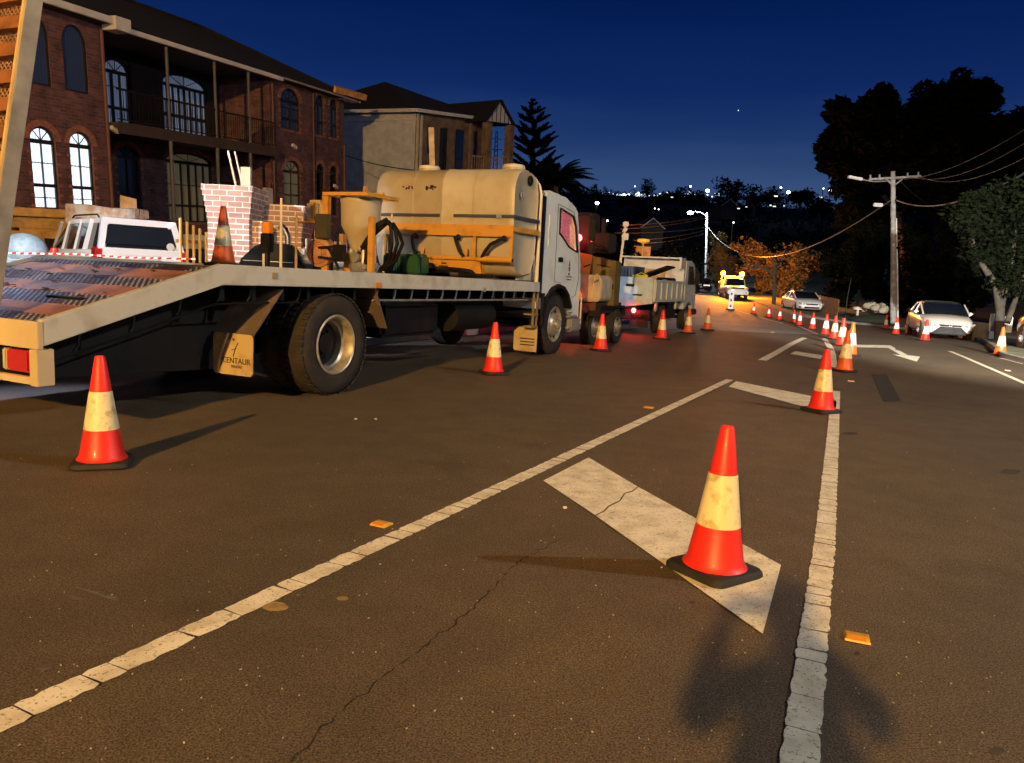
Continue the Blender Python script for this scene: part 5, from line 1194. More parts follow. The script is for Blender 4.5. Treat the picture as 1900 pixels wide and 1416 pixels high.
# balcony, posts, railing
b = MB(); b.box(2.25, 10.0, -.30, 2.25, 2.38, 2.52); b.box(2.25, 10.0, -.34, -.30, 2.22, 2.55); b.build('balcony_slab', pm('balcony_edge', (.04, .03, .026), .8), H1)
b = MB(); b.bar((2.3, -.3, 3.45), (9.95, -.3, 3.45), .05, .05); b.bar((2.3, -.3, 2.62), (9.95, -.3, 2.62), .03, .03)
k = 2.4
while k < 9.95: b.bar((k, -.3, 2.6), (k, -.3, 3.45), .016, .016, (1, 0, 0)); k += .12
b.build('railing', BLK, H1)
for a in (4.35, 6.55, 8.35):
    b = MB(); b.cyl((a, -.30, BOT), (a, -.30, 2.22), .06, n=12); b.cyl((a, -.30, 2.55), (a, -.30, 5.0), .05, n=12); b.build('veranda_post', pm('grey_post', (.085, .08, .085), .6), H1)
b = MB(); b.bar((8.6, 1.2, 3.5), (8.6, 1.2, 3.52), .1, .1); 
# fascia, gutters
b = MB(); b.box(-3.7, 2.1, -.52, -.42, 5.12, 5.30); b.box(2.1, 2.65, -.62, -.10, 4.98, 5.34); b.box(2.65, 10.3, -.45, -.36, 5.02, 5.16); b.build('white_gutter', FASC, H1, bevel=.01)
b = MB(); b.box(10.3, 15.9, -.47, -.42, 5.10, 5.17); b.build('thin_gutter', pm('dull_fascia', (.32, .27, .23), .7), H1)
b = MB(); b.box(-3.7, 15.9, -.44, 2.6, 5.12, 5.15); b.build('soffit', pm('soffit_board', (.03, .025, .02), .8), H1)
b = MB(); b.obox((15.2, -.52, 5.36), (1.25, -.05, .02), (0, .03, -.12), (0, .05, .03)); b.build('loose_fascia_board', pm('orange_glow_timber', (.80, .36, .08), .6, scale=4, var=.4), H1)  # orange light falling on the eave is put into the board colour
b = MB(); b.box(14.9, 16.2, -.45, .3, 5.10, 5.16); b.build('soffit_corner', FASC, H1)
# roof: hipped
b = MB()
E0, E1 = -3.75, 16.0; ye = -.46; yb = 8.9; rz = 7.35; ry = 4.2
vs = [(E0, ye, 5.17), (E1, ye, 5.17), (E1, yb, 5.17), (E0, yb, 5.17), (E0+4.4, ry, rz), (E1-4.4, ry, rz), (9.6, ye, 5.17)]
b.add(vs[:6], [(0, 1, 5, 4), (1, 2, 5), (2, 3, 4, 5), (3, 0, 4), (0, 3, 2, 1)])
b.tube([vs[4], vs[5]], .10, 8); b.tube([vs[1], vs[5]], .09, 8); b.tube([vs[0], vs[4]], .09, 8)
k = 0
b.build('roof', ROOF, H1)
# downpipes, lamps, meter box
for a, y, r_, zt__ in ((2.12, -.06, .05, 5.0), (10.12, -.06, .045, 5.0), (12.95, -.05, .04, 5.0), (15.44, -.05, .06, 3.2)): MB().cyl((a, y, BOT), (a, y, zt__), r_, n=10).build('downpipe', pm('brown_downpipe', (.13, .05, .035), .6), H1)
def wall_lamp(a, y, z): 
    l = MB().obox((a, y-.10, z), (.12, 0, -.05), (0, .06, 0), (.02, 0, .055)).build('wall_lamp', FASC, H1); MB().box(a-.02, a+.02, y-.06, y, z-.02, z+.02).build('bracket', BLK, l)
wall_lamp(2.32, 0, 2.32); wall_lamp(11.45, 0, 2.75); wall_lamp(14.6, 0, 1.35)
MB().bev(9.42, 9.92, -.14, .0, .35, 1.05, .02).build('meter_box', pm('cream_meter_box', (.55, .50, .42), .5), H1); MB().box(8.55, 9.35, 1.0, 1.2, .3, 1.2).build('switch_board', BLK, H1)
b = MB(); b.tube([(9.8, -.07, 1.05), (9.8, -.07, 1.25), (9.9, -.07, 1.32), (10.0, -.07, 1.2)], .03, 6); b.build('conduit', pm('rust_pipe', (.3, .12, .06), .6), H1)
# outside stair with balustrade
ST = empty('front_stairs', mw=HM @ Matrix.Translation((4.9, -.3, -.9)), label='dark stairs with pale slanted balustrade below the balcony', cat='stairs')
b = MB()
for k in range(7): b.box(.02+.30*k, .02+.30*(k+1), -1.2, .2, -1.3, .22-.18*k)
b.build('steps', CONC, ST)
b = MB(); b.bar((-.1, -1.2, 1.06), (2.0, -1.2, -.12), .06, .06)
for k in range(14): x = -.05+k*.15; b.bar((x, -1.2, .28-x*.56), (x, -1.2, 1.02-x*.56), .02, .02, (1, 0, 0))
b.bar((-.1, -1.2, .25), (2.0, -1.2, -.95), .04, .04); b.build('balustrade', pm('weathered_rail', (.30, .26, .22), .7), ST)

# ------------------------------------------------------------------ cream house beyond
c0 = P(772, 208, 38.0); c1 = P(912, 226, 43.5); c2 = P(600, 211, 42.0)
fx = (c1-c0).xy.to_3d().normalized()
H2 = empty('cream_house', (c0.x, c0.y, c0.z-6.6), math.atan2(fx.y, fx.x), 'cream brick two storey house with dark hip roof and white gable', 'house')
Lx = (c1-c0).xy.length; inv = H2.matrix_basis.inverted() if False else Matrix.Rotation(-H2.rotation_euler.z, 4, 'Z') @ Matrix.Translation(-H2.location)
l2 = inv @ c2; l1 = inv @ c1
EZ = 6.6; ex = l1.z; ey = l2.z
def zt_(x, y): return EZ+(ex-EZ)*x/l1.x+(ey-EZ)*y/l2.y*1.0
sx = l2.x/l2.y
S = lambda x, y: (x+sx*y, y)
def pt(x, y, z): q = S(x, y); return Vector((q[0], q[1], zt_(x, y)+z))
W2 = l2.y+3
b = MB()
b.add([pt(0, 0, -7), pt(0, W2, -7), pt(0, W2, 0), pt(0, 0, 0)], [(0, 1, 2, 3)])
b.build('side_wall', BRICKC, H2)
b = MB(); Lf = l1.x
b.add([pt(0, 0, -7), pt(Lf, 0, -7), pt(Lf, 0, 0), pt(0, 0, 0)], [(0, 1, 2, 3)]); b.add([pt(Lf, 0, -7), pt(Lf, W2, -7), pt(Lf, W2, 0), pt(Lf, 0, 0)], [(0, 1, 2, 3)])
b.add([pt(0, W2, -7), pt(Lf, W2, -7), pt(Lf, W2, 0), pt(0, W2, 0)], [(0, 1, 2, 3)])
b.build('front_wall', brick('brown_brick', (.20, .13, .09), (.16, .10, .07), (.18, .14, .10)), H2)
b = MB(); rA = pt(2.0, W2*.42, 1.75); rB = pt(Lf*.9, W2*.42, 1.3); o4 = [pt(-.35, -.35, .06), pt(Lf+.3, -.35, .06), pt(Lf+.3, W2+.3, .06), pt(-.35, W2+.3, .06)]
b.add(o4+[rA, rB], [(0, 1, 5, 4), (1, 2, 5), (2, 3, 4, 5), (3, 0, 4), (0, 3, 2, 1)]); b.build('roof', ROOF, H2)
b = MB()
def fb(p, q, w_=.07, h_=.16): b.bar(p, q, w_, h_)
fb(o4[0], o4[1]); fb(o4[0], o4[3]); fb(pt(-.03, -.03, -.35), pt(-.03, W2, -.35), .05, .10); b.build('fascia', FASC, H2)
b = MB(); fb(pt(.1, -.06, 0), pt(.1, -.06, -7), .1, .1); fb(pt(.38, -.06, -.1), pt(.38, -.06, -7), .14, .06); b.build('downpipe', pm('cream_trim', (.5, .45, .36), .6), H2)
# gable porch at the far end of the front
gx0, gx1 = Lf*.66, Lf*1.02
b = MB(); A, B_, Cg = pt(gx0, -1.3, -.15), pt(gx1, -1.3, -.15), pt((gx0+gx1)/2-.1, -1.3, .95)
b.add([A, B_, Cg]+[A+Vector((0, .06, 0)), B_+Vector((0, .06, 0)), Cg+Vector((0, .06, 0))], [(0, 1, 2), (5, 4, 3), (0, 3, 4, 1), (1, 4, 5, 2), (2, 5, 3, 0)]); b.build('gable', FASC, H2)
b = MB()
for k in range(1, 6):
    f = k/6; p = A.lerp(B_, f); h_ = (Cg.z-p.z)*(1-abs(f-.47)/.53); b.bar(p-Vector((0, .03, 0)), p+Vector((0, -.03, max(.05, h_))), .035, .02, (0, 1, 0))
b.bar(A-Vector((0, .04, 0)), B_-Vector((0, .04, 0)), .04, .05); b.build('gable_batten', BLK, H2)
b = MB(); A2 = A+Vector((0, 3.5, .1)); C2_ = Cg+Vector((0, 3.5, .1)); B2_ = B_+Vector((0, 3.5, .1)); d_ = Vector((0, -.15, .08))
b.add([A+d_+Vector((-.25, 0, -.12)), Cg+d_, C2_, A2+Vector((-.25, 0, 0)), B_+d_+Vector((.25, 0, -.12)), B2_+Vector((.25, 0, 0))], [(0, 1, 2, 3), (1, 4, 5, 2)]); b.build('porch_roof', ROOF, H2)
b = MB()
for x in (gx0+.1, gx1-.1): b.bar(pt(x, -1.25, -.2), pt(x, -1.25, -7), .38, .38, (1, 0, 0))
b.bar(pt(gx0-.9, -.9, -.3), pt(gx0-.9, -.9, -7), .12, .12, (1, 0, 0)); b.build('porch_column', MATS['brown_brick'], H2)
b = MB(); b.bar(pt(gx0-1.2, -1.3, -1.9), pt(gx1, -1.3, -1.9), .05, .05); b.bar(pt(gx0-1.2, -1.3, -2.75), pt(gx1, -1.3, -2.75), .2, .16)
for k in range(16): x = gx0-1.2+k*.2; b.bar(pt(x, -1.3, -2.7), pt(x, -1.3, -1.9), .02, .02, (1, 0, 0))
b.build('balcony_railing', pm('tan_rail', (.35, .28, .2), .6), H2)
for x0_, x1_, z0_, z1_ in ((.9, 1.3, -1.9, -.6), (1.9, 2.5, -2.7, -.6), (3.2, 3.9, -2.7, -.6)):
    w = MB().add([pt(x0_, -.02, z0_), pt(x1_, -.02, z0_), pt(x1_, -.02, z1_), pt(x0_, -.02, z1_)], [(0, 1, 2, 3)]).build('window', FRM, H2)
    MB().add([pt(x0_+.06, -.04, z0_+.06), pt(x1_-.06, -.04, z0_+.06), pt(x1_-.06, -.04, z1_-.06), pt(x0_+.06, -.04, z1_-.06)], [(0, 1, 2, 3)]).build('pane', GLASS, w)

# ------------------------------------------------------------------ yard: pillars, fence, timber, machine, tape
def pillar(u0, u1, vt, Y, lab, n=4):
    a = P(u0, vt, Y); c = P(u1, vt, Y); w = (c-a).length; zb_ = gz(a.x, a.y+.3); H_ = a.z-zb_
    t = empty('brick_pillar', ((a.x+c.x)/2, Y+w/2, zb_), 0, lab, 'brick pillar', 'brick gate pillars')
    cw_ = w*.41
    b = MB(); b.box(-cw_, cw_, -cw_, cw_, -.1, H_-.52); b.build('shaft', BRICK2, t)
    cp = MB(); 
    for k in range(6): e_ = cw_+.002+(w/2-cw_)*(k+.5)/5.5; cp.box(-e_, e_, -e_, e_, H_-.52+k*.0866, H_-.52+(k+1)*.0866)
    cp.build('stepped_cap', BRICK2, t); return t
pa = pillar(373, 468, 341, 12.6, 'taller pale brick pillar with stepped cap behind the deck cone')
pb = pillar(478, 565, 377, 13.3, 'lower pale pink brick pillar with stepped cap right of the taller one')
MB_ = empty('letter_box', (pb.location.x+.1, pb.location.y-.34, pb.location.z+1.05), 0, 'recessed timber letterbox set in the lower brick pillar', 'letterbox')
MB().box(-.22, .30, -.02, .0, -.5, .40).build('surround', pm('pinkish_render', (.50, .40, .38), .8), MB_); MB().box(-.02, .20, -.035, -.02, -.45, .20).build('door', brick('tan_brick', (.45, .30, .18), (.38, .25, .15), (.3, .2, .14)), MB_)
a = P(464, 450, 12.9); t = empty('brick_wall', (a.x, a.y, gz(a.x, a.y)), 0, 'short pale brick wall between the two pillars', 'wall'); MB().box(-.05, .25, -.1, .12, 0, P(464, 410, 12.9).z-t.location.z).build('wall_body', BRICK2, t)
p0 = P(566, 440, 13.4); p1 = P(700, 440, 15.4); t = empty('picket_fence', (p0.x, p0.y, gz(p0.x, p0.y)), math.atan2((p1-p0).y, (p1-p0).x), 'white and timber picket fence on a low pale wall right of the pillars', 'fence')
L_ = (p1-p0).xy.length; b = MB(); b.box(0, L_, -.08, .08, 0, .62+.45); b.build('low_wall', pm('white_render', (.62, .62, .66), .7, scale=5, var=.25), t)
b = MB(); k = 0
while k < L_: b.box(k, k+.045, -.03, -.01, 1.07, 1.75+.0*k); k += .16
b.build('picket', FASC, t); b = MB(); b.box(0, L_, -.01, .03, 1.55, 1.60)
for k in (.28, 1.0): b.box(k, k+.09, -.06, .03, .3, 1.9)
b.build('timber_rail', TIMB, t)
# timber gate leaf left of the pillar
a = P(372, 440, 13.6); t = empty('timber_gate', (a.x-.1, a.y, gz(a.x, a.y)), R(60), 'narrow timber slat gate left of the taller pillar', 'gate')
b = MB()
for k in range(5): b.box(-.3+k*.13, -.27+k*.13, -.02, .02, .1, 1.72-.05*k)
b.build('slat', YEL2, t); b = MB(); b.box(-.35, .30, .02, .05, .4, .48); b.box(-.35, .30, .02, .05, 1.3, 1.36); b.build('rail', TIMB, t)
# planks left on the pillar and paint tin
t = empty('timber_offcut', pa.location+Vector((.15, 0, P(420, 341, 12.6).z-pa.location.z+.02)), 0, 'pale timber offcuts standing on top of the taller brick pillar', 'timber')
b = MB(); b.box(-.06, .10, -.04, .04, 0, .30); b.bar((-.15, 0, 0), (-.28, 0, .55), .03, .03); b.bar((-.05, .03, 0), (-.18, .03, .55), .025, .025); b.build('offcut', pm('cream_offcut', (.55, .48, .33), .8), t)
# stacked timber crates
t = empty('timber_stack', P(110, 440, 19), R(-4), 'stack of brown timber boards and crates in front of the lit windows', 'timber stack')
b = MB(); b.box(-1.25, 1.1, 0, .9, .25, .66); b.box(-.95, 1.15, -.1, .85, -.15, .22)
for k in range(3): b.box(-1.2, 1.15, -.13, -.10, -.1+k*.28, .10+k*.28)
b.box(-1.3, -1.15, -.14, .9, -.2, .7); b.build('board', pm('crate_timber', (.42, .26, .10), .8, scale=4, var=.4), t)
t = empty('wrapped_pallet', P(198, 402, 18.2), R(-6), 'plastic wrapped long panel pack above the wagon roof', 'wrapped pack')
b = MB(); b.loft([[(x, y, z) for y, z in rr_rect(-.25, .3, -.22 if x < 0 else -.2, .20+(.0 if x > 0 else .05), .06)] for x in (-.85, -.80, -.3, .2, .75, .86)]); b.build('pack', pm('milky_wrap', (.52, .50, .46), .25, scale=6, c2=(.40, .26, .16), thr=(.4, .62), coat=.8), t)
t = empty('skip_bin', P(205, 440, 19), 0, 'dark skip bin under the wrapped pack', 'skip'); MB().yz([(-.5, -1.2), (-.7, -.12), (.7, -.12), (.5, -1.2)], -1.2, 1.2).build('body', BLK, t)
t = empty('plywood_sheet', P(238, 378, 19.5), 0, 'small brown plywood sheet standing behind the wrapped pack', 'plywood'); MB().xz([(-.22, -.3), (.22, -.3), (.2, .12), (-.20, .2)], 0, .02).build('sheet', TIMB, t)
# machine with chrome exhaust
t = empty('compact_loader', P(505, 480, 11.6)-Vector((0, 0, .25)), R(10), 'black machine hood with curved chrome exhaust in front of the pillars', 'machine')
b = MB(); b.prism([(-.42, 0), (-.42, .20), (-.20, .42), (-.08, .47), (.30, .47), (.42, .30), (.50, .1), (.52, 0)], lambda a_, b_, d: Vector((a_, d, b_)), -.35, .35); b.box(-.55, .5, -.3, .3, -1.0, .0); b.build('hood', BLK, t, bevel=.03)
b = MB(); b.tube([(.24, -.1, .44), (.24, -.1, .58), (.19, -.1, .68), (.12, -.1, .74)], .045, 14, .05); b.build('exhaust', CHR, t)
b = MB(); b.box(-.36, .34, -.36, -.352, .10, .12); b.box(-.36, .34, -.36, -.352, .2, .21); b.build('vent', GAL, t)
for sx_ in (-.35, .35): 
    for sy_ in (-.4, .4): MB().cyl((sx_, sy_-.08, -.9), (sx_, sy_+.08, -.9), .25, n=20).build('wheel', RUB, t)
t = empty('white_sack', P(590, 487, 11.8), 0, 'bright white sheet heaped behind the hose reel', 'sheet'); b = MB(); b.sphere((0, 0, 0), .3, 14, (1.2, .8, .38)); b.sphere((-.3, 0, .03), .2, 12, (1.3, .8, .4)); b.sphere((.35, 0, 0), .2, 12, (1.2, .8, .45)); b.build('sheet', FASC, t)
t = empty('rubble_bag', P(45, 470, 15.2), 0, 'white translucent sack left of the wagon bonnet', 'sack'); b = MB(); b.sphere((0, 0, .05), .42, 18, (1.05, .8, .82)); b.sphere((-.1, 0, -.2), .40, 14, (1, .8, .7)); b.build('sack', pm('bluish_sack', (.30, .42, .52), .5, scale=8, var=.3, bump=1, bscale=10), t)
t = empty('orange_drum', P(51, 475, 14.5)+Vector((0, 0, -.3)), 0, 'small red and white container by the wagon wheel', 'container'); t.location = P(101, 476, 14.9); b = MB(); b.lathe([(.0, .16), (.06, .16), (.07, .12), (.085, .02), (.085, -.3), (0, -.3)], (0, 0, 0), n=16); b.build('body', CONE_R, t)
# red and white barrier tape
t = empty('barrier_tape', P(0, 469, 12.0), 0, 'red and white barrier tape stretched across behind the deck', 'barrier tape')
pts = [P(-60, 468, 12.0)]+[P(u, v, 12.0+u*.002) for u, v in ((0, 469), (60, 470.5), (120, 471), (180, 474), (240, 478), (300, 479.5), (372, 481))]
red = MB(); wh = MB(); q = []
for a_, c in zip(pts, pts[1:]):
    for k in range(8): q.append(a_.lerp(c, k/8)-t.location)
for k in range(len(q)-1):
    (red if k % 2 else wh).obox((q[k]+q[k+1])/2, (q[k+1]-q[k])/2+Vector((0, 0, .006 if k % 2 else .0)), (0, .002, 0), (0, 0, .014))
red.build('red_stripe', RED_P, t); wh.build('white_stripe', FASC, t)

# ------------------------------------------------------------------ trees and plants
def leaves(mb, c, rad, n, size, rr, shell=.55, up=0):
    c = Vector(c)
    for _ in range(n):
        while True:
            d = Vector((rr.uniform(-1, 1), rr.uniform(-1, 1), rr.uniform(-1, 1)))
            if .01 < d.length < 1: break
        d = d.normalized()*(d.length**.5 if rr.random() > shell else rr.uniform(.78, 1.06))
        p = c+Vector((d.x*rad[0], d.y*rad[1], d.z*rad[2]))
        a = Vector((rr.gauss(0, 1), rr.gauss(0, 1), rr.gauss(0, .6)-up)).normalized(); q = a.orthogonal().normalized(); s_ = size*rr.uniform(.5, 1.3)
        q = q*math.cos(rr.uniform(0, 3))+a.cross(q)*math.sin(rr.uniform(0, 3))
        o = len(mb.v); mb.v += [p-a*s_, p+q*s_*.38, p+a*s_, p-q*s_*.38]; mb.f.append([o, o+1, o+2, o+3]); mb.sm.append(False)
def clumpy(mb, c, rad, k, n, size, rr, cs=.42):
    """crown made of many small clumps so the outline is uneven"""
    c = Vector(c)
    for _ in range(k):
        d = Vector((rr.gauss(0, 1), rr.gauss(0, 1), rr.gauss(0, 1))).normalized()*rr.uniform(.35, .88)
        s_ = cs*rr.uniform(.6, 1.2); leaves(mb, c+Vector((d.x*rad[0], d.y*rad[1], d.z*rad[2])), [r_*s_ for r_ in rad], n, size, rr)
def tree(name, bp, label, clumps, trunk, leaf=LEAF, bark=BARK, k=22, n=60, size=.2, seed=1, group=None, cs=.42, cat='tree'):
    rr = random.Random(seed); bp = Vector(bp); t = empty(name, bp, 0, label, cat, group)
    if trunk:
        b_ = MB()
        for pts, r0, r1 in trunk: b_.tube([Vector(p)-bp for p in pts], r0, 9, r1)
        b_.build('trunk', bark, t, ang=80)
    b_ = MB()
    for c, rad in clumps: clumpy(b_, Vector(c)-bp, rad, k, n, size, rr, cs)
    b_.build('crown', leaf, t, ang=180); return t
# huge dark tree on the right
YB_ = 72.0; px = YB_/FPX
cl = []
for u, v, ru, rv in ((1590, 235, 62, 62), (1560, 290, 42, 45), (1605, 330, 62, 50), (1545, 265, 22, 28), (1640, 190, 26, 30), (1660, 270, 80, 70), (1712, 225, 60, 60), (1762, 195, 68, 58), (1800, 270, 70, 75), (1720, 320, 90, 60), (1850, 300, 60, 70), (1890, 250, 34, 45), (1900, 330, 60, 70), (1640, 370, 60, 40), (1830, 180, 24, 26), (1600, 400, 50, 30), (1950, 300, 60, 80), (1735, 372, 75, 32), (1800, 372, 60, 40)):
    cl.append((P(u, v, YB_+random.uniform(-2, 2)), (ru*px, ru*px*.9, rv*px)))
bt = G(1690, 566); bt = P(1690, 566, YB_); bt.z = gz(bt.x, bt.y)
pp = lambda u, v, Y=YB_: P(u, v, Y)
tree('gum_tree', bt, 'huge dark spreading gum tree filling the sky at right', cl, [([bt-Vector((0, 0, 1)), pp(1680, 480), pp(1664, 400), pp(1630, 350), pp(1600, 300)], .55, .12), ([pp(1672, 440), pp(1658, 340), pp(1668, 290), pp(1700, 260)], .25, .08), ([pp(1664, 400), pp(1720, 340), pp(1780, 280)], .3, .08)], k=34, n=85, size=.46, seed=3, cs=.36)
# near street tree at the right edge
YN = 26.0; px = YN/FPX; cl = []
for u, v, ru, rv in ((1800, 395, 42, 45), (1850, 370, 55, 45), (1905, 400, 60, 70), (1830, 440, 48, 50), (1880, 470, 50, 50), (1935, 480, 50, 60), (1860, 515, 35, 35), (1900, 540, 40, 35), (1822, 480, 22, 32)):
    cl.append((P(u, v, YN), (ru*px, ru*px, rv*px)))
bn = P(1856, 618, YN); bn.z = gz(bn.x, bn.y)
pn = lambda u, v: P(u, v, YN)
tree('street_tree', bn, 'leafy street tree with pale forked trunk behind the right kerb cone', cl, [([bn-Vector((0, 0, .2)), pn(1856, 575), pn(1848, 530), pn(1822, 490), pn(1800, 440), pn(1792, 400)], .16, .05), ([pn(1856, 575), pn(1868, 520), pn(1880, 470), pn(1885, 420)], .12, .04), ([pn(1868, 600), pn(1885, 555), pn(1905, 500), pn(1925, 450)], .10, .04)], leaf=LEAF2, k=20, n=70, size=.10, seed=5, cs=.40)
# belt of dark shrubs and small trees behind the verge
rr0 = random.Random(11)
belt_spec = [(1348, 520, 462, 42, 84, 'small tree lit green by the far street lamp'), (1412, 548, 458, 66, 76, 'spreading tree glowing orange above the ute'), (1468, 556, 462, 62, 74, 'dark bushy tree between the ute and the far sedan'), (1545, 565, 455, 50, 62, 'dark tree rising behind the orange lit fence'), (1590, 562, 440, 45, 60, 'slim dark tree left of the stone pile'), (1632, 565, 430, 42, 58, 'dark tree just left of the utility pole'), (1690, 575, 440, 52, 55, 'dark tree right of the utility pole'), (1745, 575, 430, 52, 52, 'dark tree behind the near sedan roof'), (1790, 590, 470, 45, 46, 'low dark shrub behind the white fence'), (1715, 575, 350, 95, 88, 'tall dark tree filling the gap under the gum crown'), (1810, 575, 345, 95, 86, 'tall dark tree behind the street tree'), (1610, 560, 372, 70, 92, 'tall dark tree behind the crossarm lamp'), (1560, 555, 395, 60, 90, 'dark tree under the left edge of the gum crown')]
for i, (u, vb_, vt, wu, Y, lab) in enumerate(belt_spec):
    px = Y/FPX; b0 = P(u, vb_, Y); b0.z = gz(b0.x, b0.y); top = P(u, vt, Y); H_ = top.z-b0.z; cl = []
    for k in range(7):
        f = .3+.7*k/6; cl.append((b0+Vector((rr0.uniform(-.5, .5)*wu*px, rr0.uniform(-1, 1), H_*f-.4)), (wu*px*.45, wu*px*.45, H_*.22)))
    tk = [([b0-Vector((0, 0, .3)), b0+Vector((.1, 0, H_*.4)), b0+Vector((.3, 0, H_*.8))], .12, .04)]
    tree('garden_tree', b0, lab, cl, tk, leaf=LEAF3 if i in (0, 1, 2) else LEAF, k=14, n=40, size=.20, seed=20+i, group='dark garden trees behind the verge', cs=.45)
# leafless branches lit orange beside the ute
b0 = P(1437, 556, 60); b0.z = gz(b0.x, b0.y); t = empty('bare_tree', b0, 0, 'pale trunk with left reaching branches lit orange right of the ute', 'tree')
b = MB(); q = lambda u, v: P(u, v, 60)-b0
b.tube([(0, 0, -.2), q(1437, 530), q(1436, 512), q(1438, 480)], .17, 8, .08); b.tube([q(1436, 514), q(1427, 502), q(1410, 495), q(1390, 488), q(1370, 480)], .10, 7, .03); b.tube([q(1410, 495), q(1395, 498), q(1380, 492)], .05, 6, .02); b.tube([q(1437, 505), q(1448, 490), q(1455, 470)], .06, 6, .02); b.build('trunk', BARK, t)
# staked sapling and mailbox
b0 = G(1568, 592); t = empty('sapling', b0, 0, 'thin staked sapling on the grass verge left of the mailbox', 'sapling')
b = MB(); b.tube([(0, 0, 0), (0, 0, 1.3), (.1, 0, 2.6)], .035, 7, .015); b.build('trunk', BARK, t)
b = MB(); clumpy(b, (.1, 0, 2.9), (.7, .7, 1.0), 10, 26, .10, random.Random(4)); b.build('crown', LEAF, t, ang=180)
b0 = P(1592, 572, 45); b0.z = gz(b0.x, b0.y)+.05; t = empty('mailbox', b0, 0, 'small white mailbox on a post in front of the stone pile', 'mailbox')
MB().box(-.05, .05, -.05, .05, 0, .75).build('post', FASC, t); MB().bev(-.24, .24, -.15, .15, .75, .92, .03).build('box', FASC, t)
# garden rocks
rk = pm('garden_stone', (.42, .37, .28), .9, scale=4, var=.4, bump=1, bscale=8); rr = random.Random(8)
rock0 = None
for i in range(14):
    u = 1606+i*2.7+rr.uniform(-2, 2); Y = 44+rr.uniform(-1, 1); p = P(u, 574+i*.15-(i % 3)*3.5, Y)
    b = MB(); b.sphere((0, 0, 0), .24*rr.uniform(.7, 1.2), 9, (1.2, .9, .8))
    for v_ in b.v: v_ += Vector((rr.uniform(-.04, .04), rr.uniform(-.04, .04), rr.uniform(-.04, .04)))
    o = b.build('garden_rock', rk, ang=20); o.location = p; tag(o, 'pale garden rock in the pile beside the mailbox', 'rock', 'pale rocks piled beside the mailbox')
bk = empty('rock_bank', P(1622, 580, 44.8)-Vector((0, 0, .3)), 0, 'low earth bank under the pile of garden rocks', 'bank'); b = MB(); b.sphere((0, 0, -.15), 1.0, 14, (1.3, .7, .35)); b.build('earth', DARKG, bk)
# fence lit orange by the beacons, low white fence at right
p0 = P(1484, 560, 60); p1 = P(1556, 566, 50); z0 = P(1484, 541, 60).z; z1 = P(1556, 556, 50).z
t = empty('timber_paling_fence', (p0.x, p0.y, gz(p0.x, p0.y)), math.atan2((p1-p0).y, (p1-p0).x), 'long brown fence lit orange behind the far sedan', 'fence'); Lf_ = (p1-p0).xy.length
b = MB(); zz0 = z0-t.location.z; zz1 = z1-t.location.z; k = 0
while k < Lf_: h_ = zz0+(zz1-zz0)*k/Lf_; b.box(k, k+.14, -.015, .015, h_-1.6, h_+random.uniform(-.02, .02)); k += .16
b.build('paling', pm('brown_paling', (.34, .14, .06), .8, scale=3, var=.4), t)
for i, (u, v) in enumerate(((1469, 546), (1487, 547))): 
    t = empty('bollard', P(u, v, 58), 0, ('left' if i == 0 else 'right')+' small pale bollard just above the far sedan roof', 'bollard'); MB().lathe([(.12, -1), (.12, .3), (.08, .38), (0, .40)], (0, 0, 0), n=12).build('post', pm('pinkish_bollard', (.62, .34, .24), .5), t)
p0 = P(1800, 598, 30); p1 = P(1842, 605, 27.5); t = empty('low_white_wall', (p0.x, p0.y, gz(p0.x, p0.y)), math.atan2((p1-p0).y, (p1-p0).x), 'low white garden wall running to the fence posts right of the sedan', 'wall')
L_ = (p1-p0).xy.length; MB().box(-1, L_, -.08, .08, -.2, p0.z-t.location.z+.05).build('wall_body', FASC, t)
for i, (u, v, vt) in enumerate(((1842, 610, 582), (1869, 612, 587))):
    p = P(u, v, 27); tp = P(u, vt, 27); t = empty('fence_post', (p.x, p.y, p.z-.1), 0, ('taller white square post at the end of the low wall', 'white square post right of the street tree trunk')[i], 'post'); MB().bev(-.10, .10, -.10, .10, 0, tp.z-p.z+.1, .02).build('post', FASC, t)
# barrier board standing on the centre line
b0 = G(1355, 575); t = empty('barrier_board', b0, .2, 'upright white board with dark red squares on the far centre line', 'barrier board')
b = MB(); hb = P(1355, 541, b0.y).z-b0.z; b.box(-.17, .17, -.02, .02, .06, hb); b.build('board', BANDW, t); MB().box(-.25, .25, -.2, .2, 0, .06).build('foot', BLK, t)
b = MB()
for f in (.1, .42, .75): b.box(-.07, .05, -.026, -.02, hb*f+.06, hb*(f+.13)+.06)
b.build('red_square', pm('dark_red_square', (.25, .01, .03), .5), t)

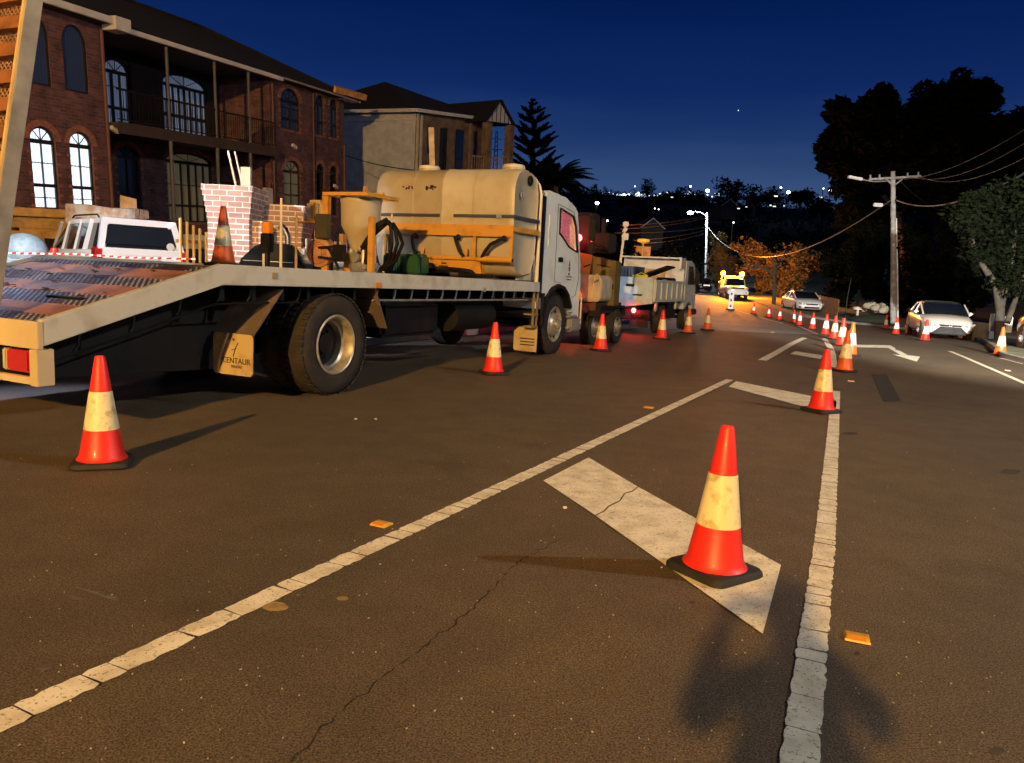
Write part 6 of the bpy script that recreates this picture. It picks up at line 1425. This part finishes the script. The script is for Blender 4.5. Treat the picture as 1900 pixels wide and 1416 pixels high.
# ------------------------------------------------------------------ Norfolk pine, palm, pylon
YP = 62.0; px = YP/FPX; b0 = P(993, 400, YP); t = empty('norfolk_pine', b0, 0, 'tall symmetrical Norfolk pine silhouette with tiered upturned branches', 'tree')
apex = P(989, 181, YP)-b0; b = MB(); b.tube([apex*-.1, apex*.5, apex], .20, 8, .03); b.build('trunk', BARK, t)
rr = random.Random(6); b = MB()
tiers = [(186, 4), (191, 9), (200, 24), (213, 32), (231, 38), (247, 48), (258, 34), (270, 42), (285, 60), (300, 50), (318, 60), (336, 62)]
for v, ru in tiers:
    z = (P(990, v, YP)-b0).z; L0 = ru*px; cx = apex*(z/apex.z); nb = 7 if L0 > .6 else 5; a0 = rr.uniform(0, 6)
    for k in range(nb):
        a = a0+2*math.pi*k/nb+rr.uniform(-.1, .1); L_ = L0*rr.uniform(.88, 1.06); d = Vector((math.cos(a), math.sin(a), 0)); rise = .50*L_
        pos = lambda f: cx+d*L_*f+Vector((0, 0, -rise+rise*f**1.3))
        b.tube([pos(0), pos(.5), pos(1)], .05, 5, .02); n_ = max(8, int(L_*16)); s_ = d.cross(Vector((0, 0, 1)))
        for j in range(n_):
            f = .12+.88*(j+1)/n_; c = pos(f); w_ = min(.42, .18+.16*L_)*(math.sin(math.pi*min(1, f*.80+.16))**.7)
            for q_ in range(7):
                e_ = (d*rr.uniform(.2, .9)+s_*rr.gauss(0, .7)+Vector((0, 0, rr.uniform(.1, 1.0)))).normalized(); b.add([c-s_*.07, c+s_*.07, c+e_*w_], [(0, 1, 2)]); b.add([c-d*.08, c+d*.08, c+e_*w_], [(0, 1, 2)])
b.build('branches', LEAF, t, ang=180)
YQ = 48.0; b0 = P(1030, 420, YQ); t = empty('palm_tree', b0, 0, 'dark feathery palm crown right of the pine above the cab', 'palm tree')
cz = P(1028, 345, YQ)-b0; b = MB(); b.tube([(0, 0, -3), cz*.5, cz], .30, 9, .25); b.build('trunk', BARK, t); b = MB(); rr = random.Random(12)
for k in range(64):
    a = rr.uniform(0, 2*math.pi); el = rr.uniform(.1, 1.35); L_ = rr.uniform(2.2, 3.0); d = Vector((math.cos(a), math.sin(a), 0)); pts = []
    for j in range(13):
        f = j/12; pts.append(cz+d*L_*(f*math.cos(el*(1-.3*f)))+Vector((0, 0, L_*(f*math.sin(el))-1.5*f*f*(.6+.5*math.cos(el)))))
    b.tube(pts, .03, 4, .01); s_ = d.cross(Vector((0, 0, 1)))
    for j in range(1, 13):
        for sg in (1, -1):
            for h_ in (0, .5):
                p = pts[j].lerp(pts[j-1], h_); tt = (pts[j]-pts[j-1]).normalized(); e_ = p+(s_*sg*.8+tt*.7+Vector((0, 0, -.45))).normalized()*.48*math.sin(math.pi*(j/13*.8+.15)); b.add([p-tt*.07, p+tt*.07, e_], [(0, 1, 2)])
b.build('fronds', LEAF, t, ang=180)
t = empty('transmission_tower', P(918, 330, 420), 0, 'faint far lattice transmission tower left of the pine', 'tower'); b = MB(); px = 420/FPX; zt2 = P(918, 245, 420).z-t.location.z
for sx_ in (-1, 1):
    for sy_ in (-1, 1): b.bar((sx_*1.8, sy_*1.8, -20), (sx_*.5, sy_*.5, zt2), .22, .22)
k = -4
while k < zt2: 
    r_ = 1.8-1.3*(k+4)/(zt2+4)
    b.bar((-r_, -r_, k), (r_, -r_, k+2), .14, .14); b.bar((r_, -r_, k), (-r_, -r_, k+2), .14, .14); b.bar((-r_, r_, k), (r_, -r_, k+2), .14, .14); k += 2.4
b.bar((-3.4, 0, zt2*.62), (3.4, 0, zt2*.62), .25, .3); b.bar((-2.6, 0, zt2*.85), (2.6, 0, zt2*.85), .25, .3); b.build('lattice', pm('tower_steel', (.05, .06, .08), .8), t)

# ------------------------------------------------------------------ poles and wires
WOOD = pm('weathered_pole', (.36, .35, .33), .8, scale=5, var=.4, bump=.4, bscale=14)
WIRE = pm('wire', (.13, .13, .13), .6, var=.1)
Y1 = 43.0; q1 = lambda u, v, dy=0: P(u, v, Y1+dy)
b1 = q1(1660, 596); b1.z = gz(b1.x, b1.y)
t = empty('utility_pole', b1, 0, 'tall grey timber utility pole with crossarm and unlit lamp beside the near sedan', 'utility pole'); Q = lambda u, v, dy=0: q1(u, v, dy)-b1
b = MB(); b.tube([(0, 0, -.2), Q(1658, 470), Q(1657, 318)], .175, 14, .115); b.build('pole', WOOD, t)
b = MB(); b.tube([(.20, -.05, 0), Q(1665, 500), Q(1664, 462)], .045, 8); b.tube([Q(1664, 458), Q(1663, 405)], .04, 8); b.bev(Q(1656, 455).x-.12, Q(1656, 455).x+.0, -.3, -.15, Q(1656, 458).z, Q(1656, 452).z, .01); b.build('conduit', pm('pale_conduit', (.66, .66, .66), .5), t)
b = MB(); b.bar(Q(1612, 333), Q(1708, 327), .11, .11); b.bar(Q(1658, 345), Q(1675, 332), .06, .06); b.bar(Q(1657, 345), Q(1643, 331), .06, .06)
for u in (1615, 1632, 1684, 1704): b.cyl(Q(u, 332-.06*(u-1612)), Q(u, 325-.06*(u-1612)), .05, n=8)
b.build('crossarm', WOOD, t)
b = MB(); b.tube([Q(1652, 336), Q(1620, 337), Q(1598, 333), Q(1588, 331)], .035, 6); b.build('lamp_arm', GAL, t); b = MB(); b.bar(Q(1599, 333), Q(1574, 328), .20, .14); b.build('lamp_head', FASC, t)
b = MB(); b.bev(Q(1630, 381).x-.28, Q(1630, 381).x+.22, -.1, .1, Q(1630, 384).z, Q(1630, 377).z, .04); b.build('cable_joint', FASC, t)
Y2 = 96.0; b2 = P(1311, 512, Y2); b2.z = gz(b2.x, b2.y)
t = empty('utility_pole', b2, 0, 'far white lit pole carrying the glowing street lamp above the tipper truck', 'utility pole'); Q2 = lambda u, v, dy=0: P(u, v, Y2+dy)-b2
b = MB(); b.tube([(0, 0, -.5), Q2(1312, 395)], .17, 10, .13); b.build('pole', pm('pale_far_pole', (.62, .62, .60), .7), t)
b = MB(); b.tube([Q2(1312, 400), Q2(1300, 394), Q2(1290, 392)], .07, 6); b.build('lamp_arm', GAL, t)
o = MB().sphere(Q2(1281, 395), .32, 14, (1.2, 1, .6)).build('lamp_head', em('far_lamp', (.82, .97, 1), 40), t)
point('far_street_light', b2+Q2(1281, 401, -1), (.8, .95, 1), 5200, .3)
MB().cyl(Q2(1314, 512), Q2(1314, 470), .07, n=6).build('conduit', pm('orange_conduit', (.6, .3, .12), .6), t)
def wire(name, a, c, sag, r, lab, n=24, mat=WIRE):
    pts = [a.lerp(c, k/n)-Vector((0, 0, sag*4*(k/n)*(1-k/n)))-a for k in range(n+1)]; o = MB().tube(pts, r, 5).build(name, mat); o.location = a; return tag(o, lab, 'cable')
A1 = q1(1654, 371); A2 = P(1312, 420, Y2)
wire('overhead_cable', A1, A2, 3.4, .034, 'thick bundled cable sagging from the near pole to the far pole')
wire('overhead_cable', q1(1660, 370), P(1990, 268, 22), .9, .035, 'thick bundled cable running from the near pole up to the right edge')
for i, (u, v, u2, v2, lb) in enumerate(((1688, 328, 1990, 205, 'top thin wire from the crossarm to the upper right'), (1704, 327, 1990, 240, 'second thin wire from the crossarm to the right'), (1640, 331, 1990, 180, 'highest faint wire passing before the big tree'))):
    wire('overhead_wire', q1(u, v), P(u2, v2, 24), .8, .012, lb)
wire('overhead_wire', q1(1672, 338), P(1760, 395, 62), .3, .012, 'short thin service wire dropping right of the near pole')
for i, (v, u2, v2, lb) in enumerate(((400, 1150, 418, 'uppermost of the lit wires left of the far lamp pole'), (404, 1150, 425, 'second lit wire left of the far lamp pole'), (421, 1140, 432, 'thick lit cable left of the far lamp pole'), (426, 1175, 446, 'lower lit wire left of the far lamp pole'), (432, 1190, 452, 'lowest lit wire left of the far lamp pole'))):
    wire('overhead_wire', P(1312, v, Y2), P(u2, v2, 70), .25, .022, lb)
wire('overhead_wire', P(640, 288, 37.6), P(770, 316, 30), .1, .02, 'thin dark service wire crossing the cream house wall', mat=BLK)
MB_p = None

# ------------------------------------------------------------------ distant hillside: trees, houses, lights
rr = random.Random(21)
wood = MB()
for i in range(900):
    y = rr.uniform(95, 560); x = rr.uniform(-.22, .52)*y
    if y < 110 and -8 < x < 40: continue
    z = gz(x, y); s_ = rr.uniform(1.3, 2.6); leaves(wood, (x, y, z+s_*.6), (s_, s_, s_*rr.uniform(.7, 1.1)), 55, s_*.24, rr)
tag(wood.build('hillside_wood', LEAF, ang=180), 'mass of black trees covering the far hillside', 'wood', kind='stuff')
def far_tree(u, vt, vb_, ru, Y, lab, grp=None):
    px = Y/FPX; b0 = P(u, vb_, Y); cz_ = P(u, (vt+vb_)/2-3, Y); tp = P(u, vt, Y); h_ = (tp.z-b0.z)/2
    tree('distant_tree', (b0.x, b0.y, b0.z-2), lab, [(cz_, (ru*px, ru*px, h_)), (cz_-Vector((0, 0, h_*.4)), (ru*px*1.1, ru*px, h_*.7))], [([b0-Vector((0, 0, 2)), cz_], .5, .2)], k=16, n=34, size=ru*px*.13, seed=int(u), group='silhouetted trees on the far ridge', cs=.4)
for s_ in ((1202, 333, 365, 15, 300, 'small round silhouetted tree among the city lights'), (1355, 322, 385, 30, 220, 'broad round silhouetted tree on the ridge in the middle'), (1400, 345, 390, 28, 240, 'lower silhouetted tree right of the broad round one'), (1432, 350, 385, 26, 250, 'third silhouetted ridge tree from the broad round one'), (1485, 346, 380, 30, 260, 'wide dark ridge tree left of the bright white light'), (1262, 350, 380, 26, 260, 'dark ridge tree between the two brightest lights'), (1293, 352, 385, 22, 250, 'dark ridge tree right of the brightest light'), (1106, 343, 375, 14, 210, 'small dark tree right of the palm'), (1520, 360, 400, 30, 200, 'dark ridge tree under the big gum crown'), (1232, 358, 385, 22, 280, 'low dark ridge tree left of centre'), (1170, 362, 388, 24, 280, 'low dark ridge tree behind the mast')): far_tree(*s_)
def far_lamp(u, v, Y, r, s_, c=(.9, .97, 1), lab='', pole=True):
    p = P(u, v, Y); t = empty('distant_street_lamp', p, 0, lab, 'street lamp', 'glowing lamps in the distance')
    MB().sphere((0, 0, 0), r, 10, (1, 1, .8)).build('lamp_head', em('far_glow%d%d' % (s_, c[2]*10), c, s_), t)
    MB().cyl((0, .4, -8), (0, .4, 0), .12, n=6).build('pole', BLK, t)
for a in ((1362, 0, 0),): pass
bl = [(1281, 346, 300, .55, 14, 'distant lamp above the ridge left of the brightest one'), (1313, 354, 250, .85, 30, 'brightest distant lamp on the ridge, white'), (1449, 348, 260, .45, 14, 'small lamp on the ridge right of the round trees'), (1463, 357, 240, .75, 26, 'bright warm white lamp low on the ridge'), (1541, 354, 260, .70, 30, 'bright star like lamp at the left edge of the gum crown'), (1108, 377, 130, .45, 20, 'greenish white lamp right of the truck cab roof'), (1127, 410, 110, .22, 16, 'small white lamp above the light mast'), (1178, 346, 500, .55, 9, 'high small lamp on the city skyline'), (1600, 356, 240, .38, 14, 'left of two small lamps behind the gum branches'), (1605, 372, 230, .28, 12, 'small lamp below the gum branches'), (1361, 413, 120, .16, 18, 'single small lamp above the orange glow'), (1215, 387, 200, .22, 12, 'left of two tiny lamps above the gable'), (1222, 388.5, 200, .22, 12, 'right of two tiny lamps above the gable'), (1528, 350, 270, .32, 12, 'small lamp just left of the star like lamp')]
for u, v, Y, r, s_, lab in bl: far_lamp(u, v, Y, r*.68, s_, c=(1, .93, .78) if int(u) % 3 == 0 else (.88, .96, 1), lab=lab)
ct = MB(); rr = random.Random(17)
for i in range(120):
    u = rr.choice((rr.gauss(1165, 30), rr.uniform(1085, 1345), rr.uniform(1085, 1260))); v = 364+rr.gauss(0, 2.4)+(-3 if rr.random() < .1 else 0); Y = rr.uniform(430, 560)
    ct.sphere(P(u, v-1, Y), rr.choice((.22, .3, .4, .6)), 6)
for u, v in ((1160, 363), (1155, 364), (1166, 362), (1150, 364), (1181, 362), (1184, 359)): ct.sphere(P(u, v, 500), 1.0, 8)
tag(ct.build('city_lights', em('city_white', (.80, .90, 1), 3.2)), 'strip of tiny white city lights along the far skyline', 'city lights', kind='stuff')
hw_ = MB()
for u, v, w_, h_ in ((1437, 383, 5, 1.6), (1430, 381, 3, 2), (1455, 382, 2, 1.4), (1370, 387, 5, 1.6), (1440, 364, 6, 2), (1524, 366, 6, 2), (1247, 366, 4, 1.2), (1385, 384, 3, 1.2), (1555, 345, 3, 1)):
    p = P(u, v, 225); px = 225/FPX; hw_.box(p.x-w_*px/2, p.x+w_*px/2, p.y, p.y+.2, p.z-h_*px/2, p.z+h_*px/2)
tag(hw_.build('distant_lit_windows', em('window_glow', (1, .93, .8), 1.6)), 'scattered pale lit windows on the dark hillside', 'windows', kind='stuff')
def far_house(u, v, Y, w, lab, apex=True):
    p = P(u, v, Y); t = empty('gabled_house', (p.x, p.y, p.z-4.2), .15, lab, 'house'); hh = w*.36
    b = MB(); b.xz([(-w/2, 0), (w/2, 0), (w/2, 3.6), (0, 3.6+hh), (-w/2, 3.6)], 0, 7); b.build('wall', pm('dark_house_wall', (.03, .028, .026), .9), t)
    b = MB(); 
    for sg in (1, -1): b.bar((sg*(w/2+.2), -.3, 3.5-.1), (0, -.3, 3.72+hh), .06, .12)
    b.build('white_bargeboard', pm('lit_barge', (.5, .5, .52), .7), t)
    b = MB()
    for sg in (1, -1): b.add([(sg*(w/2+.4), -.25, 3.4), (0, -.25, 3.75+hh), (0, 7.3, 3.75+hh), (sg*(w/2+.4), 7.3, 3.4)], [(0, 1, 2, 3)])
    b.build('roof', ROOF, t)
    w_ = MB().box(-.8, .8, -.04, .0, 1.2, 2.4).build('window', FRM, t)
far_house(1211, 415, 125, 3.7, 'dark house with thin white gable outline behind the tipper')
far_house(1354, 378, 210, 4.5, 'tiny far house with pale gable under the round tree')
p = P(1190, 475, 75); t = empty('pale_shed', (p.x, p.y, gz(p.x, p.y)), .2, 'small pale garage wall beside the far road left of the lamp pole', 'garage'); zs_ = P(1190, 457, 75).z-t.location.z; MB().box(-.8, .9, 0, 3, -1, zs_).build('wall', pm('grey_shed', (.20, .21, .23), .8), t); MB().box(-.9, 1.0, -.1, 3.1, zs_, zs_+.1).build('roof', ROOF, t); MB().box(-.55, .6, -.03, 0, 0, zs_-.5).build('roller_door', pm('shed_door', (.14, .14, .15), .7), t)
# leafy hedge left of the far road
for i, (u, vt, vb_, ru, Y, lab) in enumerate(((1160, 430, 540, 32, 60, 'dark tree behind the light mast'), (1235, 440, 545, 36, 66, 'dark green tree above the tipper headboard'), (1290, 455, 540, 30, 84, 'dark bush left of the far pole'), (1120, 395, 520, 34, 56, 'dark tree right of the cab behind the yellow trailer'))):
    px = Y/FPX; b0 = P(u, vb_, Y); c_ = P(u, (vt+vb_)/2, Y); hh = (P(u, vt, Y).z-b0.z)/2
    tree('roadside_tree', b0, lab, [(c_, (ru*px, ru*px, hh)), (c_-Vector((0, 0, hh*.5)), (ru*px*1.2, ru*px, hh*.6))], [([b0-Vector((0, 0, 1)), c_], .2, .08)], k=16, n=36, size=.22, seed=50+i, leaf=LEAF, cs=.42, group='dark roadside trees left of the far road')
p = P(1333, 455, 93); cl = [(P(1330, 440, 93), (1.1, 1, 1.2)), (P(1338, 462, 93), (1.6, 1, 1.8)), (P(1328, 485, 93), (1.0, 1, 1.6)), (P(1345, 490, 93), (1.6, 1, 1.6))]
b0 = P(1336, 520, 93); tree('roadside_tree', b0, 'tree with brightened leaf colour, lit by the far street lamp right of its pole', cl, [([b0-Vector((0, 0, 1)), p], .15, .05)], leaf=LEAF3, k=14, n=40, size=.16, seed=77)
st = MB().sphere((0, 0, 0), 1.3, 8).build('star', em('star_glow', (.8, .85, 1), 2.2)); st.location = P(1370, 205, 2200); tag(st, 'single faint star in the deep blue sky', 'star')

# ------------------------------------------------------------------ work light tower on the footpath, out of the picture at left
LT_ = Vector((-8.4, 8.0, gz(-8.4, 8.0)))
t = empty('work_light_tower', LT_, 0, 'portable work light tower left of the truck tail, cool white', 'light tower')
MB().bev(-.6, .6, -.9, .9, .3, 1.2, .06).build('generator', pm('tower_yellow', (.6, .35, .04), .5), t); MB().cyl((0, 0, 1.2), (0, 0, 4.3), .06, n=12).build('mast', GAL, t)
for k in range(2): MB().bev(-.1+.5*k-.35, .25+.5*k-.35, .0, .12, 4.05, 4.35, .03).build('flood_lamp', em('flood_white', (.85, .92, 1), 12), t)
for sx_ in (-.62, .62): MB().cyl((sx_-.08, 0, .3), (sx_+.08, 0, .3), .3, n=20).build('wheel', RUB, t)
spot('work_flood_light', LT_+Vector((0, .25, 4.2)), (-6.2, 14, 1.0), (.74, .85, 1.0), 3300, 74, .12, .35)
spot('tail_flood_light', LT_+Vector((0, .3, 4.1)), (-4.7, 6.9, 1.0), (.52, .62, 1.0), 2100, 26, .12, .7)

FT = Vector((3.8, -8.0, gz(3.8, -8.0)))
t = empty('light_tower', FT, 0, 'second portable light tower behind the camera, aimed down the right lane', 'light tower')
MB().bev(-.6, .6, -.9, .9, .3, 1.2, .06).build('generator', pm('tower_yellow', (.6, .35, .04), .5), t); MB().cyl((0, 0, 1.2), (0, 0, 5.2), .06, n=12).build('mast', GAL, t)
MB().bev(-.3, .3, .0, .12, 5.1, 5.45, .03).build('flood_lamp', em('flood_white', (.85, .92, 1), 12), t)
for sx_ in (-.62, .62): MB().cyl((sx_-.08, 0, .3), (sx_+.08, 0, .3), .3, n=20).build('wheel', RUB, t)
spot('lane_flood_light', FT+Vector((0, .25, 5.3)), (15.5, 38, .6), (1, .96, .88), 125000, 21, .15, .5)

# ------------------------------------------------------------------ the photographer, standing behind the camera
def skinned(name, verts, edges, radii, mat, parent, root=0, sub=2):
    me = bpy.data.meshes.new(name); me.from_pydata(verts, edges, []); me.materials.append(mat); o = bpy.data.objects.new(name, me); col.objects.link(o); o.parent = parent
    sk = o.modifiers.new('skin', 'SKIN'); sk.use_smooth_shade = True
    for i, r_ in enumerate(radii): me.skin_vertices[0].data[i].radius = (r_, r_) if not isinstance(r_, tuple) else r_; me.skin_vertices[0].data[i].use_root = (i == root)
    ss = o.modifiers.new('sub', 'SUBSURF'); ss.levels = 1; ss.render_levels = sub; return o
SKN = pm('skin', (.50, .30, .21), .55, var=.1); JKT = pm('dark_jacket', (.04, .045, .06), .85, var=.3); TRS = pm('dark_trousers', (.03, .03, .035), .9, var=.3)
PH = empty('person', (0, -.42, 0), 0, 'person in a dark jacket holding a phone up with both hands, elbows out', 'person')
V = [(0, -.06, .86), (0, -.05, 1.00), (0, -.03, 1.14), (0, .0, 1.25), (0, .02, 1.32), (0, .04, 1.38), (0, .05, 1.47),
     (-.16, -.01, 1.25), (-.27, .05, 1.13), (-.12, .33, 1.30), (-.095, .37, 1.33), (.16, -.01, 1.25), (.27, .05, 1.13), (.12, .33, 1.30), (.095, .37, 1.33),
     (-.10, -.06, .82), (-.11, .02, .44), (-.12, -.02, .07), (-.13, .11, .04), (.10, -.06, .82), (.11, .02, .44), (.12, -.02, .07), (.13, .11, .04)]
E_ = [(0, 1), (1, 2), (2, 3), (3, 4), (4, 5), (5, 6), (3, 7), (7, 8), (8, 9), (9, 10), (3, 11), (11, 12), (12, 13), (13, 14), (0, 15), (15, 16), (16, 17), (17, 18), (0, 19), (19, 20), (20, 21), (21, 22)]
RD = [(.17, .12), (.17, .12), (.17, .12), (.11, .09), .050, .075, .070, .055, .040, .030, .028, .055, .040, .030, .028, .085, .058, .04, .035, .085, .058, .04, .035]
skinned('body', V, E_, RD, SKN, PH)
skinned('jacket', [(0, -.06, .88), (0, -.05, 1.02), (0, -.03, 1.14), (0, 0, 1.25), (-.16, -.01, 1.255), (-.27, .05, 1.13), (-.15, .28, 1.275), (.16, -.01, 1.255), (.27, .05, 1.13), (.15, .28, 1.275)], [(0, 1), (1, 2), (2, 3), (3, 4), (4, 5), (5, 6), (3, 7), (7, 8), (8, 9)], [(.23, .16), (.23, .16), (.17, .13), (.085, .075), .058, .060, .036, .058, .060, .036], JKT, PH)
skinned('trousers', [(0, -.06, .88), (-.10, -.06, .82), (-.11, .02, .44), (-.12, -.02, .10), (.10, -.06, .82), (.11, .02, .44), (.12, -.02, .10)], [(0, 1), (1, 2), (2, 3), (0, 4), (4, 5), (5, 6)], [(.135, .105), .10, .078, .062, .105, .078, .062], TRS, PH)
MB().sphere((0, .035, 1.485), .100, 16, (.84, 1.0, 1.08)).build('hair', pm('dark_hair', (.03, .02, .015), .8), PH)
for sg in (1, -1):
    vs = [(sg*.092, .372, 1.30)]; es = []; rd = [.026]
    for k in range(4):
        z = 1.345-.021*k; i = len(vs); vs += [(sg*.098, .380, z), (sg*.088, .402, z+.004), (sg*.072, .404, z+.004), (sg*.060, .402, z+.002)]; es += [(0, i), (i, i+1), (i+1, i+2), (i+2, i+3)]; rd += [.010, .009, .008, .0065]
    i = len(vs); vs += [(sg*.088, .365, 1.32), (sg*.066, .362, 1.335), (sg*.050, .366, 1.34)]; es += [(0, i), (i, i+1), (i+1, i+2)]; rd += [.012, .010, .008]
    skinned('hand', vs, es, rd, SKN, PH)
PN = empty('phone', (0, -.035, CAMH), 0, 'dark phone held level in both hands at the camera position', 'phone'); MB().bev(-.078, .078, -.006, .004, -.038, .038, .003).build('case', BLK, PN)
MB().box(-.073, .073, -.0075, -.0065, -.034, .034).build('screen', pm('phone_screen', (.02, .02, .03), .1), PN)
